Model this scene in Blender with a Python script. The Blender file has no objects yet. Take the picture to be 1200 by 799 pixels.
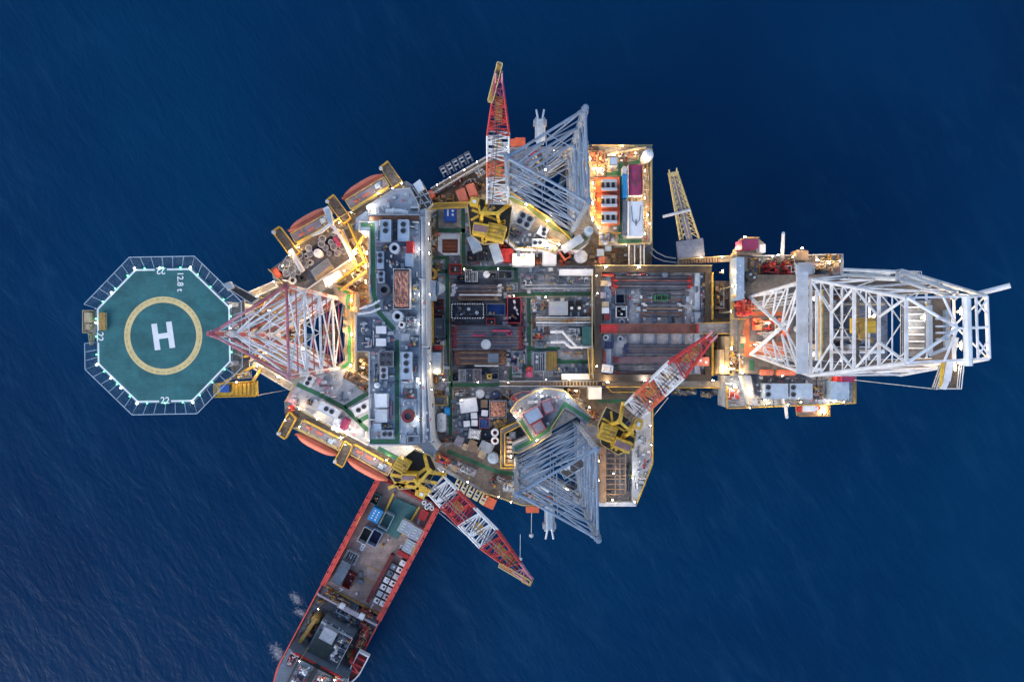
import bpy, bmesh, math, random
from math import sin, cos, pi, radians, sqrt, atan2
from mathutils import Vector, Matrix, Quaternion
from mathutils.geometry import tessellate_polygon
S = bpy.context.scene
COL = S.collection
rnd = random.Random(7)
F, CAMZ, DZ = 933.33, 179.0, 24.0
# h = metres above the main deck (which stands 24 m above the sea)
def XY(px, py, h=0.0):
    d = 155.0 - h
    return Vector(((px-600.0)*d/F, (399.5-py)*d/F))
def W(px, py, h=0.0):
    p = XY(px, py, h); return Vector((p.x, p.y, DZ+h))
def M(h=0.0): return (155.0-h)/F       # metres per photo unit at that height

# ---------------------------------------------------------------- materials
MATS = {}
def mat(name, col, rough=0.6, metal=0.0, var=0.22, scale=0.9, dirt=0.0, dirtcol=(0.10,0.055,0.03), emit=0.0, bump=0.0, spec=0.4, seam=0.0):
    m = bpy.data.materials.new(name); m.use_nodes = True
    nt = m.node_tree; N = nt.nodes; L = nt.links
    b = N['Principled BSDF']
    b.inputs['Roughness'].default_value = rough; b.inputs['Metallic'].default_value = metal
    b.inputs['Specular IOR Level'].default_value = spec
    MATS[name] = m
    if emit:
        b.inputs['Base Color'].default_value = (*col, 1)
        b.inputs['Emission Color'].default_value = (*col, 1); b.inputs['Emission Strength'].default_value = emit
        return m
    g = N.new('ShaderNodeNewGeometry')
    n1 = N.new('ShaderNodeTexNoise'); n1.inputs['Scale'].default_value = scale; n1.inputs['Detail'].default_value = 6; n1.inputs['Roughness'].default_value = 0.65
    L.new(g.outputs['Position'], n1.inputs['Vector'])
    r = N.new('ShaderNodeValToRGB')
    lo = tuple(c*(1-var) for c in col); hi = tuple(min(1, c*(1+var)) for c in col)
    r.color_ramp.elements[0].position = 0.32; r.color_ramp.elements[0].color = (*lo, 1)
    r.color_ramp.elements[1].position = 0.68; r.color_ramp.elements[1].color = (*hi, 1)
    L.new(n1.outputs['Fac'], r.inputs['Fac'])
    out = r.outputs['Color']
    if dirt:
        n2 = N.new('ShaderNodeTexNoise'); n2.inputs['Scale'].default_value = scale*0.45; n2.inputs['Detail'].default_value = 9; n2.inputs['Roughness'].default_value = 0.72
        mp = N.new('ShaderNodeMapping'); mp.inputs['Location'].default_value = (17.3, 5.1, 3.3)
        L.new(g.outputs['Position'], mp.inputs['Vector']); L.new(mp.outputs['Vector'], n2.inputs['Vector'])
        r2 = N.new('ShaderNodeValToRGB'); r2.color_ramp.elements[0].position = 0.5; r2.color_ramp.elements[0].color = (0,0,0,1)
        r2.color_ramp.elements[1].position = 0.68; r2.color_ramp.elements[1].color = (dirt,dirt,dirt,1)
        L.new(n2.outputs['Fac'], r2.inputs['Fac'])
        mx = N.new('ShaderNodeMix'); mx.data_type = 'RGBA'
        L.new(r2.outputs['Color'], mx.inputs[0]); L.new(out, mx.inputs[6]); mx.inputs[7].default_value = (*dirtcol, 1)
        out = mx.outputs[2]
    if seam:
        br = N.new('ShaderNodeTexBrick'); br.inputs['Scale'].default_value = 1.0
        br.inputs['Brick Width'].default_value = 2.4; br.inputs['Row Height'].default_value = 1.2
        br.inputs['Mortar Size'].default_value = 0.035; br.inputs['Color1'].default_value = (1,1,1,1); br.inputs['Color2'].default_value = (0.80,0.82,0.84,1)
        br.inputs['Mortar'].default_value = (1-seam,1-seam,1-seam,1)
        L.new(g.outputs['Position'], br.inputs['Vector'])
        mm = N.new('ShaderNodeMix'); mm.data_type = 'RGBA'; mm.blend_type = 'MULTIPLY'; mm.inputs[0].default_value = 1
        L.new(out, mm.inputs[6]); L.new(br.outputs['Color'], mm.inputs[7]); out = mm.outputs[2]
        n4 = N.new('ShaderNodeTexNoise'); n4.inputs['Scale'].default_value = 3.2; n4.inputs['Detail'].default_value = 7; n4.inputs['Roughness'].default_value = 0.8
        mp4 = N.new('ShaderNodeMapping'); mp4.inputs['Scale'].default_value = (0.45,1.0,1.0); L.new(g.outputs['Position'], mp4.inputs['Vector']); L.new(mp4.outputs['Vector'], n4.inputs['Vector'])
        r4 = N.new('ShaderNodeValToRGB'); r4.color_ramp.elements[0].position = 0.36; k4 = 1-min(0.55, seam*1.6); r4.color_ramp.elements[0].color = (k4,k4,k4,1); r4.color_ramp.elements[1].position = 0.62
        L.new(n4.outputs['Fac'], r4.inputs['Fac'])
        m4 = N.new('ShaderNodeMix'); m4.data_type = 'RGBA'; m4.blend_type = 'MULTIPLY'; m4.inputs[0].default_value = 1
        L.new(out, m4.inputs[6]); L.new(r4.outputs['Color'], m4.inputs[7]); out = m4.outputs[2]
    L.new(out, b.inputs['Base Color'])
    if bump:
        bp = N.new('ShaderNodeBump'); bp.inputs['Strength'].default_value = bump; bp.inputs['Distance'].default_value = 0.05
        n3 = N.new('ShaderNodeTexNoise'); n3.inputs['Scale'].default_value = 4; n3.inputs['Detail'].default_value = 4
        L.new(g.outputs['Position'], n3.inputs['Vector']); L.new(n3.outputs['Fac'], bp.inputs['Height']); L.new(bp.outputs['Normal'], b.inputs['Normal'])
    return m
def stripes(name, c1, c2, scale, axis='X', rough=0.6, w=0.5):
    m = bpy.data.materials.new(name); m.use_nodes = True; nt = m.node_tree; N = nt.nodes; L = nt.links; b = N['Principled BSDF']
    b.inputs['Roughness'].default_value = rough
    tc = N.new('ShaderNodeNewGeometry'); sp = N.new('ShaderNodeSeparateXYZ'); L.new(tc.outputs['Position'], sp.inputs[0])
    mu = N.new('ShaderNodeMath'); mu.operation = 'MULTIPLY'; mu.inputs[1].default_value = scale
    L.new(sp.outputs[axis], mu.inputs[0])
    fr = N.new('ShaderNodeMath'); fr.operation = 'FRACT'; L.new(mu.outputs[0], fr.inputs[0])
    gt = N.new('ShaderNodeMath'); gt.operation = 'GREATER_THAN'; gt.inputs[1].default_value = w; L.new(fr.outputs[0], gt.inputs[0])
    n1 = N.new('ShaderNodeTexNoise'); n1.inputs['Scale'].default_value = 1.0; n1.inputs['Detail'].default_value = 6
    L.new(tc.outputs['Position'], n1.inputs['Vector'])
    mx = N.new('ShaderNodeMix'); mx.data_type = 'RGBA'; L.new(gt.outputs[0], mx.inputs[0]); mx.inputs[6].default_value = (*c1,1); mx.inputs[7].default_value = (*c2,1)
    m2 = N.new('ShaderNodeMix'); m2.data_type = 'RGBA'; m2.blend_type = 'MULTIPLY'; m2.inputs[0].default_value = 0.55
    L.new(mx.outputs[2], m2.inputs[6]); L.new(n1.outputs['Color'], m2.inputs[7]); L.new(m2.outputs[2], b.inputs['Base Color'])
    MATS[name] = m; return m
G = (0.10,0.055,0.03)
mat('deck_grey', (0.37,0.405,0.46), 0.75, 0, 0.35, 0.35, 0.65, (0.13,0.09,0.06), bump=0.3, seam=0.35)
mat('deck_dark', (0.21,0.225,0.265), 0.75, 0, 0.45, 0.5, 0.6, (0.12,0.07,0.04), bump=0.3, seam=0.3)
mat('deck_brown', (0.23,0.19,0.155), 0.8, 0, 0.4, 0.5, 0.6, (0.07,0.045,0.03), bump=0.3, seam=0.25)
mat('deck_beige', (0.40,0.36,0.30), 0.7, 0, 0.3, 0.4, 0.5, (0.16,0.10,0.06), bump=0.2, seam=0.25)
mat('roof_blue', (0.31,0.385,0.47), 0.6, 0, 0.18, 0.4, 0.4, (0.17,0.17,0.19), bump=0.15, seam=0.16)
mat('roof_pale', (0.47,0.50,0.55), 0.6, 0, 0.16, 0.4, 0.35, (0.24,0.21,0.18), bump=0.15, seam=0.15)
mat('slate', (0.155,0.20,0.265), 0.6, 0, 0.25, 0.5, 0.3, (0.06,0.06,0.07), seam=0.2)
mat('grating', (0.17,0.15,0.135), 0.7, 0.2, 0.35, 1.3, 0.5, (0.25,0.16,0.08), seam=0.45)
mat('green', (0.025,0.125,0.065), 0.6, 0, 0.35, 0.7, 0.45, (0.09,0.09,0.07))
mat('green_bright', (0.03,0.20,0.08), 0.6, 0, 0.3, 0.8, 0.3)
mat('moss', (0.12,0.155,0.05), 0.6, 0, 0.35, 0.7, 0.4)
mat('slate_blue', (0.20,0.235,0.31), 0.6, 0, 0.22, 0.5, 0.3, (0.10,0.10,0.12), seam=0.2)
mat('lilac_grey', (0.27,0.25,0.30), 0.6, 0, 0.25, 0.8, 0.4, (0.16,0.12,0.11))
mat('helideck_green', (0.033,0.165,0.172), 0.7, 0, 0.25, 0.3, 0.7, (0.06,0.20,0.21), seam=0.14)
mat('yellow', (0.70,0.44,0.05), 0.5, 0, 0.3, 1.5, 0.65, (0.28,0.16,0.05))
mat('pale_yellow', (0.55,0.44,0.20), 0.55, 0, 0.2, 1.2, 0.3, (0.3,0.2,0.1))
mat('ochre', (0.42,0.25,0.06), 0.6, 0, 0.3, 1.2, 0.5, (0.16,0.09,0.03))
mat('orange', (0.72,0.16,0.07), 0.5, 0, 0.18, 0.8, 0.35, (0.4,0.12,0.07))
mat('salmon', (0.62,0.19,0.125), 0.6, 0, 0.2, 0.9, 0.3, (0.3,0.12,0.08))
mat('red', (0.48,0.035,0.035), 0.5, 0, 0.25, 0.9, 0.4, (0.2,0.04,0.035))
mat('ship_red', (0.74,0.095,0.072), 0.5, 0, 0.22, 0.6, 0.45, (0.25,0.045,0.03))
mat('dark_red', (0.17,0.025,0.03), 0.6, 0, 0.35, 0.9, 0.3)
mat('magenta', (0.36,0.05,0.12), 0.6, 0, 0.25, 0.7, 0.3, (0.22,0.04,0.09))
mat('pink', (0.55,0.22,0.27), 0.5, 0, 0.2, 1.0, 0.3, (0.45,0.10,0.10))
mat('white', (0.74,0.75,0.77), 0.5, 0, 0.12, 0.8, 0.3, (0.42,0.37,0.32))
mat('paint_white', (0.80,0.81,0.82), 0.6, 0, 0.08, 0.8, 0.15, (0.5,0.5,0.48))
mat('pale', (0.52,0.55,0.59), 0.5, 0, 0.15, 0.9, 0.35, (0.3,0.26,0.22))
mat('grey', (0.34,0.375,0.425), 0.55, 0, 0.22, 0.9, 0.4, (0.15,0.11,0.08))
mat('light_blue', (0.36,0.45,0.55), 0.5, 0, 0.16, 0.9, 0.3, (0.24,0.26,0.28))
mat('steel', (0.20,0.265,0.36), 0.5, 0.0, 0.22, 0.8, 0.6, (0.15,0.13,0.125))
mat('dark_steel', (0.12,0.13,0.155), 0.5, 0.4, 0.35, 1.2, 0.45, (0.14,0.075,0.04))
mat('black', (0.025,0.026,0.03), 0.6, 0, 0.4, 1.5)
mat('rubber', (0.04,0.04,0.045), 0.75, 0, 0.3, 1.5)
mat('rust', (0.19,0.085,0.05), 0.8, 0, 0.4, 1.4, 0.5, (0.07,0.04,0.03))
mat('brown', (0.24,0.17,0.12), 0.8, 0, 0.3, 1.0, 0.4, (0.12,0.08,0.05))
mat('tan', (0.46,0.36,0.23), 0.7, 0, 0.2, 1.0, 0.3)
mat('tarp_pink', (0.52,0.27,0.20), 0.8, 0, 0.30, 0.5, 0.5, (0.34,0.14,0.09), bump=0.3)
mat('blue', (0.02,0.09,0.36), 0.5, 0, 0.2, 0.9, 0.2, (0.02,0.05,0.2))
mat('sky_blue', (0.025,0.28,0.62), 0.5, 0, 0.18, 0.9, 0.2, (0.1,0.4,0.7))
mat('navy', (0.018,0.03,0.085), 0.6, 0, 0.3, 0.9)
mat('teal', (0.05,0.16,0.16), 0.6, 0, 0.22, 0.6, 0.4, (0.10,0.17,0.17))
mat('steel_pipe_light', (0.155,0.165,0.20), 0.45, 0.4, 0.5, 0.35, 0.5, (0.16,0.11,0.09))
mat('steel_pipe', (0.085,0.09,0.115), 0.45, 0.5, 0.5, 0.35, 0.5, (0.13,0.085,0.065))
mat('rust_pipe', (0.15,0.085,0.07), 0.6, 0.3, 0.5, 0.3, 0.4, (0.24,0.12,0.06))
mat('red_pipe', (0.17,0.075,0.08), 0.55, 0.1, 0.6, 0.25, 0.7, (0.10,0.08,0.085))
mat('plank', (0.47,0.345,0.30), 0.85, 0, 0.28, 0.5, 0.45, (0.29,0.235,0.215), bump=0.3, seam=0.22)
mat('netting', (0.16,0.26,0.32), 0.7)
mat('glass', (0.03,0.05,0.07), 0.1, 0, 0.1, 1.0, spec=0.6)
mat('lamp_warm', (1.0,0.80,0.50), emit=34.0)
mat('lamp_white', (1.0,0.95,0.86), emit=38.0)
mat('lamp_orange', (1.0,0.60,0.22), emit=26.0)
mat('lamp_soft', (0.92,1.0,0.98), emit=7.0)
mat('turret_dark', (0.05,0.062,0.062), 0.7, 0, 0.35, 0.6, 0.5, (0.11,0.085,0.06), seam=0.3)
mat('boat_orange', (0.85,0.22,0.125), 0.45, 0, 0.12, 0.8, 0.3, (0.6,0.2,0.13))
mat('lamp_green', (0.10,1.0,0.40), emit=5.0)
mat('lamp_red', (1.0,0.10,0.05), emit=12.0)
stripes('checker', (0.62,0.55,0.58), (0.42,0.06,0.08), 1.6, 'X')
stripes('yellow_grate', (0.50,0.33,0.05), (0.16,0.11,0.05), 3.2, 'X')
stripes('panel_lines', (0.50,0.54,0.60), (0.40,0.44,0.50), 2.2, 'Y', w=0.75)

# ---------------------------------------------------------------- mesh builder
class MB:
    def __init__(s): s.v = []; s.f = []
    def add(s, vs, fs):
        o = len(s.v); s.v += [tuple(v) for v in vs]; s.f += [tuple(i+o for i in f) for f in fs]; return s
    def box(s, cx, cy, z0, z1, sx, sy, rot=0.0):
        c, q = cos(rot), sin(rot); vs = []
        for z in (z0, z1):
            for a, b in ((-1,-1),(1,-1),(1,1),(-1,1)):
                x, y = a*sx/2, b*sy/2; vs.append((cx+x*c-y*q, cy+x*q+y*c, z))
        return s.add(vs, [(3,2,1,0),(4,5,6,7),(0,1,5,4),(1,2,6,5),(2,3,7,6),(3,0,4,7)])
    def prism(s, poly, z0, z1, holes=()):
        loops = [list(poly)] + [list(h) for h in holes]
        tris = tessellate_polygon([[Vector((p[0],p[1],0)) for p in l] for l in loops])
        flat = [p for l in loops for p in l]; n = len(flat)
        vs = [(p[0],p[1],z0) for p in flat] + [(p[0],p[1],z1) for p in flat]; fs = []
        for t in tris:
            a, b, c = (Vector(flat[i][:2]) for i in t)
            up = (b-a).cross(c-a) > 0
            t = t if up else t[::-1]
            fs.append(tuple(i+n for i in t)); fs.append(tuple(t[::-1]))
        o = 0
        for k, l in enumerate(loops):
            m = len(l); area = sum(l[i][0]*l[(i+1)%m][1]-l[(i+1)%m][0]*l[i][1] for i in range(m))
            ccw = (area > 0) == (k == 0)
            for i in range(m):
                j = (i+1) % m; q = (o+i, o+j, o+j+n, o+i+n); fs.append(q if ccw else q[::-1])
            o += m
        return s.add(vs, fs)
    def tube(s, p, q, r, n=6, r2=None, caps=True):
        p, q = Vector(p), Vector(q); d = q-p
        if d.length < 1e-6: return s
        r2 = r if r2 is None else r2
        a = d.normalized(); u = a.cross(Vector((0,0,1)) if abs(a.z) < 0.9 else Vector((1,0,0))).normalized(); w = a.cross(u)
        vs = []
        for c, rr in ((p, r), (q, r2)):
            for i in range(n):
                t = 2*pi*(i+0.5)/n; vs.append(c + (u*cos(t)+w*sin(t))*rr)
        fs = [(i, (i+1)%n, n+(i+1)%n, n+i) for i in range(n)]
        if caps: fs += [tuple(range(n-1,-1,-1)), tuple(range(n, 2*n))]
        return s.add(vs, fs)
    def path(s, pts, r, n=6):
        for a, b in zip(pts, pts[1:]): s.tube(a, b, r, n)
        for a in pts[1:-1]: s.ball(a, r*1.04, 6, 4)
        return s
    def bar(s, p, q, w, t):
        p, q = Vector(p), Vector(q); d = q-p
        if d.length < 1e-6: return s
        a = d.normalized(); u = a.cross(Vector((0,0,1)) if abs(a.z) < 0.95 else Vector((1,0,0))).normalized(); v = u.cross(a)
        vs = []
        for c in (p, q):
            for i, j in ((-1,-1),(1,-1),(1,1),(-1,1)): vs.append(c+u*i*w/2+v*j*t/2)
        return s.add(vs, [(0,1,2,3),(7,6,5,4),(4,5,1,0),(5,6,2,1),(6,7,3,2),(7,4,0,3)])
    def cyl(s, cx, cy, z0, z1, r, n=16, r2=None): return s.tube((cx,cy,z0), (cx,cy,z1), r, n, r2)
    def lathe(s, cx, cy, prof, n=16):
        vs = []; m = len(prof)
        for i in range(n):
            t = 2*pi*i/n
            for r, z in prof: vs.append((cx+r*cos(t), cy+r*sin(t), z))
        fs = []
        for i in range(n):
            j = (i+1) % n
            for k in range(m-1): fs.append((i*m+k, j*m+k, j*m+k+1, i*m+k+1))
        return s.add(vs, fs)
    def ring(s, cx, cy, z0, z1, r0, r1, n=24):
        return s.lathe(cx, cy, [(r0,z0),(r1,z0),(r1,z1),(r0,z1),(r0,z0)], n)
    def ball(s, c, r, n=8, m=5, sz=1.0):
        c = Vector(c); prof = [(max(1e-4, r*sin(pi*k/m)), c.z-r*sz*cos(pi*k/m)) for k in range(m+1)]
        return s.lathe(c.x, c.y, prof, n)
    def build(s, name, m, parent=None, smooth=False):
        me = bpy.data.meshes.new(name); me.from_pydata(s.v, [], s.f); me.update()
        if isinstance(m, (list, tuple)):
            for k in m: me.materials.append(MATS[k])
        else: me.materials.append(MATS[m])
        o = bpy.data.objects.new(name, me); COL.objects.link(o)
        if parent is not None: o.parent = parent
        if smooth:
            for p in me.polygons: p.use_smooth = True
        return o
def tag(o, label, cat, group=None, kind=None):
    if label: o['label'] = label
    if cat: o['category'] = cat
    if group: o['group'] = group
    if kind: o['kind'] = kind
    return o
def thing(name, label, cat, loc=(0,0,0), rot=0.0, group=None):
    o = bpy.data.objects.new(name, None); o.empty_display_size = 0.3; COL.objects.link(o)
    o.location = loc; o.rotation_euler = (0,0,rot); return tag(o, label, cat, group)
def dup(o, loc=None, rot=None, label=None, group=None):
    c = o.copy(); COL.objects.link(c)
    if loc is not None: c.location = loc
    if rot is not None: c.rotation_euler = (0,0,rot)
    if label: c['label'] = label
    if group: c['group'] = group
    for ch in list(o.children):
        d = ch.copy(); COL.objects.link(d); d.parent = c
        for g in list(ch.children):
            e = g.copy(); COL.objects.link(e); e.parent = d
    return c
def P(pts, h): return [XY(x, y, h) for x, y in pts]
def rail_mb(pts, hgt=1.1, r=0.05, closed=False, step=2.0, toe=True):
    mb = MB(); pts = [Vector(p) for p in pts]
    seq = list(zip(pts, pts[1:]+pts[:1])) if closed else list(zip(pts, pts[1:]))
    for a, b in seq:
        for k in (0.5, 1.0): mb.tube(a+Vector((0,0,hgt*k)), b+Vector((0,0,hgt*k)), r, 4)
        L = (b-a).length; n = max(1, int(L/step))
        for i in range(n+1):
            p = a.lerp(b, i/n); mb.tube(p, p+Vector((0,0,hgt)), r*0.9, 4)
        if toe: mb.bar(a+Vector((0,0,0.09)), b+Vector((0,0,0.09)), 0.05, 0.14)
    return mb
def railing(parent, pts, h, m='yellow', hgt=1.1, r=0.052, closed=False, toe=True):
    return rail_mb([W(x,y,h) for x,y in pts], hgt, r, closed, toe=toe).build('railing', m, parent)
def strip_mb(pts, h, wpx, dz=0.004, thick=0.0):
    """painted band following a polyline, mitred, width in photo units"""
    q = [XY(x,y,h) for x,y in pts]; w = wpx*M(h)/2; Ls = []; Rs = []
    for i, p in enumerate(q):
        d1 = (q[i]-q[i-1]).normalized() if i > 0 else (q[1]-q[0]).normalized()
        d2 = (q[i+1]-q[i]).normalized() if i < len(q)-1 else d1
        n1 = Vector((-d1.y, d1.x)); n2 = Vector((-d2.y, d2.x)); n = (n1+n2)
        n = n.normalized() if n.length > 1e-4 else n1
        k = w/max(0.4, n.dot(n1)); Ls.append(p+n*k); Rs.append(p-n*k)
    z = DZ+h+dz; mb = MB(); m = len(q)
    vs = [(p.x,p.y,z) for p in Ls] + [(p.x,p.y,z) for p in Rs]
    return mb.add(vs, [(m+i, m+i+1, i+1, i) for i in range(m-1)])
PATHS = []
def walkway(parent, pts, h, w=4.5, m='green', dz=0.016, name='walkway'):
    if w > 2: PATHS.extend((XY(*a,h), XY(*b,h), w*M(h)/2, DZ+h) for a, b in zip(pts, pts[1:]))
    return strip_mb(pts, h, w, dz).build(name, m, parent)
WROOT = set()
_build0 = MB.build
def _build(s, name, m, parent=None, smooth=False):
    o = _build0(s, name, m, parent, smooth)
    if parent is not None and parent.name in WROOT:
        o.matrix_parent_inverse = Matrix.Translation(-Vector(parent.location))
    return o
MB.build = _build
def wthing(name, label, cat, loc, group=None):
    """a thing whose parts are written in world coordinates, its Empty at its base"""
    o = thing(name, label, cat, loc, 0, group); WROOT.add(o.name); return o
R = radians
# ---------------------------------------------------------------- lamps
LAMP_COL = {'lamp_warm': (1.0,0.68,0.35), 'lamp_white': (1.0,0.90,0.76), 'lamp_orange': (1.0,0.52,0.20), 'lamp_green': (0.1,1,0.4), 'lamp_red': (1,0.12,0.06)}
def lamp(px, py, h, power, label, m='lamp_warm', base=None, rot=0.0, ln=0.9, group='floodlights on short posts around the rig'):
    """post, arm and glowing tube; h is the height of the tube, base the height of what the post stands on"""
    base = max(-2.0, h-2.6) if base is None else base
    p = XY(px, py, h); root = thing('floodlight', label, 'lamp', (p.x, p.y, DZ+base), R(rot), group)
    t = h-base
    MB().cyl(0, 0, 0, t-0.12, 0.06, 6).box(0,0,0,0.05,0.3,0.3).build('post', 'pale_yellow', root)
    MB().box(0, 0, t-0.16, t+0.02, ln*0.9, 0.22).build('housing', 'dark_steel', root)
    k = min(1.0, 0.30+power/500.0)
    MB().tube((-ln*.34*k,0.2,t-0.05), (ln*.34*k,0.2,t-0.05), 0.085*k+.02, 8).build('tube', m, root)
    ld = bpy.data.lights.new('lamp_light', 'POINT'); ld.energy = power*LAMPK; ld.color = LAMP_COL[m]; ld.shadow_soft_size = 0.25
    lo = bpy.data.objects.new('lamp_light', ld); COL.objects.link(lo); lo.parent = root; lo.location = (0,0.55,t-0.25)
    return root
LAMPK = 1.5
# ---------------------------------------------------------------- general builders (sizes in photo units at the top of the object)
def dims(w, l, h): return w*M(h), l*M(h)
def fan_part(root, x, y, z, r, m='dark_steel'):
    f = MB().ring(x, y, z, z+0.14, r*0.86, r, 16).cyl(x, y, z-0.02, z+0.02, r*0.86, 16).build('fan', m, root)
    b = MB()
    for k in range(4):
        a = k*pi/2+rnd.random(); b.bar((x,y,z+0.07), (x+cos(a)*r*0.8, y+sin(a)*r*0.8, z+0.07), r*0.34, 0.03)
    b.cyl(x, y, z+0.04, z+0.13, r*0.22, 8).build('blades', 'black', f)
def ac_unit(label, cx, cy, w, l, h0, h1, fans, m='light_blue', rot=0, group='rooftop cooling units', fr=None, split=None):
    """cooling unit; fans as (u,v) fractions -0.5..0.5 of the box"""
    p = XY(cx,cy,h1); sx, sy = dims(w,l,h1); t = h1-h0
    root = thing('cooling_unit', label, 'cooling unit', (p.x,p.y,DZ+h0), R(rot), group)
    MB().box(0,0,0,0.14,sx*0.98,sy*0.98).build('base_frame', 'dark_steel', root)
    b = MB().box(0,0,0.14,t,sx,sy)
    n = max(3, int(sy/0.5))
    for i in range(n):
        y = -sy/2+sy*(i+0.5)/n
        for sgn in (-1,1): b.box(sgn*(sx/2+0.015), y, 0.3, t-0.25, 0.03, sy/n*0.6)
    b.build('casing', m, root)
    c = MB()
    for a in (-1,1):
        c.box(0, a*sy/2*0.985, t, t+0.05, sx, 0.07); c.box(a*sx/2*0.985, 0, t, t+0.05, 0.07, sy*0.95)
    c.build('roof_trim', 'pale', root)
    if split is not None: MB().box(0, split*sy, t+0.002, t+0.04, sx*0.9, 0.12).build('roof_seam', 'dark_steel', root)
    r = fr*M(h1) if fr else min(sx,sy)*0.33
    for u, v in fans: fan_part(root, u*sx, v*sy, t+0.002, r)
    return root
def container(label, cx, cy, w, l, h0, h1, m, rot=0, name='shipping_container', cat='container', group=None, ribs=True, axis='y', frame=None, marks=None, roofm=None):
    p = XY(cx,cy,h1); sx, sy = dims(w,l,h1); t = h1-h0
    root = thing(name, label, cat, (p.x,p.y,DZ+h0), R(rot), group)
    b = MB().box(0,0,0.1,t-0.06,sx*0.97,sy*0.97)
    L = sy if axis == 'y' else sx; n = max(4, int(L/0.35))
    for i in range(n):
        u = -L/2*0.95+L*0.95*(i+0.5)/n
        if axis == 'y': b.box(0,u,0.15,t-0.1,sx*0.99,L/n*0.5)
        else: b.box(u,0,0.15,t-0.1,L/n*0.5,sy*0.99)
    b.build('body', m, root)
    rf = MB().box(0,0,t-0.06,t,sx*0.95,sy*0.95)
    if ribs:
        for i in range(n):
            u = -L/2*0.9+L*0.9*(i+0.5)/n
            if axis == 'y': rf.box(0,u,t,t+0.04,sx*0.88,L/n*0.5)
            else: rf.box(u,0,t,t+0.04,L/n*0.5,sy*0.88)
    rf.build('roof', roofm or m, root)
    fr = MB()
    for a in (-1,1):
        fr.box(a*(sx/2-0.05),0,t-0.05,t+0.06,0.12,sy); fr.box(0,a*(sy/2-0.05),t-0.05,t+0.06,sx-0.25,0.12)
        fr.box(a*(sx/2-0.05),0,0,0.12,0.12,sy); fr.box(0,a*(sy/2-0.05),0,0.12,sx-0.25,0.12)
        for c in (-1,1): fr.box(a*(sx/2-0.06),c*(sy/2-0.06),0.12,t-0.05,0.14,0.14)
    fr.build('frame', frame or m, root)
    for k in (-1,1): MB().box(k*sx*0.235, -sy/2-0.01, 0.18, t-0.15, sx*0.42, 0.05).build('door', roofm or m, root)
    if marks:
        mk = MB()
        for u, v, a, c in marks: mk.box(u*sx, v*sy, t+0.045, t+0.055, a*sx, c*sy)
        mk.build('roof_marking', 'white', root)
    return root
def basket(label, cx, cy, w, l, h0, h1, m, rot=0, inside='dark_steel', group=None, cover=None, fill=0, bars=0, name='cargo_basket', cat='cargo basket', seed=1):
    """open-top cargo basket: floor, four ribbed walls, corner posts"""
    p = XY(cx,cy,h1); sx, sy = dims(w,l,h1); t = h1-h0; q = random.Random(seed)
    root = thing(name, label, cat, (p.x,p.y,DZ+h0), R(rot), group)
    MB().box(0,0,0,0.12,sx*0.98,sy*0.98).build('floor', inside, root)
    for a in (-1,1):
        b = MB().box(a*(sx/2-0.04),0,0.12,t,0.08,sy-0.02)
        for i in range(max(2,int(sy/0.6))): b.box(a*(sx/2+0.02), -sy/2+sy*(i+0.5)/max(2,int(sy/0.6)), 0.12, t-0.03, 0.06, 0.1)
        b.build('side_wall', m, root)
        b = MB().box(0,a*(sy/2-0.04),0.12,t,sx-0.18,0.08)
        for i in range(max(2,int(sx/0.6))): b.box(-sx/2+sx*(i+0.5)/max(2,int(sx/0.6)), a*(sy/2+0.02), 0.12, t-0.03, 0.1, 0.06)
        b.build('end_wall', m, root)
    for a in (-1,1):
        for c in (-1,1): MB().box(a*(sx/2-0.06),c*(sy/2-0.06),0.05,t+0.1,0.17,0.17).build('corner_post', m, root)
    if bars:
        b = MB()
        for i in range(bars): b.tube((-sx/2+sx*(i+0.5)/bars,-sy/2,t-0.1),(-sx/2+sx*(i+0.5)/bars,sy/2,t-0.1),0.05,5)
        b.build('crossbars', m, root)
    if cover: 
        b = MB(); n = 13
        vs = []; fs = []
        for i in range(n):
            for j in range(n):
                e = 1 if 0 < i < n-1 and 0 < j < n-1 else 0
                vs.append((-sx*0.46+sx*0.92*i/(n-1), -sy*0.46+sy*0.92*j/(n-1), t*0.86+e*(0.15+q.random()*0.75*min(1,t*0.5))))
        for i in range(n-1):
            for j in range(n-1): fs.append((i*n+j,(i+1)*n+j,(i+1)*n+j+1,i*n+j+1))
        b.add(vs, fs).build('cargo_cover', cover, root)
    for k in range(fill):
        a = q.uniform(-.36,.36)*sx; c = q.uniform(-.36,.36)*sy; mm = q.choice(['rust','pale','grey','dark_steel','white','ochre'])
        if q.random() < .5: MB().cyl(a,c,0.12,t*q.uniform(.5,.9),min(sx,sy)*q.uniform(.07,.14),10).build('packed_cargo', mm, root)
        else: MB().box(a,c,0.12,t*q.uniform(.4,.9),sx*q.uniform(.08,.2),sy*q.uniform(.08,.2),q.random()).build('packed_cargo', mm, root)
    return root
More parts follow.
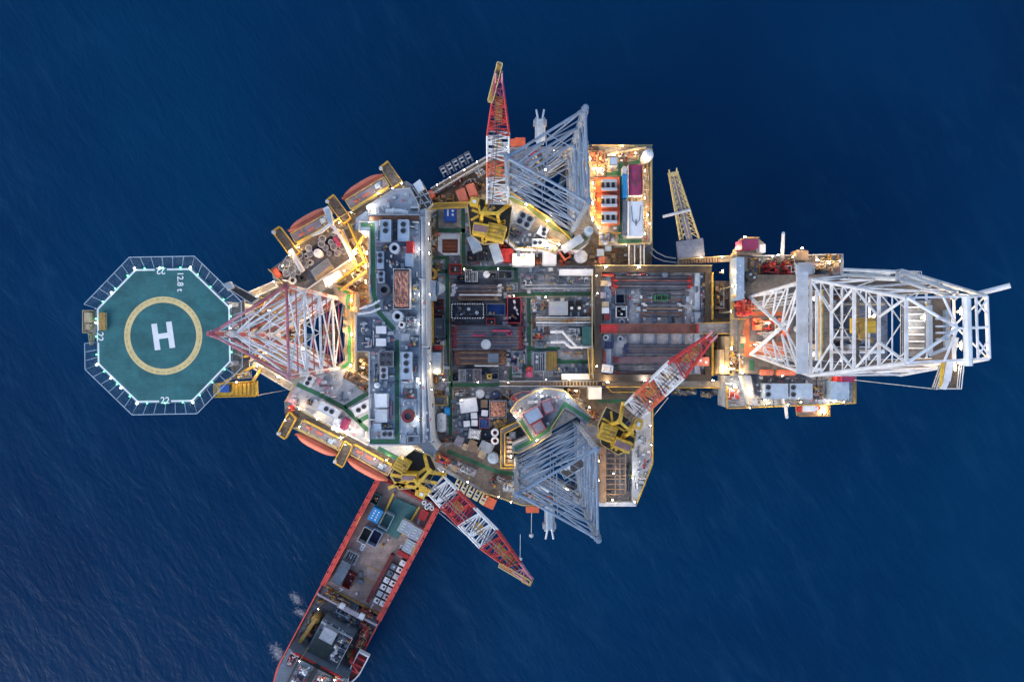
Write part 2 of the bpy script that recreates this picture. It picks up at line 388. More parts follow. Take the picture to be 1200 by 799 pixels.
def tank(label, cx, cy, r, h0, h1, m, rim=None, dome=0.25, hole=None, name='round_tank', cat='tank', group=None):
    p = XY(cx,cy,h1); rr = r*M(h1); t = h1-h0
    root = thing(name, label, cat, (p.x,p.y,DZ+h0), rnd.random()*3, group)
    if hole:
        MB().ring(0,0,0,t,rr*0.55,rr,20).build('shell', m, root)
        MB().cyl(0,0,0.02,t*0.6,rr*0.54,16).build('opening', hole, root)
    else:
        MB().cyl(0,0,0,t*0.88,rr,20).build('shell', m, root)
        MB().lathe(0,0,[(rr*0.995,t*0.88),(rr*0.9,t*0.88+dome*0.5),(rr*0.5,t*0.88+dome*0.9),(0.001,t*0.88+dome)],20).build('lid', m, root)
        MB().cyl(rr*0.4,0,t*0.88,t*0.88+dome+0.15,rr*0.16,8).build('hatch', 'grey', root)
    if rim or True: MB().ring(0,0,t*0.80,t*0.80+0.12,rr*1.0,rr*1.07,20).build('rim', rim or m, root)
    return root
def drum_thing(name, label, group, r=0.3, t=0.9, m='blue'):
    root = thing(name, label, 'drum', (0,0,0), 0, group)
    MB().cyl(0,0,0,t,r,12).ring(0,0,t*0.3,t*0.34,r,r*1.05,12).ring(0,0,t*0.64,t*0.68,r,r*1.05,12).build('shell', m, root)
    MB().ring(0,0,t,t+0.03,r*0.86,r,12).cyl(r*0.55,0,t,t+0.04,r*0.14,6).build('rim', 'dark_steel', root)
    return root
def vessel(label, ax, ay, bx, by, r, h, m, name='pressure_vessel', cat='tank', group=None, base=None):
    """horizontal vessel between two image points, saddles below"""
    a, b = W(ax,ay,h), W(bx,by,h); rr = r*M(h); base = h-rr*1.6 if base is None else base
    mid = (a+b)/2; d = (b-a); L = d.length; ang = atan2(d.y,d.x); zc = h-base-rr
    root = thing(name, label, cat, (mid.x,mid.y,DZ+base), ang, group)
    prof = MB(); n = 14
    pts = [(-L/2,0.02),(-L/2+rr*0.12,rr*0.55),(-L/2+rr*0.4,rr),(L/2-rr*0.4,rr),(L/2-rr*0.12,rr*0.55),(L/2,0.02)]
    vs = []; fs = []; m_ = len(pts)
    for i in range(n):
        t = 2*pi*i/n
        for x, q in pts: vs.append((x, q*cos(t), zc+q*sin(t)))
    for i in range(n):
        j = (i+1)%n
        for k in range(m_-1): fs.append((i*m_+k, i*m_+k+1, j*m_+k+1, j*m_+k))
    prof.add(vs, fs).build('shell', m, root, smooth=True)
    for u in (-0.28,0.28): MB().box(u*L,0,0,zc-rr*0.3,rr*0.5,rr*1.7).build('saddle', 'grey', root)
    for u in (-0.15,0.2): MB().cyl(u*L,0,zc+rr*0.9,zc+rr*1.25,rr*0.2,8).build('nozzle', 'grey', root)
    return root
def skid(label, cx, cy, w, l, h0, h1, seed, rot=0, pal=('grey','pale','dark_steel'), base='dark_steel', name='machinery_skid', cat='machinery', n=7, group=None):
    """a frame with motors, pumps, little vessels, valves and pipes on it"""
    q = random.Random(seed); p = XY(cx,cy,h1); sx, sy = dims(w,l,h1); t = h1-h0
    root = thing(name, label, cat, (p.x,p.y,DZ+h0), R(rot), group)
    b = MB()
    for a in (-1,1):
        b.box(a*(sx/2-0.06),0,0,0.2,0.12,sy); b.box(0,a*(sy/2-0.06),0,0.2,sx-0.24,0.12)
    b.box(0,0,0.02,0.08,sx-0.2,sy-0.2).build('base_frame', base, root)
    for k in range(int(n*1.9)):
        kind = q.choice(['motor','pump','pipe','vessel','valve','cabinet','pipe','valve'])
        x, y = q.uniform(-.38,.38)*sx, q.uniform(-.38,.38)*sy; mm = q.choice(pal); z = t*q.uniform(.35,.95); s = min(sx,sy)
        if kind == 'motor':
            MB().tube((x-s*.16,y,0.1+s*.12),(x+s*.16,y,0.1+s*.12),s*.1,10).box(x,y,0.08,0.2,s*.3,s*.2).tube((x+s*.16,y,0.1+s*.12),(x+s*.24,y,0.1+s*.12),s*.05,8).build('motor', mm, root)
        elif kind == 'pump':
            MB().cyl(x,y,0.08,z*.6,s*.12,12).tube((x,y,z*.4),(x,y+s*.22,z*.4),s*.05,8).cyl(x,y,z*.6,z,s*.05,8).build('pump', mm, root)
        elif kind == 'pipe':
            x2, y2 = q.uniform(-.47,.47)*sx, q.uniform(-.47,.47)*sy
            MB().path([(x,y,0.1),(x,y,z),(x2,y,z),(x2,y2,z),(x2,y2,0.1)], min(.14,max(.06,s*.03)), 6).build('pipe', mm, root)
        elif kind == 'vessel':
            rr = s*q.uniform(.07,.16)
            MB().lathe(x,y,[(0.01,0.1),(rr,0.15),(rr,z*.85),(rr*.6,z*.97),(0.01,z)],12).ring(x,y,z*.5,z*.5+.06,rr,rr*1.08,12).build('vessel', mm, root)
        elif kind == 'valve':
            MB().cyl(x,y,0.08,z*.8,.06,6).ring(x,y,z*.8,z*.8+.05,.16,.22,12).box(x,y,z*.8,z*.8+.04,.4,.05).build('valve', q.choice(['red','yellow',mm]), root)
        else:
            MB().box(x,y,0.08,z,s*q.uniform(.14,.32),s*q.uniform(.12,.26)).box(x,y,z,z+.05,s*.1,s*.1).build('cabinet', mm, root)
    return root
def lerp3(a, b, t): return a+(b-a)*t
def pipe_run(label, pts, h, r, m, base=0.0, name='pipe_run', group=None, flange=True):
    """one line of piping along image points at height h, with flanges and supports"""
    q = [W(x,y,h) for x,y in pts]
    root = wthing(name, label, 'pipe', (q[0].x,q[0].y,DZ+base), group)
    MB().path(q, r, 8).build('pipe', m, root)
    for a, b in zip(q, q[1:]):
        L = (b-a).length; n = max(1,int(L/3.6)); u = (b-a)/max(L,1e-6)
        for i in range(n):
            c = a.lerp(b,(i+0.5)/n)
            if flange: MB().tube(c-u*0.07, c+u*0.07, r*1.55, 8).build('flange', m, root)
            zz = lerp3(a.z,b.z,(i+.5)/n)
            if h-base > 0.3: MB().box(c.x+u.x*.5, c.y+u.y*.5, DZ+base, zz-r*0.5, 0.12, 0.12).build('pipe_support', 'dark_steel', root)
    return root
def deck_house(name, label, cat, poly, h0, h1, roofm, wallm, wells=(), rail=None, railm='yellow', lip=True, roof_t=0.12):
    """block on the hull: walls up to a roof or deck plate"""
    q = P(poly, h1); hs = [P(w,h1) for w in wells]
    c = sum((Vector(p) for p in q), Vector((0,0)))/len(q)
    root = wthing(name, label, cat, (c.x,c.y,DZ+h0))
    MB().prism(q, DZ+h0, DZ+h1-roof_t, hs).build('walls', wallm, root)
    MB().prism(q, DZ+h1-roof_t+0.003, DZ+h1, hs).build('deck_plate', roofm, root)
    if rail: 
        for r in rail: railing(root, r, h1, railm)
    return root
# ================================================================ camera, sky, sun, sea
cam = bpy.data.cameras.new('camera'); cam.sensor_width = 36; cam.lens = 28.0; cam.clip_end = 6000; cam.clip_start = 1
co = bpy.data.objects.new('camera', cam); COL.objects.link(co); co.location = (0,0,CAMZ); co.rotation_euler = (0,0,0); S.camera = co
SUN_EL, SUN_AZ = R(31), R(224)
w = bpy.data.worlds.new('World'); S.world = w; w.use_nodes = True
nt = w.node_tree; bg = nt.nodes['Background']
sky = nt.nodes.new('ShaderNodeTexSky'); sky.sky_type = 'NISHITA'; sky.sun_disc = False
sky.sun_elevation = SUN_EL; sky.sun_rotation = SUN_AZ; sky.air_density = 1.0; sky.dust_density = 1.2; sky.ozone_density = 1.5
nt.links.new(sky.outputs[0], bg.inputs[0]); bg.inputs[1].default_value = 0.13
sd = bpy.data.lights.new('sun', 'SUN'); sd.energy = 0.30; sd.angle = R(32); sd.color = (1.0,0.97,0.94)
so = bpy.data.objects.new('sun', sd); COL.objects.link(so)
dirv = Vector((sin(SUN_AZ)*cos(SUN_EL), cos(SUN_AZ)*cos(SUN_EL), sin(SUN_EL)))
so.rotation_euler = dirv.to_track_quat('Z','Y').to_euler(); so.location = (0,0,400)
S.view_settings.view_transform = 'Standard'; S.view_settings.look = 'None'; S.view_settings.exposure = 1.15; S.view_settings.gamma = 1.0
S.view_settings.use_curve_mapping = False

def sea_material():
    m = bpy.data.materials.new('sea_water'); m.use_nodes = True; nt = m.node_tree; N = nt.nodes; L = nt.links; b = N['Principled BSDF']
    b.inputs['Roughness'].default_value = 0.22; b.inputs['Specular IOR Level'].default_value = 0.16; b.inputs['IOR'].default_value = 1.333
    g = N.new('ShaderNodeNewGeometry')
    def noise(sc, det, map_rot=0, stretch=(1,1,1), rough=0.55, dist=0.0):
        mp = N.new('ShaderNodeMapping'); mp.vector_type = 'TEXTURE'; mp.inputs['Rotation'].default_value = (0,0,R(map_rot)); mp.inputs['Scale'].default_value = stretch
        L.new(g.outputs['Position'], mp.inputs['Vector'])
        n = N.new('ShaderNodeTexNoise'); n.inputs['Scale'].default_value = sc; n.inputs['Detail'].default_value = det; n.inputs['Roughness'].default_value = rough; n.inputs['Distortion'].default_value = dist
        L.new(mp.outputs['Vector'], n.inputs['Vector']); return n
    big = noise(0.012, 3); r = N.new('ShaderNodeValToRGB')
    r.color_ramp.elements[0].position = 0.35; r.color_ramp.elements[0].color = (0.0001,0.0225,0.072,1)
    r.color_ramp.elements[1].position = 0.66; r.color_ramp.elements[1].color = (0.0005,0.034,0.097,1)
    L.new(big.outputs['Fac'], r.inputs['Fac'])
    # pale wave streaks, the glint along the crests put into the base colour
    st = noise(0.16, 8, -58, (2.6,0.8,1), 0.7, 0.6); r2 = N.new('ShaderNodeValToRGB')
    r2.color_ramp.elements[0].position = 0.50; r2.color_ramp.elements[0].color = (0,0,0,1); r2.color_ramp.elements[1].position = 0.80; r2.color_ramp.elements[1].color = (0.38,0.38,0.38,1)
    L.new(st.outputs['Fac'], r2.inputs['Fac'])
    pt = noise(0.009, 2, 30); r3 = N.new('ShaderNodeValToRGB'); r3.color_ramp.elements[0].position = 0.42; r3.color_ramp.elements[1].position = 0.62
    L.new(pt.outputs['Fac'], r3.inputs['Fac'])
    mu = N.new('ShaderNodeMath'); mu.operation = 'MULTIPLY'; L.new(r2.outputs['Color'], mu.inputs[0]); L.new(r3.outputs['Color'], mu.inputs[1])
    mx = N.new('ShaderNodeMix'); mx.data_type = 'RGBA'; L.new(mu.outputs[0], mx.inputs[0]); L.new(r.outputs['Color'], mx.inputs[6]); mx.inputs[7].default_value = (0.02,0.085,0.17,1)
    L.new(mx.outputs[2], b.inputs['Base Color'])
    w1 = noise(0.17, 5, -56, (2.0,0.8,1), 0.6, 0.5); w2 = noise(0.75, 5, -64, (1.7,0.8,1), 0.62, 0.3)
    ad = N.new('ShaderNodeMath'); ad.operation = 'MULTIPLY_ADD'; L.new(w2.outputs['Fac'], ad.inputs[0]); ad.inputs[1].default_value = 0.32; L.new(w1.outputs['Fac'], ad.inputs[2])
    bp = N.new('ShaderNodeBump'); bp.inputs['Strength'].default_value = 1.0; bp.inputs['Distance'].default_value = 0.36
    L.new(ad.outputs[0], bp.inputs['Height']); L.new(bp.outputs['Normal'], b.inputs['Normal'])
    MATS['sea_water'] = m
sea_material()
sea = MB().add([(-3000,-3000,0),(3000,-3000,0),(3000,3000,0),(-3000,3000,0)], [(0,1,2,3)]).build('sea', 'sea_water'); sea['kind'] = 'structure'

# ================================================================ hull
HULL = [(283,352),(322,334),(318,318),(336,300),(372,268),(452,224),(476,212),(498,226),(512,222),(560,192),(600,172),(690,172),(764,172),
        (764,300),(764,455),(764,542),(745,590),(610,592),(575,580),(545,566),(512,548),(500,563),(470,562),(440,546),(335,498),(333,470),(345,456),(300,430),(279,420),(279,360)]
def inset(tri, k):
    c = (sum(p[0] for p in tri)/3, sum(p[1] for p in tri)/3); return [(c[0]+(p[0]-c[0])*k, c[1]+(p[1]-c[1])*k) for p in tri]
def toworld(tri, h): return [XY(x,y,h) for x,y in tri]
LEG_TOP_H = 38.0
BOW = [(246,391),(335,335),(338,441)]; PORT = [(686,127),(594,184),(690,237)]; STBD = [(701,632),(606,579),(699,526)]
def at_deck(tri, h=0.0):   # the same world columns as they show at height h
    k = (155-LEG_TOP_H)/(155-h); return [(600+(x-600)*k, 399.5+(y-399.5)*k) for x,y in tri]
wells = [inset(at_deck(t), 1.22) for t in (BOW, PORT, STBD)]
c = XY(540,390,0)
hull = wthing('rig_hull', 'big grey steel hull of the drilling rig standing on three lattice legs in the sea', 'rig hull', (c.x,c.y,DZ-8))
hw = [toworld(t, 0) for t in wells]; hp = toworld(HULL, 0)
MB().prism(hp, DZ-8, DZ-0.2, hw).build('hull_side', 'slate', hull)
MB().prism(hp, DZ-0.197, DZ, hw).build('deck_plate', 'deck_grey', hull)
# painted zones of the main deck
ZN = [0]
def zone(poly, m, name='deck_coating', dz=0.004, h=0.0, parent=hull):
    ZN[0] += 1; dz = 0.003+0.0012*(ZN[0] % 9)
    q = toworld(poly, h); tris = tessellate_polygon([[Vector((p.x,p.y,0)) for p in q]]); fs = []
    for t in tris:
        a, b_, c_ = (q[i] for i in t); fs.append(t if (b_-a).cross(c_-a) > 0 else t[::-1])
    return MB().add([(p.x,p.y,DZ+h+dz) for p in q], fs).build(name, m, parent)
zone([(526,326),(616,326),(616,446),(526,446)], 'deck_dark')
zone([(505,228),(560,194),(600,180),(600,238),(545,242),(505,244)], 'deck_brown')
zone([(508,530),(530,520),(600,548),(600,590),(575,578),(520,548)], 'deck_brown')
zone([(655,290),(700,270),(764,298),(764,311),(655,311)], 'deck_brown')
zone([(660,455),(764,455),(764,500),(700,500),(660,480)], 'deck_brown')
zone([(430,262),(326,330),(345,345),(432,345)], 'deck_beige')
zone([(285,352),(335,330),(345,350),(345,440),(335,450),(285,420)], 'deck_brown')
for pts in ([(511.5,248),(511.5,270),(545,270)], [(543,245),(543,314.5),(605,314.5)], [(515,302),(524,302),(524.5,345),(524.5,400),(528,440),(528,510)],
            [(505,302),(515,302)], [(605,312),(605,345),(694,344)], [(620,349),(620,408.5),(654,408.5),(655,424),(694,424)], [(528,451),(580,451),(600,448)],
            [(598,449),(600,430),(620,430),(620,410)], [(524,528),(580,551.5),(606,556),(612,556)], [(505,395),(524,395)], [(505,318),(524,318)], [(700,470),(740,470)]):
    walkway(hull, pts, 0, 4.6, 'green')
for pts in ([(509,247),(509,272)], [(540.5,272),(540.5,312)], [(607.8,347.5),(694,347.5)], [(623,352),(623,405)], [(530.5,455),(530.5,510)], [(527,330),(527,440)]):
    walkway(hull, pts, 0, 0.7, 'pale_yellow', 0.024, 'edge_line')
for pts in ([(560,193),(514,222)], [(690,171.5),(763.5,171.5)], [(763.3,176),(763.3,300)], [(764,470),(764,542),(745,590),(705,591)], [(336,497),(440,545)], [(560,574),(612,591),(640,591)]):
    railing(hull, pts, 0, 'pale_yellow')

# ================================================================ legs
mat('lilac_red', (0.40,0.11,0.14), 0.55, 0, 0.5, 0.35, 0.6, (0.55,0.5,0.56))
mat('leg_white', (0.66,0.67,0.71), 0.5, 0, 0.2, 0.9, 0.7, (0.36,0.24,0.20))
mat('leg_red', (0.45,0.055,0.075), 0.5, 0, 0.35, 0.5, 0.5, (0.5,0.35,0.38))
def lerp_(a, b, t): return a+(b-a)*t
def leg(label, tri, chordm, bracem, topm, r=0.5, bay=10.0, altm=None, rb=0.26):
    top = [W(x,y,LEG_TOP_H) for x,y in tri]; zt = top[0].z
    c = sum(top, Vector())/3; root = wthing('lattice_column', label, 'rig leg', (c.x,c.y,0))
    for k, p in enumerate(top):
        d = Vector((c.x-p.x, c.y-p.y, 0)).normalized(); n = Vector((-d.y,d.x,0))
        segs = [(-12, zt, chordm)] if altm is None else [(-12, zt-30, chordm)]+[(zt-30+5*i, zt-25+5*i, altm if i % 2 else chordm) for i in range(6)]
        for z0, z1, m in segs:
            ch = MB().tube((p.x,p.y,z0), (p.x,p.y,z1), r, 12).build('chord', m, root)
        MB().bar(Vector((p.x,p.y,-12))+n*(r+0.08), Vector((p.x,p.y,zt-0.3))+n*(r+0.08), 0.18, 0.14).bar(Vector((p.x,p.y,-12))-n*(r+0.08), Vector((p.x,p.y,zt-0.3))-n*(r+0.08), 0.18, 0.14).build('rack', bracem, ch)
        MB().cyl(p.x, p.y, zt, zt+0.5, r*1.12, 12).cyl(p.x,p.y,zt+0.5,zt+0.9,r*0.55,10).build('chord_cap', topm, root)
    for i in range(5):
        z = zt-i*bay-0.3; mm = topm if i == 0 else bracem
        for a in range(3):
            p, q = top[a], top[(a+1)%3]; A = Vector((p.x,p.y,z)); B = Vector((q.x,q.y,z))
            MB().tube(A, B, rb*1.25, 8).tube(A, A.lerp(B,.09), rb*1.7, 8).tube(B.lerp(A,.09), B, rb*1.7, 8).build('horizontal_brace', mm, root)
            MB().cyl(p.x,p.y,z-.55,z+.35,r*1.16,12).build('joint_can', mm, root)
            zz = z-bay
            if i < 4:
                for X, Y in ((A, Vector((q.x,q.y,zz))), (B, Vector((p.x,p.y,zz)))):
                    MB().tube(X, Y, rb*.85, 8).build('diagonal_brace', bracem, root)
                MB().tube(Vector((p.x,p.y,z-bay/2)), Vector((q.x,q.y,z-bay/2)), rb*0.6, 8).build('middle_brace', (altm or bracem), root)
            if i < 4:
                for s_ in (.25,.75):
                    MB().tube(Vector((lerp_(p.x,q.x,s_),lerp_(p.y,q.y,s_),z)), Vector((lerp_(p.x,q.x,s_),lerp_(p.y,q.y,s_),z-bay*(.25))), rb*.5, 6).build('hanger_brace', bracem, root)
            m1 = (top[a]+top[(a+1)%3])/2; m2 = (top[(a+1)%3]+top[(a+2)%3])/2
            if i < 3: MB().tube((m1.x,m1.y,z),(m2.x,m2.y,z), rb*0.5, 6).build('plan_brace', bracem, root)
    return root
leg('red and white lattice leg of the rig beside the green helideck', BOW, 'leg_white', 'leg_white', 'lilac_red', 0.36, 10.0, 'leg_red', 0.17)
leg('blue grey lattice leg between the upright crane boom and the orange engine bays', PORT, 'steel', 'steel', 'steel', 0.42, rb=.165)
leg('blue grey lattice leg just left of the brown open grid bay', STBD, 'steel', 'steel', 'steel', 0.42, rb=.165)

# ================================================================ helideck
HH = 22.0
c = XY(192, 393, HH); heli = wthing('helideck', 'green octagonal helicopter deck with a yellow circle and white H over the sea', 'helideck', (c.x,c.y,DZ+HH-3))
ROT = R(1.0)
def octa(apx, h=HH, cen=(192,393)):
    r = apx*M(h)/cos(pi/8); cc = XY(*cen, h)
    return [Vector((cc.x+r*cos(pi/8+k*pi/4+ROT), cc.y+r*sin(pi/8+k*pi/4+ROT))) for k in range(8)]
oc = octa(79); ZH = DZ+HH
MB().prism(oc, ZH-0.5, ZH).build('deck_plate', 'helideck_green', heli)
o1, o2 = octa(78.0), octa(76.0)
mb = MB()
for k in range(8):
    j = (k+1)%8; mb.add([(o1[k].x,o1[k].y,ZH+.005),(o1[j].x,o1[j].y,ZH+.005),(o2[j].x,o2[j].y,ZH+.005),(o2[k].x,o2[k].y,ZH+.005)], [(0,1,2,3)])
mb.build('perimeter_line', 'paint_white', heli)
def flat_ring(cx, cy, r0, r1, z, n=72):
    mb = MB(); vs = []; fs = []
    for i in range(n):
        t = 2*pi*i/n; vs += [(cx+r0*cos(t),cy+r0*sin(t),z),(cx+r1*cos(t),cy+r1*sin(t),z)]
    for i in range(n):
        j = (i+1)%n; fs.append((2*i,2*i+1,2*j+1,2*j))
    return mb.add(vs, fs)
rc = XY(191.3,393.3,HH); mpx = M(HH)
mat('helideck_yellow', (0.74,0.57,0.26), 0.7, 0, 0.12, 0.5, 0.4, (0.58,0.43,0.18))
flat_ring(rc.x, rc.y, 38.7*mpx, 45.8*mpx, ZH+.005).build('aiming_circle', 'helideck_yellow', heli)
for k in range(40):
    t = 2*pi*k/40; MB().box(rc.x+43*mpx*cos(t), rc.y+43*mpx*sin(t), ZH+.008, ZH+.02, 0.2, 0.6, t).build('circle_light', 'pale_yellow', heli)
hc = XY(191.3,393.5,HH); a = R(8.0); mb = MB()
def hbox(u, v, sx, sy):
    mb.box(hc.x+(u*cos(a)-v*sin(a))*mpx, hc.y+(u*sin(a)+v*cos(a))*mpx, ZH+.004, ZH+.010, sx*mpx, sy*mpx, a)
hbox(-8.7,0,6.6,31); hbox(8.7,0,6.6,31); hbox(0,0,10.8,6.2)
mb.build('letter_h', 'paint_white', heli)
def text_obj(name, body, loc, size, rot, m, parent, group=None):
    cu = bpy.data.curves.new(name, 'FONT'); cu.body = body; cu.size = size; cu.align_x = 'CENTER'; cu.align_y = 'CENTER'; cu.offset = 0.018*size
    t = bpy.data.objects.new(name, cu); COL.objects.link(t)
    bpy.context.view_layer.update()
    me = bpy.data.meshes.new_from_object(t); bpy.data.objects.remove(t, do_unlink=True)
    me.materials.clear(); me.materials.append(MATS[m])
    o = bpy.data.objects.new(name, me); COL.objects.link(o); o.location = loc; o.rotation_euler = (0,0,rot)
    if parent is not None:
        o.parent = parent
        if parent.name in WROOT: o.matrix_parent_inverse = Matrix.Translation(-Vector(parent.location))
    return o
def number_22(px, py, rot):
    p = XY(px,py,HH); nm = MB().box(p.x,p.y,ZH+.008,ZH+.011,14*mpx,4.6*mpx,rot).build('number_ground', 'helideck_green', heli)
    text_obj('deck_number', '22', (p.x,p.y,ZH+.016), 1.55, rot, 'paint_white', heli)
number_22(188.5,317.2,pi); number_22(193.5,469.3,0); number_22(117.0,394.5,-pi/2)
p = XY(211,330,HH); text_obj('weight_marking', '12.8 t', (p.x,p.y,ZH+.012), 1.42, -pi/2, 'paint_white', heli)
# safety net all round: frame, struts and wire mesh per side
o3 = octa(92, HH-0.3)
for k in range(8):
    j = (k+1)%8; z = ZH-0.35
    a0, a1, b0, b1 = oc[k], oc[j], o3[k], o3[j]
    f = MB(); f.tube((b0.x,b0.y,z+.3),(b1.x,b1.y,z+.3),0.07,6)
    n = 6; s_lo = 0.60 if k == 3 else 0.0      # the west side is half taken by the access platform
    a0, b0 = a0.lerp(a1, s_lo), b0.lerp(b1, s_lo); n = 3 if k == 3 else 6
    f = MB(); f.tube((b0.x,b0.y,z+.3),(b1.x,b1.y,z+.3),0.07,6)
    for i in range(n+1):
        p = a0.lerp(a1, i/n); q = b0.lerp(b1, i/n); f.tube((p.x,p.y,z),(q.x,q.y,z+.3),0.05,6)
    f.tube((a0.x,a0.y,z),(a1.x,a1.y,z),0.05,5)
    fr = f.build('net_frame', 'light_blue', heli)
    g = MB()
    for i in range(1, 12):
        s = i/12; p = a0.lerp(b0,s); q = a1.lerp(b1,s); g.tube((p.x,p.y,z+.3*s),(q.x,q.y,z+.3*s),0.008,3,caps=False)
    m_ = int(60*(1-s_lo))
    for i in range(m_):
        s = (i+.5)/m_; p = a0.lerp(a1,s); q = b0.lerp(b1,s); g.tube((p.x,p.y,z),(q.x,q.y,z+.3),0.008,3,caps=False)
    g.build('net', 'netting', fr)
for k in range(8):
    j = (k+1)%8
    for s in (0.18,0.5,0.82):
        p = oc[k].lerp(oc[j], s); MB().cyl(p.x,p.y,ZH,ZH+0.10,0.10,8).ball((p.x,p.y,ZH+0.12),0.085,8,5).build('perimeter_light', 'lamp_green', heli)
    p = oc[k]*1.0; MB().box(p.x,p.y,ZH,ZH+0.2,0.28,0.22,k).build('corner_floodlight', 'lamp_soft' if k in (0,1,2,4,5,6) else 'pale', heli)
for k, s in ((1,.55),(3,.25),(4,.6),(4,.35),(7,.6),(2,.6)):
    p = oc[k].lerp(oc[(k+1)%8], s)*1.0; MB().box(p.x,p.y,ZH-.1,ZH+.16,0.24,0.2,k).build('deck_floodlight', 'lamp_soft', heli)
# truss that carries the deck out over the sea
for (ax,ay,ah),(bx,by,bh) in [((235,352,HH-1),(300,360,0)),((235,434,HH-1),(300,420,0)),((235,352,HH-1),(300,400,0)),((235,434,HH-1),(300,385,0)),((262,392,HH-1),(296,392,0)),
        ((150,340,HH-1),(300,366,-5)),((150,446,HH-1),(300,414,-5))]:
    MB().tube(W(ax,ay,ah), W(bx,by,bh), 0.45, 8).build('support_strut', 'pale', heli)
for y in (340,366,393,420,446): MB().bar(W(140,y,HH-1), W(250,y,HH-1), 0.35, 0.8).build('deck_girder', 'grey', heli)
MB().bar(W(150,335,HH-1.9), W(150,450,HH-1.9), 0.5, 0.9).bar(W(235,335,HH-1.9), W(235,450,HH-1.9), 0.5, 0.9).build('cross_girder', 'grey', heli)
# access platform on the west side and the stowage box on the deck
wp = wthing('access_platform', 'small beige grating platform hung on the outer west edge of the helideck', 'platform', (*XY(106,378,HH-0.6),DZ+HH-1.6))
q = P([(100.5,364),(112.5,364),(112.5,390),(109,404),(107,390),(100.5,390)], HH-0.6); MB().prism(q, ZH-0.85, ZH-0.6).build('grating', 'deck_beige', wp)
railing(wp, [(112.5,364),(100.5,364),(100.5,390),(107,390),(109,404)], HH-0.6, 'pale_yellow', 1.0)
for x, y in ((102,367),(102,388)): MB().tube(W(x,y,HH-0.8), W(118,y,HH-1.9), 0.1, 6).build('bracket', 'grey', wp)
MB().box(*XY(104,372,HH), ZH-.6, ZH+0.5, 0.9, 1.6).box(*XY(104,383,HH), ZH-.6, ZH+0.3, 0.7, 0.9).build('locker', 'tan', wp)
p = XY(120.5,376.5,HH+0.5)
bx = thing('stowage_box', 'long tan stowage box lying on the helideck beside the west edge', 'box', (p.x,p.y,ZH+.01))
MB().box(0,0,0,0.62,6.6*mpx,20*mpx).build('box_body', 'tan', bx); MB().box(0,0,0.62,0.72,6.9*mpx,20.4*mpx).box(0,0,0.72,0.76,0.2,18*mpx).build('lid', 'ochre', bx)
for s in (-.3,.3): MB().box(3.5*mpx,s*20*mpx,0.45,0.65,0.06,0.25).build('latch', 'dark_steel', bx)
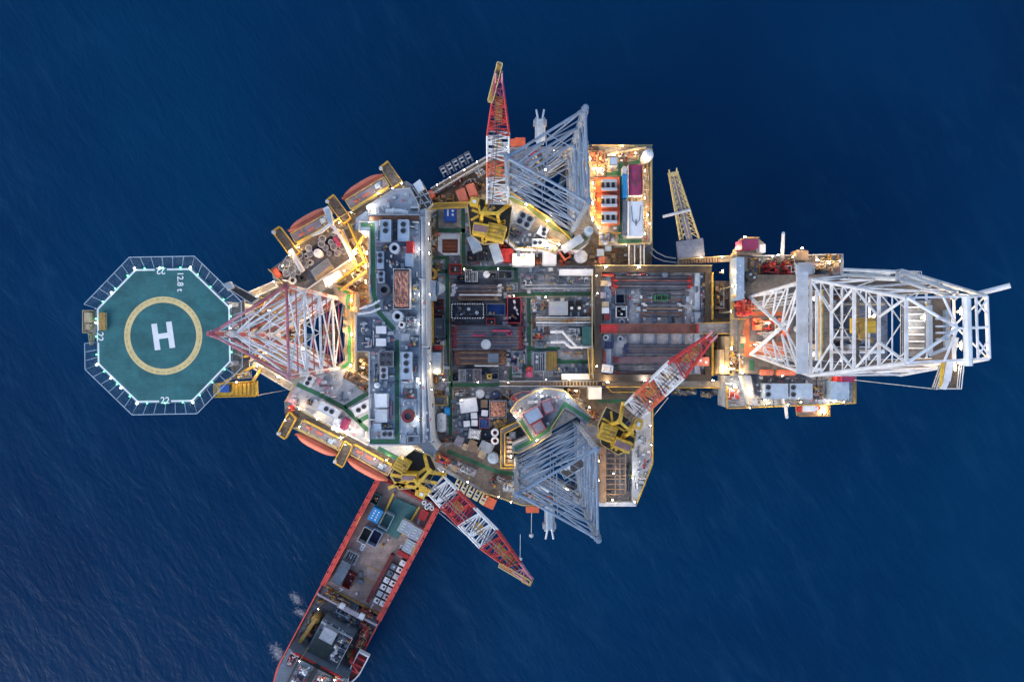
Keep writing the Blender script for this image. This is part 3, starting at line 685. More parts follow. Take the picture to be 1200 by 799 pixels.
# ================================================================ pedestal cranes
def crane(label, base, tip, bw, bands, deckpoly, dh, ped, house, cab, counter, gantry, hb, ht, deckm='turret_dark', walk=None, tipm='pink', walkp=None, lift=None, side=1):
    """base / tip: image point and height of the boom foot and head; bands: (t0,t1,material)"""
    c = XY(*ped, 0); root = wthing('pedestal_crane', label, 'crane', (c.x,c.y,DZ-2))
    pr = 9*M(dh)
    pc = XY(*ped, dh)
    MB().cyl(pc.x,pc.y,DZ-2,DZ+dh-0.4,pr*0.8,20).ring(pc.x,pc.y,DZ+dh-1.2,DZ+dh-0.3,pr*0.8,pr*0.95,20).build('pedestal', 'yellow', root)
    q = P(deckpoly, dh); MB().prism(q, DZ+dh-0.25, DZ+dh).build('turret_deck', deckm, root)
    railing(root, deckpoly, dh, 'pale_yellow', 1.1, 0.07, True)
    # machinery house
    hx, hy, hw, hl, hr, hh = house; p = XY(hx,hy,dh+hh); a = R(hr); m = M(dh+hh)
    MB().box(p.x,p.y,DZ+dh,DZ+dh+hh,hw*m,hl*m,a).build('machinery_house', 'yellow', root)
    rb = MB()
    for i in (-.35,-.1,.15,.38): rb.box(p.x-sin(a)*i*hl*m, p.y+cos(a)*i*hl*m, DZ+dh+hh, DZ+dh+hh+0.12, hw*m*0.9, 0.12, a)
    rb.box(p.x+cos(a)*hw*m*.2,p.y+sin(a)*hw*m*.2,DZ+dh+hh,DZ+dh+hh+0.5,hw*m*.25,hl*m*.25,a).build('roof_ribs', 'ochre', root)
    cx_, cy_, cw, cl, cr, chh = cab; p = XY(cx_,cy_,dh+chh); a = R(cr); m = M(dh+chh)
    k = MB().box(p.x,p.y,DZ+dh,DZ+dh+chh,cw*m,cl*m,a).build('cab', 'yellow', root)
    MB().box(p.x,p.y,DZ+dh+chh+.003,DZ+dh+chh+.08,cw*m*.42,cl*m*.42,a).build('roof_window', 'paint_white', k)
    MB().box(p.x,p.y,DZ+dh+chh*.45,DZ+dh+chh*.85,cw*m*1.03,cl*m*.8,a).build('window', 'glass', k)
    ux, uy, uw, ul, ur, uh = counter; p = XY(ux,uy,dh+uh); a = R(ur); m = M(dh+uh)
    MB().box(p.x,p.y,DZ+dh,DZ+dh+uh,uw*m,ul*m,a).build('winch_housing', 'yellow', root)
    mat_ = 'winch_purple'
    MB().box(p.x,p.y,DZ+dh+uh+.003,DZ+dh+uh+.10,uw*m*.92,ul*m*.55,a).build('winch_roof', mat_, root)
    # A-frame gantry
    B = W(base[0],base[1],hb); T = W(tip[0],tip[1],ht); ax = (T-B).normalized(); u = ax.cross(Vector((0,0,1))).normalized(); v = u.cross(ax)
    G1 = W(gantry[0],gantry[1],gantry[2]); gw = bw*0.5
    for s in (-1,1):
        MB().bar(B+u*s*gw+Vector((0,0,-(hb-dh))), G1+u*s*gw*.7, 0.55, 0.5).bar(G1+u*s*gw*.7, Vector((G1.x,G1.y,DZ+dh))-Vector((ax.x,ax.y,0))*2.6+u*s*gw, 0.5, 0.45).build('gantry_leg', 'yellow', root)
    MB().bar(G1-u*gw, G1+u*gw, 0.5, 0.5).build('gantry_head', 'yellow', root)
    for s in (-1,1): MB().bar(B+u*s*bw*.5+Vector((0,0,-(hb-dh))), B+u*s*bw*.5+Vector((0,0,.4)), 0.7, 0.7).build('boom_foot', 'yellow', root)
    # boom: coloured lengths of four chords and lacing
    L = (T-B).length
    def half(t):
        wd = bw/2*(1.0 if t < 0.60 else 1.0-0.72*(t-0.60)/0.40); dp = 0.85*(0.35+0.65*min(1,t/0.14)) if t < 0.6 else 0.85*(1-0.6*(t-0.6)/0.4)
        return wd, dp
    def pt(t, i, j):
        wd, dp = half(t); return B+ax*L*t+u*i*wd+v*j*dp
    for t0, t1, m in bands:
        n = max(2, int(round((t1-t0)*L/1.25))); mb = MB()
        for i in (-1,1):
            for j in (-1,1): mb.tube(pt(t0,i,j), pt(t1,i,j), 0.17, 6)
        for k in range(n+1):
            t = t0+(t1-t0)*k/n
            for j in (-1,1): mb.tube(pt(t,-1,j), pt(t,1,j), 0.12, 5)
            for i in (-1,1): mb.tube(pt(t,i,-1), pt(t,i,1), 0.06, 4)
        for k in range(n):
            ta, tb = t0+(t1-t0)*k/n, t0+(t1-t0)*(k+1)/n; s = 1 if k % 2 else -1
            for j in (-1,1): mb.tube(pt(ta,-s,j), pt(tb,s,j), 0.13, 5)
            for i in (-1,1): mb.tube(pt(ta,i,-s), pt(tb,i,s), 0.07, 4)
        mb.build('boom_section', m, root)
    # boom walkway plates, head, sheaves
    for t0, t1 in ((0.20,0.30),(0.44,0.52),(0.66,0.86)):
        a_, b_ = B+ax*L*t0-v*.5, B+ax*L*t1-v*.5; MB().bar(a_, b_, bw*0.34, 0.06).build('boom_catwalk', 'ochre', root)
    hd = MB().bar(T-ax*0.6-u*.5, T+ax*1.0-u*.5, 0.25, 1.1).bar(T-ax*0.6+u*.5, T+ax*1.0+u*.5, 0.25, 1.1).build('boom_head', tipm, root)
    sh = MB()
    for s in (-.2,.2): sh.tube(T+ax*.6+u*(s-.05), T+ax*.6+u*(s+.05), 0.55, 14)
    sh.build('sheave', 'dark_steel', hd)
    if walkp:
        a_, b_ = W(*walkp[0]), W(*walkp[1]); ww = walkp[2]; e_ = (b_-a_).normalized().cross(Vector((0,0,1))).normalized()
        wk = MB().bar(a_, b_, ww, 0.08).build('tip_platform', 'ochre', root)
        rail_mb([a_+e_*ww/2, b_+e_*ww/2, b_-e_*ww/2, a_-e_*ww/2], 1.0, 0.06, True, toe=False).build('platform_railing', 'pale_yellow', wk)
    if walk:
        w0, w1, off, ww = walk
        a_, b_ = B+ax*L*w0+u*off, B+ax*L*w1+u*(off-side*.2)
        wk = MB().bar(a_, b_, ww, 0.08).build('tip_platform', 'ochre', root)
        rp = [a_+u*ww/2, b_+u*ww/2, b_-u*ww/2, a_-u*ww/2]; rail_mb(rp, 1.0, 0.07, True, toe=False).build('platform_railing', 'pale_yellow', wk)
    rp = MB()
    for s in (-.6,.6): rp.tube(G1+u*s*.6, T+u*s*.5-ax*1.5+v*.6, 0.05, 5).tube(G1+u*s*.3, B+ax*L*.72+u*s*.6+v*.85, 0.045, 5)
    rp.build('pendant_ropes', 'dark_steel', root)
    if lift:
        z1 = DZ+lift; MB().tube(T+ax*.8-u*.15, Vector((T.x+ax.x*.8,T.y+ax.y*.8,z1)), 0.04, 5).build('hoist_rope', 'dark_steel', root)
    return root, T+ax*.8
mat('plate_pale', (0.60,0.615,0.65), 0.65, 0, 0.25, 0.35, 0.6, (0.30,0.27,0.25), seam=0.3)
mat('derrick_white', (0.66,0.67,0.70), 0.45, 0, 0.18, 0.8, 0.6, (0.40,0.33,0.28))
mat('winch_purple', (0.27,0.16,0.17), 0.7, 0, 0.25, 0.8, 0.4, (0.16,0.10,0.09))
def hook(label, pos, z):
    root = thing('hook_block', label, 'crane hook', (pos.x,pos.y,z))
    MB().bar((0,0,0.9),(0,0,2.0),0.7,0.35).tube((0,-.25,1.4),(0,.25,1.4),0.45,12).build('block', 'pale', root)
    h_ = MB(); pts = [Vector((0.35*cos(t),0,0.45+0.35*sin(t))) for t in [R(x) for x in range(100,-161,-26)]]
    h_.path(pts, 0.09, 6).build('hook', 'dark_steel', root); return root
r1, t1 = crane('yellow crane whose red and white boom points out beside the upper blue grey leg', (583,238), (584.5,92), 3.6,
  [(0,.24,'white'),(.24,.37,'orange'),(.37,.58,'white'),(.58,.86,'red'),(.86,1,'magenta')],
  [(548,240),(558,232),(600,243),(596,278),(588,285),(566,287),(552,276)], 13, (574,262), (581,272,22,19,-14,3.4), (556,236,10,9,-15,2.8), (563,268,18,13,-10,4.2), (574,250,19), 15.5, 29,
  walkp=((574.5,121,27.4),(586,76,29.6),0.85))
r2, t2 = crane('yellow crane near the grid bay with its boom reaching across the pipe deck', (741,482), (833,395), 3.7,
  [(0,.13,'white'),(.13,.34,'orange'),(.34,.58,'white'),(.58,.85,'red'),(.85,1,'red')],
  [(700,498),(710,476),(724,483),(736,490),(745,506),(742,524),(724,532),(704,520)], 12, (726,506), (713,508,18,19,-20,3.2), (748,497,10,12,-20,2.8), (730,522,21,13,-22,4.0), (733,500,18), 14, 23)
r3, t3 = crane('yellow crane above the stern of the red supply ship, boom over the sea', (511,568), (617,676), 4.1,
  [(0,.16,'white'),(.16,.36,'red'),(.36,.60,'white'),(.60,.90,'red'),(.90,1,'pink')],
  [(468,540),(486,526),(505,533),(512,548),(505,562),(495,570),(468,572),(458,556)], 12, (482,552), (470,546,17,15,-30,3.2), (494,579,10,9,-28,2.6), (479,560,18,9,-2,3.8), (496,560,18), 14, 22,
  deckm='black', walkp=((585,660,20.4),(621,681,22.2),0.7))
for pairs_, r_, zz in (([((553,246),(592,262)),((561,240),(566,285)),((592,258),(568,284)),((552,258),(580,243))],r1,14.6),([((706,490),(744,512)),((716,482),(722,528)),((740,498),(716,526))],r2,13.6)):
    for a_, b_ in pairs_: MB().bar(W(*a_,zz), W(*b_,zz), 0.4, 0.35).build('gantry_strut', 'yellow', r_)
MB().bar(W(613,678,22.3), W(623,683,22.3), 1.1, 0.5).build('head_platform', 'ochre', r3)
rg = MB()
for a_, b_ in [((458,556),(512,566)),((462,566),(505,575)),((470,570),(500,548)),((455,572),(478,562)),((490,566),(488,580))]:
    rg.bar(W(*a_,14.5), W(*b_,14.5), 0.55, 0.4)
rg.build('gantry_strut', 'yellow', r3)

# ================================================================ drilling end: substructure, drill floor, derrick
c = XY(915,385,6)
cant = wthing('cantilever', 'wide pipe deck framed in dark beams between the main deck and the drill floor', 'cantilever', (c.x,c.y,DZ))
CH = 5.0
MB().prism(P([(698,312),(832,312),(832,446),(698,446)], CH), DZ+0.01, DZ+CH-0.6).build('base_structure', 'deck_dark', cant)
MB().prism(P([(703,318),(828,318),(828,440),(703,440)], CH), DZ+CH-0.597, DZ+CH-0.4).build('pipe_deck_plate', 'plate_pale', cant)
MB().prism(P([(832.5,330),(868,330),(868,440),(832.5,440)], CH-3), DZ+0.01, DZ+CH-3).build('aft_deck', 'deck_brown', cant)
for a_, b_ in [((697,315.5),(833,315.5)),((697,442.5),(833,442.5)),((701,319.6),(701,438.4)),((829.5,319.6),(829.5,438.4))]:
    MB().bar(W(*a_,CH+.35), W(*b_,CH+.35), 1.25, 1.3).build('skid_beam', 'black_brown' if 'black_brown' in MATS else mat('black_brown',(0.045,0.036,0.03),0.7,0,0.4,0.6,0.5,(0.09,0.06,0.04)).name, cant)
for x in (718,735.5,752,768.5,785,801): MB().bar(W(x,321,CH-.2), W(x,438,CH-.2), 0.45, 0.35).build('rack_beam', 'slate', cant)
MB().bar(W(817,320,CH-.1), W(817,438,CH-.1), 1.0, 0.4).bar(W(709.5,322,CH-.2), W(709.5,437,CH-.2), 2.2, 0.2).build('deck_strip', 'light_blue', cant)
railing(cant, [(697,311.5),(833,311.5)], CH+1, 'pale_yellow'); railing(cant, [(693.5,320),(693.5,442)], CH, 'pale_yellow'); railing(cant, [(834,320),(834,374)], CH+1, 'yellow'); railing(cant, [(834,392),(834,440)], CH+1, 'yellow')
cw = wthing('catwalk', 'long rust red pipe catwalk running across the pipe deck to the drill floor', 'catwalk', (*XY(760,385,CH+1),DZ+CH-.4))
mat('catwalk_red', (0.17,0.07,0.06), 0.8, 0, 0.6, 0.3, 0.85, (0.11,0.085,0.08))
MB().box(*XY(764,385,CH+1), DZ+CH-.39, DZ+CH+1, 122*M(CH+1), 10.5*M(CH+1)).build('catwalk_table', 'catwalk_red', cw)
MB().box(*XY(714,385,CH+1.01), DZ+CH+1.002, DZ+CH+1.03, 20*M(CH+1), 10.5*M(CH+1)).box(*XY(821,385,CH+1.01), DZ+CH+1.002, DZ+CH+1.03, 9*M(CH+1), 10*M(CH+1)).build('red_plate', 'red', cw)
for s in (-5.4,5.4): MB().bar(W(703,385+s,CH+1.05), W(825,385+s,CH+1.05), 0.16, 0.25).build('side_rail', 'rust', cw)
MB().prism(P([(820,379),(870,378),(870,391),(820,391)], 9), DZ+8.2, DZ+8.5).build('ramp', 'deck_dark', cw)
railing(cw, [(820,378.5),(870,377.5)], 8.5, 'yellow'); railing(cw, [(820,391),(870,391)], 8.5, 'yellow')
# drill floor
FH = 11.0
df = wthing('drill_floor', 'raised drill floor crowded with red machinery under the white derrick', 'drill floor', (*XY(930,380,FH),DZ+2))
MB().prism(P([(868,312),(975,304),(975,440),(868,440)], FH-3.5), DZ+1, DZ+FH-3.8).build('substructure', 'deck_dark', df)
MB().prism(P([(866,322),(972,322),(972,438),(866,438)], FH), DZ+FH-3.78, DZ+FH-.2, ).build('floor_box', 'slate', df)
MB().prism(P([(866,322),(972,322),(972,438),(866,438)], FH), DZ+FH-.197, DZ+FH).build('floor_plate', 'deck_brown', df)
zone([(880,365),(920,365),(926,385),(920,418),(872,418),(872,380)], 'orange_floor' if 'orange_floor' in MATS else mat('orange_floor',(0.42,0.12,0.055),0.7,0,0.4,0.5,0.5,(0.2,0.09,0.05)).name, 'floor_paint', 0.004, FH, df)
walkway(df, [(868,404),(880,404)], FH, 7, 'green', 0.009); walkway(df, [(878,428),(884,428)], FH, 12, 'green', 0.009)
MB().prism(P([(857,300),(876,300),(876,440),(857,440)], FH-1), DZ+FH-2, DZ+FH-1.2).build('side_walkway', 'deck_beige', df)
railing(df, [(857,300),(857,374)], FH-1.2, 'yellow'); railing(df, [(857,394),(857,440)], FH-1.2, 'yellow'); railing(df, [(860,374),(872,374)], FH, 'yellow')
MB().prism(P([(866,300),(985,298),(985,322),(866,324)], FH-3), DZ+1.5, DZ+FH-3.2).build('north_deck', 'deck_dark', df)
railing(df, [(880,300.5),(985,298.5),(985,321)], FH-3.2, 'pale')
MB().prism(P([(850,440),(1000,438),(1000,472),(960,474),(850,477)], FH-3.5), DZ+2, DZ+FH-3.7).build('south_deck', 'deck_grey', df)
railing(df, [(853,478),(906,476),(1000,472),(1000,440)], FH-3.7, 'yellow')
railing(df, [(851,452),(851,478)], FH-3.7, 'yellow')

# derrick: four legs, the front face kinked where the wind wall sits
dk = wthing('derrick', 'tall white lattice drilling derrick leaning out over the open sea in this view from above', 'derrick', (*XY(930,383,FH),DZ+FH))
def lerp(a, b, t): return a+(b-a)*t
HM, HT = 37.0, 57.0
fl = [W(878,348,FH), W(950,327,HM), W(1062,349,HT)]          # front, upper chord in the picture
fr_ = [W(880,415,FH), W(950,440,HM), W(1062,425,HT)]
bl = [W(958,337,FH), W(1057,317,HM), W(1155,347,HT)]          # back legs
br = [W(958,428,FH), W(1056,439,HM), W(1158,420,HT)]
cr_ = 0.27
for ch in (fl, fr_, bl, br):
    MB().path(ch, cr_, 8).build('derrick_leg', 'derrick_white', dk)
def on(ch, s):
    """s 0..1 floor to kink, 1..2 kink to crown"""
    return ch[0].lerp(ch[1], s) if s <= 1 else ch[1].lerp(ch[2], s-1)
def face(a, b, levels, x_from=0, mid=False):
    for k in range(len(levels)):
        MB().bar(on(a,levels[k]), on(b,levels[k]), 0.26, 0.26).build('girt', 'derrick_white', dk)
        if k < len(levels)-1:
            A, B = on(a,levels[k]), on(b,levels[k]); C, D = on(a,levels[k+1]), on(b,levels[k+1])
            m1 = (C+D)/2 if k % 2 == 0 else (A+B)/2
            if k % 2 == 0:
                MB().tube(A, m1, 0.11, 7).build('brace', 'derrick_white', dk); MB().tube(B, m1, 0.11, 7).build('brace', 'derrick_white', dk)
            else:
                MB().tube(C, m1, 0.11, 7).build('brace', 'derrick_white', dk); MB().tube(D, m1, 0.11, 7).build('brace', 'derrick_white', dk)
up = [1.0, 1.25, 1.5, 1.75, 2.0]
# front: big K below the wind wall, girts above
MB().tube(fl[0], fl[1].lerp(fr_[1],.5)+(fl[0]-fl[1])*.35, 0.36, 8).build('brace', 'derrick_white', dk)
MB().tube(fr_[0], fl[1].lerp(fr_[1],.5)+(fr_[0]-fr_[1])*.35, 0.36, 8).build('brace', 'derrick_white', dk)
for s in (.3,.5,.68,.84):
    kx = fl[1].lerp(fr_[1],.5)+(fl[0]-fl[1])*.35
    a_ = on(fl,s); b_ = fl[0].lerp(kx, min(1,s*1.3)); MB().tube(a_,b_,0.17,6).build('brace', 'derrick_white', dk)
    a2 = on(fr_,s); b2 = fr_[0].lerp(kx, min(1,s*1.3)); MB().tube(a2,b2,0.17,6).build('brace', 'derrick_white', dk)
    MB().tube(b_, on(fl,min(1,s+.16)), 0.13, 6).build('brace', 'derrick_white', dk); MB().tube(b2, on(fr_,min(1,s+.16)), 0.13, 6).build('brace', 'derrick_white', dk)
for k in range(8):
    s0, s1 = 1+k/8, 1+(k+1)/8
    if k % 2 == 0: MB().bar(on(fl,s1), on(fr_,s1), 0.14, 0.14).build('girt', 'derrick_white', dk)
    for c0, c1 in ((0,.18),(1,.82)):
        MB().tube(on(fl,s0).lerp(on(fr_,s0),c0), on(fl,s1).lerp(on(fr_,s1),c1), .08, 6).build('brace', 'derrick_white', dk)
for k, s in enumerate(up): MB().bar(on(fl,s), on(fr_,s), 0.36, 0.36).build('girt', 'derrick_white', dk)
for k in range(4):
    m0 = on(fl,up[k]).lerp(on(fr_,up[k]),.5); m1 = on(fl,up[k+1]).lerp(on(fr_,up[k+1]),.5)
    if k % 2 == 0:
        for ch in (fl,fr_): MB().tube(on(ch,up[k]), on(fl,up[k+1]).lerp(on(fr_,up[k+1]), .33 if ch is fl else .67), 0.17, 7).build('brace', 'derrick_white', dk)
    else:
        for ch in (fl,fr_): MB().tube(on(ch,up[k+1]), on(fl,up[k]).lerp(on(fr_,up[k]), .33 if ch is fl else .67), 0.2, 7).build('brace', 'derrick_white', dk)
face(fl, bl, [0,.25,.5,.75,1.0,1.25,1.5,1.75,2.0]); face(fr_, br, [0,.25,.5,.75,1.0,1.25,1.5,1.75,2.0])
face(bl, br, [0,.33,.66,1.0,1.33,1.66,2.0])
for s_lv, w_in in ((.55,.16),(1.12,.2),(1.55,.22)):
    a4 = [on(fl,s_lv), on(bl,s_lv), on(br,s_lv), on(fr_,s_lv)]; cc4 = sum(a4, Vector())/4; i4 = [p.lerp(cc4, w_in) for p in a4]
    for k in range(4):
        j = (k+1)%4
        if k == 3: continue
        pl4 = [a4[k].xy, a4[j].xy, i4[j].xy, i4[k].xy]; MB().prism(pl4, min(a4[k].z,a4[j].z)-.1, min(a4[k].z,a4[j].z)).build('inner_platform', 'grating', dk)
        rail_mb([i4[k], i4[j]], 1.0, .045, toe=False).build('platform_railing', 'pale', dk)
for off in (.12,.2,.8,.9):
    lad = MB(); p0_, p1_ = on(fl,.98).lerp(on(fr_,.98),off)+Vector((.5,0,0)), fl[0].lerp(fr_[0],off)+Vector((.9,0,0))
    for s in (-.25,.25): lad.tube(p0_+Vector((0,s,0)), p1_+Vector((0,s,0)), .05, 5)
    for i in range(40): q5 = p0_.lerp(p1_,(i+.5)/40); lad.tube(q5+Vector((0,-.25,0)), q5+Vector((0,.25,0)), .03, 4)
    lad.build('ladder', 'white', dk)
for y in (352,366,398,412): MB().tube(Vector((*XY(1000,y,30),DZ+FH)), Vector((*XY(1062,352+(y-352)*.95,HT-1),DZ+HT-6)), .07, 5).build('hanging_line', 'dark_steel', dk)
# crown: water table with beams, sheaves and a tall lightning pole
zt = fl[2].z
MB().prism([fl[2].xy.lerp(bl[2].xy,.40), fl[2].xy.lerp(bl[2].xy,.64), fr_[2].xy.lerp(br[2].xy,.64), fr_[2].xy.lerp(br[2].xy,.40)], zt-1.7, zt-1.5).build('crown_grating', 'brown', dk)
def crown(u, v, dz=0): return fl[2].lerp(bl[2],u).lerp(fr_[2].lerp(br[2],u), v)+Vector((0,0,dz))
for a_, b_, r_ in [((0,0),(.62,.5),.2),((0,1),(.62,.5),.2),((.62,.5),(1,.5),.17),((.45,0),(.62,.5),.16),((.45,1),(.62,.5),.16),((.74,0),(.74,1.1),.5),((.86,0),(.86,1),.16),((1,0),(1,1),.18),((.86,.05),(1,.3),.12),((.86,.3),(1,.05),.12),((.86,.7),(1,.95),.12),((.86,.95),(1,.7),.12)]:
    MB().tube(crown(*a_,.3), crown(*b_,.3), r_, 8).build('crown_beam', 'white', dk)
MB().bar(crown(.33,.12,-.8), crown(.33,.9,-.8), 0.5, 0.6).bar(crown(.33,.9,-.8), crown(.55,.8,-.9), 0.4, 0.5).bar(crown(.55,.2,-.9), crown(.55,.8,-.9), 0.6, 0.6).build('crown_block_beam', 'pale', dk)
for v in (.34,.46,.56,.66): MB().tube(crown(.44,v,.1)-Vector((0,.12,0)), crown(.44,v,.1)+Vector((0,.12,0)), 0.75, 16).build('crown_sheave', 'grey', dk)
q0 = W(1128,349,HT-4); q1 = W(1184,334.5,HT-1); MB().tube(q0, q1, 0.34, 10).build('vent_pole', 'white', dk); 
for a_, b_ in [((988,316,40),(1062,319,46)),((988,322,38),(1062,327,46)),((1058,320,46),(1122,343,54)),((1055,328,46),(1120,350,55))]:
    MB().tube(W(*a_),W(*b_),0.26,8).build('standpipe', 'pale', dk)
MB().prism(P([(1050,318),(1075,319),(1075,331),(1050,330)], 46), DZ+45.8, DZ+46).build('side_platform', 'pale', dk)
rail_mb([W(*p,46) for p in ((1050,318),(1075,319),(1075,331),(1050,330))], 1.1, 0.06, True).build('railing', 'pale', dk)
MB().prism(P([(1102,426),(1124,426),(1121,455),(1092,455)], HT-4), DZ+HT-4.2, DZ+HT-4).build('side_platform', 'grating', dk)
rail_mb([W(*p,HT-4) for p in ((1102,426),(1124,426),(1121,455),(1092,455))], 1.1, 0.06, True).build('railing', 'white', dk)
arm = [W(1118,395,HT-3), W(1113,425,HT-3), W(1108,446,HT-3), W(1104,455,HT-3)]
MB().bar(arm[0], arm[2], 0.9, 0.7).bar(arm[2], arm[3], 0.7, 0.7).build('jib_arm', 'white', dk)
MB().bar(arm[1]+Vector((-.9,0,.1)), arm[3]+Vector((-.3,.2,.1)), 0.3, 0.4).build('jib_stripe', 'yellow', dk)
MB().bar(W(1088,352,HT-2), W(1102,388,HT-2), 0.8, 0.5).build('jib_arm', 'white', dk)
MB().bar(W(1086,356,HT-1.9), W(1094,372,HT-1.5), 0.3, 0.3).build('jib_stripe', 'yellow', dk)
for lb_pts, hh in (([(992,320),(1046,324),(1046,331),(992,328)], 38),([(1010,333),(1050,337),(1050,343),(1010,340)], 36)):
    MB().prism(P(lb_pts, hh), DZ+hh-.12, DZ+hh).build('side_walkway', 'grating', dk); rail_mb([W(*p,hh) for p in lb_pts], 1.1, .05, True, 1.2, toe=False).build('railing', 'pale', dk)
    for i in range(8):
        t = (i+.5)/8; x = lerp(lb_pts[0][0], lb_pts[1][0], t); MB().box(*XY(x, lb_pts[0][1]+5, hh), DZ+hh, DZ+hh+.6, .5, .4).build('cable_box', 'grey' if i%2 else 'white', dk)
# racking board and setback inside the derrick
MB().prism(P([(1064,352),(1085,352),(1085,418),(1064,418)], HT-12), DZ+HT-12.3, DZ+HT-12).build('monkey_board', 'dark_steel', dk)
for y in (360,368,376,384,392,400,408): MB().bar(W(1064,y,HT-11.8), W(1083,y,HT-11.8), 0.2, 0.2).build('board_finger', 'grey', dk)
# wind wall plate
p0, p1 = W(940,318,HM+.6), W(940,438,HM+.6)
ww = MB().bar(p0, p1, 13.5*M(HM), 0.3).build('wind_wall', 'pale', dk)
rb = MB()
for i in range(30):
    t = (i+.5)/30; q = p0.lerp(p1,t); rb.box(q.x,q.y,q.z+.15,q.z+.2,13.2*M(HM),0.10)
rb.build('rib', 'pale', ww)
MB().prism(P([(933,309),(951,309),(951,321),(933,321)], HM-3), DZ+HM-3.3, DZ+HM-3).build('stair_platform', 'pale', dk)
rail_mb([W(*p,HM-3) for p in ((933,309),(951,309),(951,321),(933,321))], 1.1, 0.06, True).build('railing', 'pale', dk)
MB().bar(W(962,335,20), W(962,428,20), 0.55, 0.5).build('guide_beam', 'yellow', dk)
MB().bar(W(957,332,21), W(957,436,21), 0.35, 0.5).build('guide_beam', 'white', dk)
# yellow top drive hanging inside
td = wthing('top_drive', 'yellow top drive hanging inside the white derrick', 'top drive', (*XY(1012,384,28),DZ+24))
MB().box(*XY(1019,381,30),DZ+25,DZ+30,2.0,2.4).build('motor_housing', 'yellow', td)
MB().bar(W(1003,375,30.5), W(1025,374,30.5), 0.6, 0.6).bar(W(1004,392,30), W(1001,380,30), 0.7, 0.7).bar(W(1007,378,30), W(1010,398,29.5), 0.7, 0.7).bar(W(1012,386,28.5), W(1016,397,27), 0.7, 0.6).bar(W(1016,397,27), W(1023,400,27), 0.5, 0.5).build('pipe_handler', 'ochre', td)
MB().tube(W(1012,385,29), Vector((*XY(1012,385,29),DZ+FH)), 0.14, 8).build('drill_stem', 'dark_steel', td)
MB().box(*XY(1010,386,29.5),DZ+28,DZ+29.5,0.9,1.1).build('gearbox', 'ochre', td)

# ================================================================ supply ship alongside
OX, OY = 472.0, 590.0
def SP(u, v, h): # u along the ship towards its bow, v across, in image units at the deck
    return W(OX-0.4666*u+0.884*v, OY+0.884*u+0.4666*v, h)
SH = -20.5; SANG = atan2(-0.884, -0.4666)
ship = wthing('supply_ship', 'red supply ship with a long plank cargo deck moored under the rig', 'ship', (SP(110,0,SH).x,SP(110,0,SH).y,-1))
def sxy(lst, h): return [SP(u,v,h).xy for u,v in lst]
MB().prism(sxy([(-14,-38),(-14,38),(240,41),(262,36),(276,20),(282,0),(276,-20),(262,-36),(240,-41)], SH), -1.5, DZ+SH-.1).build('hull', 'ship_red', ship)
MB().prism(sxy([(-12,-36.5),(-12,36.5),(127,36.5),(127,-36.5)], SH), DZ+SH-.097, DZ+SH).build('cargo_deck', 'plank', ship)
MB().prism(sxy([(127.2,-39.4),(127.2,39.4),(236,39.4),(262,34),(274,19),(279,0),(274,-19),(262,-34),(236,-39.4)], SH), DZ+SH-.097, DZ+SH).build('fore_deck', 'deck_dark', ship)
for s in (-1,1):
    e = 128 if s < 0 else 134
    MB().prism(sxy([(-14,s*35.8),(-14,s*41.5),(e,s*41.5),(e,s*35.8)][::s], SH+2.6), DZ+SH+.01, DZ+SH+2.6).build('crash_rail', 'ship_red', ship)
    mb = MB()
    for i in range(11): u = -10+i*(e+8)/11; mb.bar(SP(u,s*36,SH+2.66), SP(u,s*41,SH+2.66), 0.14, 0.1)
    for v in (36.1,38.6,41.2): mb.bar(SP(-13,s*v,SH+2.7), SP(e,s*v,SH+2.7), 0.16, 0.14)
    mb.build('rail_frame', 'ship_red' , ship)
    for i in range(13): u = -6+i*(e)/13; MB().bar(SP(u,s*39.8,SH+2.72), SP(u,s*41.3,SH+2.72), 0.35, 0.1).build('rail_notch', 'dark_red', ship)
    MB().prism(sxy([(e+.5,s*39.6),(e+.5,s*41),(238,s*41),(238,s*39.6)], SH+1.2)[::s], DZ+SH, DZ+SH+1.2).build('bulwark', 'ship_red', ship)
    MB().prism(sxy([(36,s*36),(36,s*37.4),(48,s*37.4),(48,s*36)], SH+2.75)[::s], DZ+SH+2.62, DZ+SH+2.75).build('yellow_mark', 'yellow', ship)
MB().bar(SP(127,-35,SH+.1), SP(127,35,SH+.1), 0.4, 0.5).build('deck_barrier', 'ochre', ship)
for a_, b_ in [((30,-14),(30,20)),((83,-5),(83,16)),((98,-6),(98,14))]: MB().bar(SP(*a_,SH+.03), SP(*b_,SH+.03), 0.25, 0.05).build('painted_line', 'ochre', ship)
def snum(px, py, s, size=1.6): 
    p = W(px,py,SH+.05); text_obj('deck_number', s, p, size, SANG+pi/2+pi, 'paint_white', ship)
snum(425,640.5,'8',2.2); snum(399,692.5,'2',2.2); snum(491.5,610,'3',1.9); snum(470.5,641,'8',1.8); snum(436,709.5,'1',2.0)
MB().prism(sxy([(-2,-11),(-4,17),(40,13),(38,-12)], SH+.5)[::-1], DZ+SH+.02, DZ+SH+.5).build('stern_hatch', 'teal', ship)
for v0, v1 in ((-15,-13),(19,17)): MB().bar(SP(-6,v0,SH+.6), SP(32,v1,SH+.6), 0.45, 0.7).build('hatch_rail', 'yellow', ship)
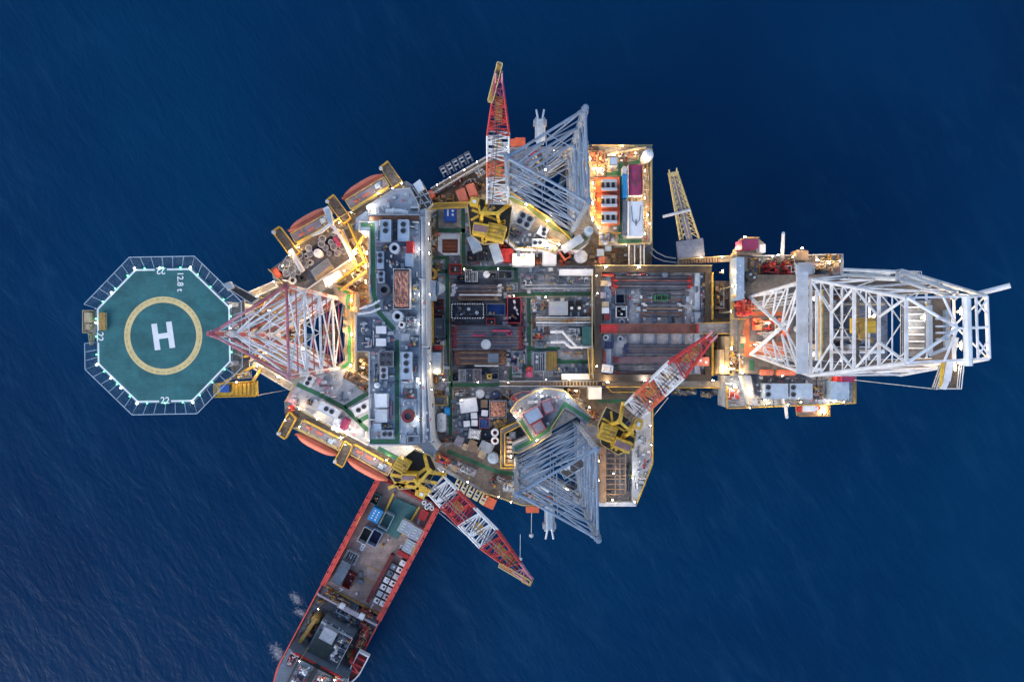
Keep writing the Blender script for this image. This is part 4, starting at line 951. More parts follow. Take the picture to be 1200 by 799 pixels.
# superstructure forward
MB().prism(sxy([(164,-20),(164,22),(210,22),(210,-20)], SH+6), DZ+SH, DZ+SH+5.8).build('deckhouse', 'slate', ship)
MB().prism(sxy([(176,-18),(176,6),(208,6),(208,-18)], SH+6.2), DZ+SH+5.803, DZ+SH+6.2).build('deckhouse_roof', 'deck_green_dark' if 'deck_green_dark' in MATS else mat('deck_green_dark',(0.055,0.085,0.085),0.7,0,0.3,0.5,0.4,(0.10,0.10,0.10),seam=0.2).name, ship)
MB().prism(sxy([(212,-39),(212,39),(240,38.5),(262,33),(276,18),(280,0),(276,-18),(262,-33),(240,-38.5)], SH+9), DZ+SH, DZ+SH+9).build('bridge_house', 'slate', ship)
MB().prism(sxy([(218,-24),(218,24),(262,22),(266,0),(262,-22)], SH+11), DZ+SH+9.01, DZ+SH+11).build('wheelhouse', 'black', ship)
for v in (-26,26): MB().bar(SP(214,v*1.2,SH+9.5), SP(214,v*.15,SH+9.5), 0.4, 0.5).build('red_stripe', 'red', ship)
railing_pts = [SP(u,v,SH+9) for u,v in ((213,-35),(213,35))]; rail_mb(railing_pts, 1.1, 0.07, toe=False).build('railing', 'pale', ship)
rail_mb([SP(u,v,SH+6) for u,v in ((165,-19.5),(165,21.5),(209,21.5))], 1.1, 0.07, toe=False).build('railing', 'pale', ship)
MB().bar(SP(140,-38,SH+5), SP(140,38,SH+5), 0.35, 0.5).bar(SP(140,-12,SH+5.3), SP(140,22,SH+5.3), 1.0, 0.5).build('gantry_beam', 'lilac_grey', ship)
for v in (-38,38,-6,18): MB().bar(SP(140,v,SH), SP(140,v,SH+5), 0.5, 0.5).build('gantry_post', 'pale', ship)
for v in (-7,19): MB().box(*SP(139,v,SH+6).xy, DZ+SH+5.4, DZ+SH+6.1, 1.1, 1.1, SANG).build('light_box', 'pale', ship)
# ================================================================ raised decks and houses on the hull
AH = 12.0
acc = deck_house('accommodation_block', 'tall accommodation block with cooling units on its blue grey roof', 'building',
  [(421,260),(433,260),(433,252),(492,252),(492,521),(433,521),(433,412),(418,412),(418,369),(436,353),(433,342),(433,271),(421,271)], 0, AH, 'roof_blue', 'white')
for pts in ([(423,263.5),(436.5,263.5),(437,300),(438,345),(444,366),(462,386)], [(465,398),(465.5,517),(434,517)]): walkway(acc, pts, AH, 5.2, 'green')
for pts in ([(433,252.5),(492,252.5)], [(434,271),(434,342)], [(418.5,370),(418.5,411.5),(433,411.5)], [(433.5,413),(433.5,520.5),(491.5,520.5)]): railing(acc, pts, AH, 'pale')
zone([(418.6,371),(442,371),(450,378),(462,395),(462,412),(434,412),(418.6,411.5)], 'slate', 'roof_coating', 0.004, AH, acc)
zone([(440,285),(462,285),(478,312),(478,362),(462,362),(456,352),(442,350)], 'slate', 'roof_coating', 0.003, AH, acc)
zone([(455,470),(460.5,470),(460.5,490),(455,490)], 'checker', 'checker_mat', 0.008, AH, acc)
zone([(470,445),(491,445),(491,520),(470,520)], 'light_blue', 'roof_coating', 0.004, AH, acc)
for y0, y1 in ((286,300),(318,333),(336,348)): MB().box(*XY(434.2,(y0+y1)/2,9), DZ+4, DZ+7, 0.12, (y1-y0)*M(9)).build('window_band', 'glass', acc)
nr = deck_house('roof_terrace', 'pale empty terrace roof on the slanted north end of the accommodation block', 'roof', [(433,251),(430,243),(462,223),(481,221),(490,238),(491.5,251)], 0, 10.5, 'roof_pale', 'white')
railing(nr, [(433,250.5),(430.5,243),(462,223.5),(481,221.5),(490,238),(491,250)], 10.5, 'pale')
deck_house('side_roof', 'small bare blue grey roof wedged beside the terrace and the boat gratings', 'roof', [(416.5,268),(417,256),(432,245),(432.5,259),(420.5,259),(420.5,271)], 0, 9.5, 'roof_blue', 'white')
wwk = deck_house('white_walkway', 'long white walkway running along the right wall of the accommodation block', 'walkway', [(492.6,246),(499,244),(500,330),(501,440),(506,520),(512,528),(504,540),(492.6,524)], 0, 11, 'roof_pale', 'pale')
railing(wwk, [(499.2,246),(500.2,330),(501,440),(506,520)], 11, 'pale'); 
for y in (285,330,372,415,470): MB().box(*XY(496,y,11.3),DZ+11,DZ+11.3,1.0,0.5).build('vent_hatch', 'pale', wwk)
tg = deck_house('stair_tower', 'pale grating stair tower at the corner between terrace roof and port side deck', 'stair tower', [(482,220),(494,212),(507,238),(500,245),(492.4,245)], 0, 8.5, 'grating', 'pale')
for a_, b_ in [((484,220),(500,243)),((494,213),(492,244)),((488,216),(505,239)),((486,232),(503,226)),((489,240),(505,236))]: MB().bar(W(*a_,9.4),W(*b_,9.4),0.18,0.18).build('stair_rail', 'pale', tg)
MB().prism(P([(484,216),(492,210),(497,220),(490,226)],10), DZ+8.51, DZ+10).build('tower_roof', 'paint_white', tg)
rd = [('grating_walkway', 'grey grating walkway inboard of the two upper lifeboats', [(340,302),(352,296),(470,231),(480,224),(474,214),(458,221),(396,258),(346,290)], [[(346,290),(396,258),(458,221)]]),
      ('grating_walkway', 'grey grating walkway inboard of the two lower lifeboats', [(333,480),(344,474),(404,508),(433,524),(472,544),(466,556),(428,540),(336,496)], [[(348,500),(396,524)],[(344,475),(404,508)]])]
for nm, lb, poly, rl in rd: deck_house(nm, lb, 'walkway', poly, 1.5, 3.0, 'grating', 'grey', rail=rl, railm='pale_yellow')
for lb, poly in [('dark grating arm at the outer left end of the upper lifeboats', [(320,272),(329,266),(352,296),(343,303)]),
                 ('dark grating arm between the two upper lifeboats', [(383,236),(392,229),(412,256),(403,263)]),
                 ('dark grating arm at the tip above the upper right lifeboat', [(446,197),(455,190),(472,214),(461,221)]),
                 ('dark grating arm at the outer left end of the lower lifeboats', [(326,508),(335,514),(348,490),(340,482)]),
                 ('dark grating arm between the two lower lifeboats', [(392,541),(402,547),(414,522),(405,516)])]:
    a_ = deck_house('grating_platform', lb, 'platform', poly, 2.6, 3.6, 'grating', 'ochre'); railing(a_, poly, 3.6, 'yellow', 1.0, 0.06, True)
    e = XY(poly[0][0], poly[0][1], 4.6); MB().box(e.x,e.y,DZ+3.6,DZ+4.7,0.5,0.5).build('arm_post', 'pale', a_)
# lifeboats with their davit cradles
def lifeboat(label, px, py, ang, flip, L=57, wd=14):
    h = 1.5; p = XY(px,py,h); s = M(h); L *= s; w_ = wd*s
    root = thing('lifeboat', label, 'lifeboat', (p.x,p.y,DZ-1.6), R(ang), 'covered lifeboats under the hull edge davits')
    n = 15; prof = []
    vs = []; fs = []; m_ = 9
    for i in range(n):
        t = -1+2*i/(n-1); half = w_/2*max(0.05,(1-abs(t)**3.6)); x = t*L/2
        top = 2.3*(1-0.35*abs(t)**3)
        for j in range(m_):
            a_ = pi*j/(m_-1); vs.append((x, -half*cos(a_), 0.9+ (top-0.9)*sin(a_)**0.6))
    for i in range(n-1):
        for j in range(m_-1): fs.append((i*m_+j, (i+1)*m_+j, (i+1)*m_+j+1, i*m_+j+1))
    MB().add(vs, fs).build('canopy', 'boat_orange', root, smooth=True)
    vs = []; fs = []
    for i in range(n):
        t = -1+2*i/(n-1); half = w_/2*max(0.05,(1-abs(t)**3.6)); x = t*L/2
        for j in range(m_):
            a_ = pi*j/(m_-1); vs.append((x, half*cos(a_)*1.02, 0.95-0.95*sin(a_)))
    for i in range(n-1):
        for j in range(m_-1): fs.append((i*m_+j, (i+1)*m_+j, (i+1)*m_+j+1, i*m_+j+1))
    MB().add(vs, fs).build('hull', 'boat_orange', root, smooth=True)
    MB().bar((-L*.49,0,2.36),(L*.49,0,2.36),0.16,0.08).bar((L*.1,-w_*.42,1.95),(L*.1,w_*.42,1.95),0.01,0.01).build('keel_rail', 'orange', root)
    MB().box(L*.02,flip*w_*.33,1.2,1.75,0.14,w_*.3).build('grab_band', 'pale', root)
    return root
def cradle(label, px, py, ang, flip, L=54, wd=15):
    h = 3.4; p = XY(px,py,h); s = M(h); L *= s; w_ = wd*s
    root = thing('davit_cradle', label, 'davit', (p.x,p.y,DZ+1.2), R(ang), 'grey launching cradles beside the lifeboats')
    MB().box(0,0,1.6,1.85,L*.95,w_*.62).build('cradle_deck', 'lilac_grey', root)
    for x in (-.05,-.28): MB().box(x*L,-flip*w_*.1,1.86,2.05,L*.16,w_*.22).build('hatch', 'salmon', root)
    MB().box(L*.27,0,1.86,2.7,1.0,0.9).box(L*.33,.4,1.86,2.3,0.7,0.6).build('winch', 'light_blue', root)
    MB().cyl(L*.22,-.3,1.86,2.5,0.35,10).build('winch_drum', 'dark_steel', root)
    fr = MB()
    for a_ in (-1,1): fr.bar((-L*.5,a_*w_*.4,1.95),(L*.5,a_*w_*.4,1.95),0.18,0.25)
    for a_ in (-1,-.5,.5,1): fr.bar((a_*L*.49,-w_*.4,1.95),(a_*L*.49,w_*.4,1.95),0.16,0.2)
    fr.build('frame', 'pale_yellow', root)
    for a_ in (-.44,.44): MB().bar((a_*L,-w_*.5,0),(a_*L,-w_*.3,2.0),0.35,0.35).bar((a_*L,w_*.5,0),(a_*L,w_*.3,2.0),0.35,0.35).build('cradle_foot', 'ochre', root)
    MB().bar((-L*.46,-flip*w_*.52,2.3),(L*.46,-flip*w_*.52,2.3),0.26,0.3).build('cradle_beam', 'yellow', root)
    return root
for lb, x, y, a_, f in [('orange lifeboat at the far left of the upper hull edge', 360,256,29,1), ('orange lifeboat nearest the top corner of the upper hull edge', 423,217,31,1),
                     ('orange lifeboat at the far left of the lower hull edge', 369,522,-27,-1), ('orange lifeboat closest to the stern of the supply ship', 428,551,-29,-1)]:
    lifeboat(lb, x, y, a_, f)
for lb, x, y, a_, f in [('grey cradle with salmon hatches inboard of the far left upper lifeboat', 366,266,29,1), ('grey cradle with salmon hatches inboard of the upper lifeboat by the top corner', 430,226,31,1),
                     ('grey cradle with salmon hatches inboard of the far left lower lifeboat', 375,510,-27,-1), ('grey cradle with salmon hatches inboard of the lifeboat next to the supply ship', 434,539,-29,-1)]:
    cradle(lb, x, y, a_, f)

bs = deck_house('forecastle_deck', 'pale grey deck with green painted paths below the red and white leg', 'deck', [(336,470),(347,448),(372,440),(405,432),(432,447),(432,521),(480,523),(498,531),(474,543),(432,522),(344,473)], 0, 5.5, 'roof_pale', 'white')
for pts in ([(348,450),(376,463),(404,478),(432,505)], [(404,477),(432,460)], [(420,494),(432,487)], [(443,525),(466,537)]): walkway(bs, pts, 5.5, 5.2, 'green')
railing(bs, [(336,470),(347,448)], 5.5, 'pale_yellow'); railing(bs, [(344,473),(432,521)], 5.5, 'pale')
zone([(372,441),(380,446),(388,455),(382,456),(372,450)], 'pink', 'deck_patch', 0.006, 5.5, bs)
jb = deck_house('bow_jack_house', 'green and yellow jacking platform hugging the right face of the red and white leg', 'platform', [(390,331),(417,342),(416,440),(397,440),(393,430),(404,422),(404,358),(392,348)], 0, 4.5, 'deck_beige', 'grey')
for pts in ([(396,337),(409,344),(407,352),(409,362)], [(408,382),(411,392),(409,408),(410,424),(401,431)]): walkway(jb, pts, 4.5, 4.2, 'green_bright')
for pts in ([(393,334),(414.5,343.5),(411.5,365)], [(413,372),(413.5,425),(405,437)]): railing(jb, pts, 4.5, 'yellow')
pj = deck_house('stern_jack_house', 'curved green and yellow jacking platform along the inboard face of the upper blue grey leg', 'platform',
   [(590,222),(600,226),(640,253),(666,277),(674,287),(690,262),(696,268),(690,284),(678,293),(652,292),(606,291),(586,274),(596,250),(586,238)], 0, 8, 'deck_beige', 'white')
walkway(pj, [(593,228),(604,236),(618,241),(636,256),(650,268),(664,273),(672,290),(688,278)], 8, 5, 'moss')
for pts in ([(591,224),(600,227),(640,254),(666,278),(674,288),(689,266)], [(587,274),(606,290.5),(652,291.5)], [(597,249),(587,276)]): railing(pj, pts, 8, 'yellow')
zone([(600,246),(625,262),(614,286),(605,289),(590,273)], 'deck_grey', 'deck_patch', 0.003, 8, pj)
sj = deck_house('lower_jack_house', 'slate roofed jack house with green path above the lower blue grey leg', 'building',
   [(598,482),(606,470),(628,458),(638,455),(662,458),(693,489),(686,498),(672,484),(661,479),(645,503),(646,508),(630,519),(608,530),(600,530),(600,522),(619,513),(608,497)], 0, 8, 'slate_blue', 'white', rail=[[(598,482),(606,470),(628,458),(638,455),(662,458),(693,489)]])
walkway(sj, [(610,492),(624,516),(640,505),(648,498),(662,473),(691,492)], 8, 4.6, 'green'); walkway(sj, [(603,526),(622,517)], 8, 5, 'green')
railing(sj, [(600,529),(608,530),(630,519),(646,508),(645,502),(660,479)], 8, 'pale_yellow'); railing(sj, [(609,495),(622,515)], 8, 'yellow')
rp = deck_house('side_platform', 'slate platform with dark red railing beside the jack house roof', 'platform', [(596,472),(602,463),(612,459),(626,459),(605,470),(600,479)], 0, 5, 'slate', 'grey', rail=[[(602,463),(612,459),(626,459)]], railm='red')
ur = deck_house('power_deck', 'brightly lit deck with engines and coloured roofs at the top right corner of the hull', 'deck', [(691,178),(694,171),(734,171),(752,173),(762,176),(763,286),(724,287),(702,270),(692,250)], 0, 5, 'deck_beige', 'pale')
for pts in ([(727,196),(727.5,280)], [(725,194),(746,191),(756,180)], [(724,283),(752,283)], [(694,205),(725,203)]): walkway(ur, pts, 5, 5, 'green')
for pts in ([(694,171.5),(734,171.5),(762,176.5),(762.5,285.5),(724,286.5)], [(692,250),(702,270),(723,286)]): railing(ur, pts, 5, 'pale_yellow')
lr = deck_house('starboard_deck', 'grey side deck with a tapering outer corner to the right of the brown grid bay', 'deck', [(741,505),(763,470),(764,542),(746,588),(741,588)], 0, 2.4, 'roof_pale', 'grey', rail=[[(764,470),(764,542),(746,588)]])
gb = wthing('grid_bay', 'dark open bay covered by a pale bar grid beneath the yellow crane', 'deck bay', (*XY(720,553,2),DZ+.01))
MB().prism(P([(703,522),(740,522),(740,589),(703,589)],0.5), DZ+.006, DZ+.3).build('bay_floor', 'deck_dark', gb)
for x in (710,721,726.5,733): MB().bar(W(x,524,2), W(x,579,2), 0.16, 0.3).build('grid_bar', 'brown', gb)
for y in (524,530.5,537,543,549,557,561,567,573,579): MB().bar(W(709,y,2.05), W(734,y,2.05), 0.14, 0.3).build('grid_bar', 'brown', gb)
MB().bar(W(702,590,1.2), W(745,590,1.2), 0.8, 1.2).bar(W(706,522,2), W(706,588,2), 0.01, 0.01).build('edge_beam', 'pale', gb)
MB().bar(W(706,523,1.5), W(706,588,1.5), 1.2, 1.6).build('side_beam', 'brown', gb)
# ================================================================ equipment on the accommodation roof
two = [(0,.30),(0,-.02)]
ac_unit('large pale cooling unit with two fans at the left top corner of the accommodation roof', 452, 270, 12, 25, AH, AH+2.2, [(-.02,.28),(-.02,-.02)], fr=3.2)
ac_unit('large pale cooling unit with two fans right of the dark gap at the roof top', 472.5, 270, 12.5, 25, AH, AH+2.2, [(0,.28),(0,-.02)], fr=3.2)
ac_unit('slim pale cooling unit with two fans left of the white ring stack', 445.5, 305, 7.5, 20, AH, AH+1.6, [(0,.3),(0,-.03)], fr=2.9)
ac_unit('short pale cooling unit with two fans above the dark round cowl', 446.5, 324.5, 7.5, 14, AH, AH+1.6, [(0,.25),(0,-.22)], fr=2.7)
ac_unit('long pale cooling unit with three fans beside the green roof path', 476, 428.5, 13, 32, AH, AH+2.2, [(0,.36),(0,.09),(0,-.18)], fr=3.2)
ac_unit('small white cooling unit with two fans below the cluster of dark fans', 449.5, 437, 9, 14, AH, AH+1.5, [(0,.24),(0,-.24)], fr=2.9, m='pale')
ac_unit('small grey cooling unit lying across the bottom of the accommodation roof', 453.5, 508.5, 14, 9, AH, AH+1.3, [(-.2,0),(.25,0)], fr=2.8, m='grey')
ac_unit('grey machine with one wide fan at the bottom right roof corner', 484.5, 514.5, 14, 8, AH, AH+1.4, [(-.2,0)], fr=3.0, m='slate')
ac_unit('dark block of four big fans at the left edge of the accommodation roof', 452.5, 420.5, 17, 18, AH, AH+1.8, [(-.24,.25),(.24,.25),(-.24,-.25),(.24,-.25)], fr=3.9, m='dark_steel')
ac_unit('white cooling unit with two fans on the forecastle deck between green paths', 424, 478, 23, 12, 5.5, 7.5, [(-.2,-.03),(.13,.03)], fr=2.9, rot=27, m='white', group='deck cooling units')
ac_unit('white cooling unit with two dark fans beside the magenta box', 385, 480.5, 26, 11, 5.5, 7.5, [(-.12,.02),(.16,.02)], fr=2.9, rot=-27, m='white', group='deck cooling units')
ac_unit('small white cooling unit at the foot of the red and white leg', 361.5, 446.5, 9, 13, 5.5, 7.2, [(0,.25),(0,-.2)], fr=2.6, rot=-28, m='white', group='deck cooling units')
ac_unit('white cooling unit with four black fans below the upper blue grey leg', 615, 258, 19, 15, 8, 9.6, [(-.24,.25),(.24,.25),(-.24,-.25),(.24,-.25)], fr=3.3, rot=-28, m='pale', group='deck cooling units')
ac_unit('small white cooling unit with two fans beside the white cabins', 630, 284.5, 13, 9, 8, 9.5, [(-.22,0),(.24,0)], fr=2.5, m='white', group='deck cooling units')
ac_unit('white cooling unit with two grey fans between the green curve and the lamps', 636, 271, 11, 11, 8, 9.4, [(.05,.22),(.22,-.2)], fr=2.5, rot=-28, m='white', group='deck cooling units')
ac_unit('left light blue module with two fans on the drill end side deck', 910, 458.5, 27, 18, 7.3, 10.2, [(-.36,.26),(-.36,-.2)], fr=3.0, group='modules on the drill end side deck')
ac_unit('middle light blue module with two fans on the drill end side deck', 939, 458.5, 26, 18, 7.3, 10.2, [(-.36,.26),(-.36,-.2)], fr=3.0, group='modules on the drill end side deck')
for lb, x, y in [('upper of the two white roof panels on the dark roof patch', 446.5,386.5), ('lower of the two white roof panels on the dark roof patch', 446.5,401)]:
    p = XY(x,y,AH+.9); s = M(AH+.9); r_ = thing('skylight_box', lb, 'roof box', (p.x,p.y,DZ+AH), 0, 'white roof panels')
    MB().box(0,0,0,.8,11.6*s,8.6*s).build('box_wall', 'pale', r_); m_ = MB().box(0,0,.8,.9,12*s,9*s)
    for i in range(4):
        m_.box(-4.4*s+i*2.9*s,0,.9,.93,.08,8.6*s)
    m_.build('panel', 'paint_white', r_)
tank('white ring topped exhaust stack in the upper half of the accommodation roof', 462, 290.5, 6, AH, AH+3, 'pale', hole='black', name='exhaust_stack', cat='exhaust stack')
tank('white ring topped exhaust stack just below the pink tarpaulin', 465.5, 370.5, 6.2, AH, AH+3, 'pale', hole='black', name='exhaust_stack', cat='exhaust stack')
tank('small stack with a dark red opening below the lower white exhaust ring', 470.5, 380.5, 3.8, AH, AH+2, 'white', hole='dark_red', name='exhaust_stack', cat='exhaust stack')
tank('dark round cowl at the left of the pink tarpaulin', 450, 339.5, 7, AH, AH+1.8, 'dark_steel', hole='black', name='round_cowl', cat='cowl')
tank('dark red round winch drum with rim near the bottom of the accommodation roof', 478, 487.5, 7.6, AH, AH+1.6, 'dark_red', hole='dark_steel', rim='ochre', name='winch_drum', cat='winch')
tank('white oval water tank near the left edge of the accommodation roof', 441.5, 451.5, 3.2, AH, AH+1.6, 'white')
container('red box with a white edge at the right side of the accommodation roof', 480, 289.5, 8, 14, AH, AH+2, 'red', name='locker_box', cat='box')
container('plain light blue box below the red box on the accommodation roof', 479, 304.5, 8.5, 15, AH, AH+2, 'light_blue', name='locker_box', cat='box', ribs=False)
container('square grey hatch box below the white skylights on the roof', 475, 395, 9, 8, AH, AH+1.6, 'grey', name='locker_box', cat='box', ribs=False)
container('pale metal box sharing a wall with the open white roofed store', 446.5, 487, 14, 15, AH, AH+2.4, 'pale', name='roof_store', cat='store', ribs=False)
container('white roofed store with a dark cluttered corner on the accommodation roof', 446.5, 469.5, 14, 16, AH, AH+2.6, 'white', name='roof_store', cat='store', ribs=False, roofm='paint_white')
container('small pale blue box in the lower left corner of the accommodation roof', 442.5, 500.5, 8, 9, AH, AH+2, 'light_blue', rot=5, name='locker_box', cat='box', ribs=False)
basket('long open skid heaped under a crumpled pink tarpaulin on the accommodation roof', 470.5, 338.5, 19.5, 47, AH, AH+2.6, 'pale', cover='tarp_pink', seed=4)
for args in [('dark pump unit left of the upper white exhaust ring', 451,290,9,9,AH,AH+1.8,11), ('bank of white valves right of the lower white exhaust ring', 481,376,12,16,AH,AH+2,12),
             ('white tripod hoist gear beside the square hatch box', 484,400,10,14,AH,AH+2.4,13), ('rusty pump group above the dark red winch drum', 479,462,17,13,AH,AH+2,14),
             ('small valves in front of the pink tarpaulin', 461,309,12,12,AH,AH+1.4,15), ('dark blue pumps left of the lower white exhaust ring', 453,356,12,14,AH,AH+1.8,16),
             ('narrow machine row between white walkway and pink tarpaulin', 486,340,8,30,AH,AH+1.6,17), ('light gear on the dark left wing of the accommodation roof', 427,384,13,20,AH,AH+1.2,18),
             ('dark tool racks beside the small pale box near the roof bottom', 454,500,11,6,AH,AH+1.2,19), ('blue cabinets right of the three fan cooling unit', 486,428,6,22,AH,AH+1.6,20),
             ('pump row along the left edge under the four dark fans', 440,438,6,22,AH,AH+1.6,21), ('low piping between the two large cooling units', 462,270,6,22,AH,AH+1.0,22),
             ('plumbing below the left wing roof edge', 429,402,13,14,AH,AH+1.2,23)]:
    lb, x, y, a_, b_, h0, h1, sd_ = args
    skid(lb, x, y, a_, b_, h0, h1, sd_, pal=('white','pale','grey','slate') if sd_ in (12,13,15,18,23) else ('rust','dark_steel','grey') if sd_ in (11,14,22) else ('slate','navy','grey','pale'), base='slate')
for k in range(3):
    pipe_run(['topmost brown roof edge pipe above the large cooling units','middle brown roof edge pipe above the large cooling units','lowest brown roof edge pipe above the large cooling units'][k], [(433,254.0+k*1.7),(491,254.0+k*1.7)], AH+.6, .2, 'rust', AH, group='roof edge pipes')
pipe_run('white duct bending along the terrace wall above the brown pipes', [(452,247.5),(470,247.5),(478,250)], 11.6, .42, 'white', 10.5, name='duct')
pipe_run('thin white pipe crossing the green path left of the lower exhaust ring', [(421,362),(437,357),(445,352)], AH+1.2, .2, 'white', AH)
pipe_run('thin white pipe running from the left wing to the green path', [(419,368),(434,366),(446,361)], AH+1.1, .2, 'white', AH)

# ================================================================ forecastle and leg surroundings
container('magenta box near the glaring lamp on the forecastle deck', 403.5, 497, 7, 12, 5.5, 7.6, 'magenta', rot=-25, name='locker_box', cat='box')
container('white locker wedged beside the magenta box', 395, 494, 8, 8, 5.5, 7.2, 'white', rot=-25, name='locker_box', cat='box', ribs=False)
container('white low locker between boat gratings and forecastle lamps', 393, 502.5, 9, 5, 5.5, 6.6, 'paint_white', rot=-25, name='locker_box', cat='box', ribs=False)
skid('small dark winch on the pale forecastle deck', 361, 472, 6, 6, 5.5, 6.8, 30, rot=-20, pal=('black','dark_steel','grey'))
skid('red lifebuoy rack at the corner of the forecastle deck', 339, 479, 6, 7, 5.5, 7, 31, pal=('red','orange'), base='red', name='lifebuoy_rack', cat='rack')
for args in [('brown machinery below the right tip of the jacking platform', 415,440,22,16,0.2,4,32,-28,('brown','tan','pale','rust')), ('brown pipework left of the accommodation wall foot', 424,428,14,14,0.2,5,33,-28,('tan','brown','rust')),
             ('brown engine gear at the top edge of the forecastle deck, left',409,442,18,13,5.51,8.5,132,-30,('brown','rust','tan','dark_steel')),('brown engine gear at the top edge of the forecastle deck, right',423,452,16,14,5.51,8.5,133,-30,('brown','ochre','grey','dark_steel')),
             ('rusty brown gear on the curved hull edge below the leg', 405,434,12,14,0.2,3.6,34,-28,('brown','rust','tan')),
             ('orange lit pump group between the drum store and accommodation wall', 411,285,16,22,0.2,3.5,35,32,('ochre','tan','rust','white')), ('orange lit valve group left of the accommodation windows', 424,300,10,30,0.2,4,36,18,('ochre','tan','white','orange')),
             ('white and blue valve group beside the orange lit wall', 417,322,16,18,0.2,3.5,37,30,('white','blue','pale','ochre')), ('grey compressors under the orange lit wall', 413,334,16,14,0.2,3.2,38,32,('grey','brown','dark_steel')),
             ('tan rigging gear on the hull nose under the leg', 300,362,26,14,0.2,2.5,39,28,('tan','ochre','brown','pale')), ('brown winches on the hull nose in front of the leg', 296,388,22,26,0.2,3,40,0,('brown','ochre','rust','pale')),
             ('pale pumps at the lower hull nose beside the yellow platform', 302,416,22,16,0.2,3,41,-28,('pale','tan','grey')), ('orange lit hose reels under the lattice leg', 338,388,26,44,0.2,3,42,0,('tan','ochre','green','white')),
             ('tan equipment between the lattice leg braces', 372,360,30,14,0.2,3,43,20,('tan','rust','white','green')), ('green and white equipment under the leg near the forecastle', 372,420,30,14,0.2,3,44,-20,('green','white','tan')),
             ('dark equipment in the middle of the leg well', 385,392,18,26,0.2,2,45,0,('dark_red','dark_steel','green','grey'))]:
    lb, x, y, a_, b_, h0, h1, sd_, ro, pal = args; skid(lb, x, y, a_, b_, h0, h1, sd_, rot=ro, pal=pal, n=12, base='brown')
for args in [('white pointed walkway joining the hull nose to the helideck corner', [(262,334),(270,331),(304,350),(296,356)], 10, 'grating', 'pale'), ('beige walkway along the upper hull nose', [(285,346),(322,330),(326,336),(290,353)], 3, 'deck_beige','grey'),
             ('beige walkway along the lower hull nose', [(300,424),(345,450),(341,457),(296,430)], 3, 'deck_beige','grey')]:
    a_ = deck_house('nose_walkway', args[0], 'walkway', args[1], max(0.02,args[2]-.5), args[2], args[3], args[4]); railing(a_, args[1], args[2], 'pale', closed=True)
MB().box(*XY(268,335,11), DZ+10, DZ+11, 1.2, 1.2, .5).build('head_box', 'white', a_)
# yellow platform below the helideck
yp = wthing('yellow_platform', 'yellow grating platform with a blue box hanging below the lower right edge of the helideck', 'platform', (*XY(278,456,12),DZ+9))
MB().prism(P([(253,449),(301,446),(302,464),(253,465)],12), DZ+11.4, DZ+12).build('grating', 'yellow', yp); railing(yp, [(253,449),(301,446),(302,464),(253,465)], 12, 'yellow', closed=True)
MB().box(*XY(262.5,455.5,13.4),DZ+12,DZ+13.2,1.5,1.3).build('tank_box', 'blue', yp); 
for i in range(6): MB().bar(W(274+i*4.6,449,13), W(274+i*4.6,463,13), 0.16, 0.2).build('roof_beam', 'ochre', yp)
MB().box(*XY(286,456,12.9),DZ+12,DZ+12.8,4.3,2.0).build('cover', 'yellow', yp)
MB().bar(W(262,448,11.4),W(300,428,4),0.4,0.4).bar(W(296,447,11.4),W(306,432,2),0.4,0.4).build('platform_strut', 'yellow', yp)
skid('small white winch set between helideck and yellow platform', 280, 440, 24, 9, 12.1, 13.6, 47, rot=5, pal=('white','pale','yellow','ochre'))
skid('yellow cabinets between the helideck edge and the leg tip', 282, 412, 10, 20, 8, 11, 48, pal=('yellow','ochre','brown'))
sup = deck_house('mezzanine', 'cluttered brown mezzanine between helideck and hull nose', 'platform', [(271,360),(286,352),(292,430),(275,438),(271,422)], 7.4, 8, 'deck_brown', 'grey'); railing(sup, [(271,360),(271,422),(275,438)], 8, 'ochre')
MB().bar(W(280,365,7.4),W(300,370,0),0.4,0.4).bar(W(280,420,7.4),W(300,416,0),0.4,0.4).build('mezzanine_strut', 'grey', sup)

# ================================================================ drum store
ds = deck_house('drum_store', 'slanted cargo deck crammed with dark drums beside the upper lifeboat', 'deck', [(316,316),(330,306),(348,297),(400,262),(416,300),(352,342),(334,334)], 0.02, 1.6, 'deck_dark', 'grey')
railing(ds, [(316,316),(334,334),(352,342)], 1.6, 'pale_yellow'); railing(ds, [(400,263),(415.5,300)], 1.6, 'white')
d0 = thing('oil_drum', 'dark upright drum standing in the drum store beside the upper lifeboat', 'drum', (0,0,0), 0, 'dark drums on the drum store')
MB().cyl(0,0,0,1.5,.62,14).ring(0,0,.5,.56,.62,.66,14).ring(0,0,1.0,1.06,.62,.66,14).build('shell', 'dark_steel', d0); MB().ring(0,0,1.5,1.56,.5,.62,14).cyl(.3,0,1.5,1.58,.1,6).build('rim', 'grey', d0)
spots = [(338,302),(346,300),(352,298),(336,309),(344,307),(352,305),(331,314),(341,315),(348,312),(356,309),(361,291),(364,297),(376,286),(382,290),(388,283),(392,290),(396,296),(386,297),(400,288),(343,322),(350,319),(336,320),(378,280),(398,280),(391,275),(404,294)]
for i, (x, y) in enumerate(spots):
    p = XY(x+rnd.uniform(-1,1), y+rnd.uniform(-1,1), 3.1); l_ = (p.x,p.y,DZ+1.6)
    if i == 0: d0.location = l_
    else:
        d_ = dup(d0, l_, rnd.random()*6); k = rnd.uniform(.8,1.2); d_.scale = (k,k,1)
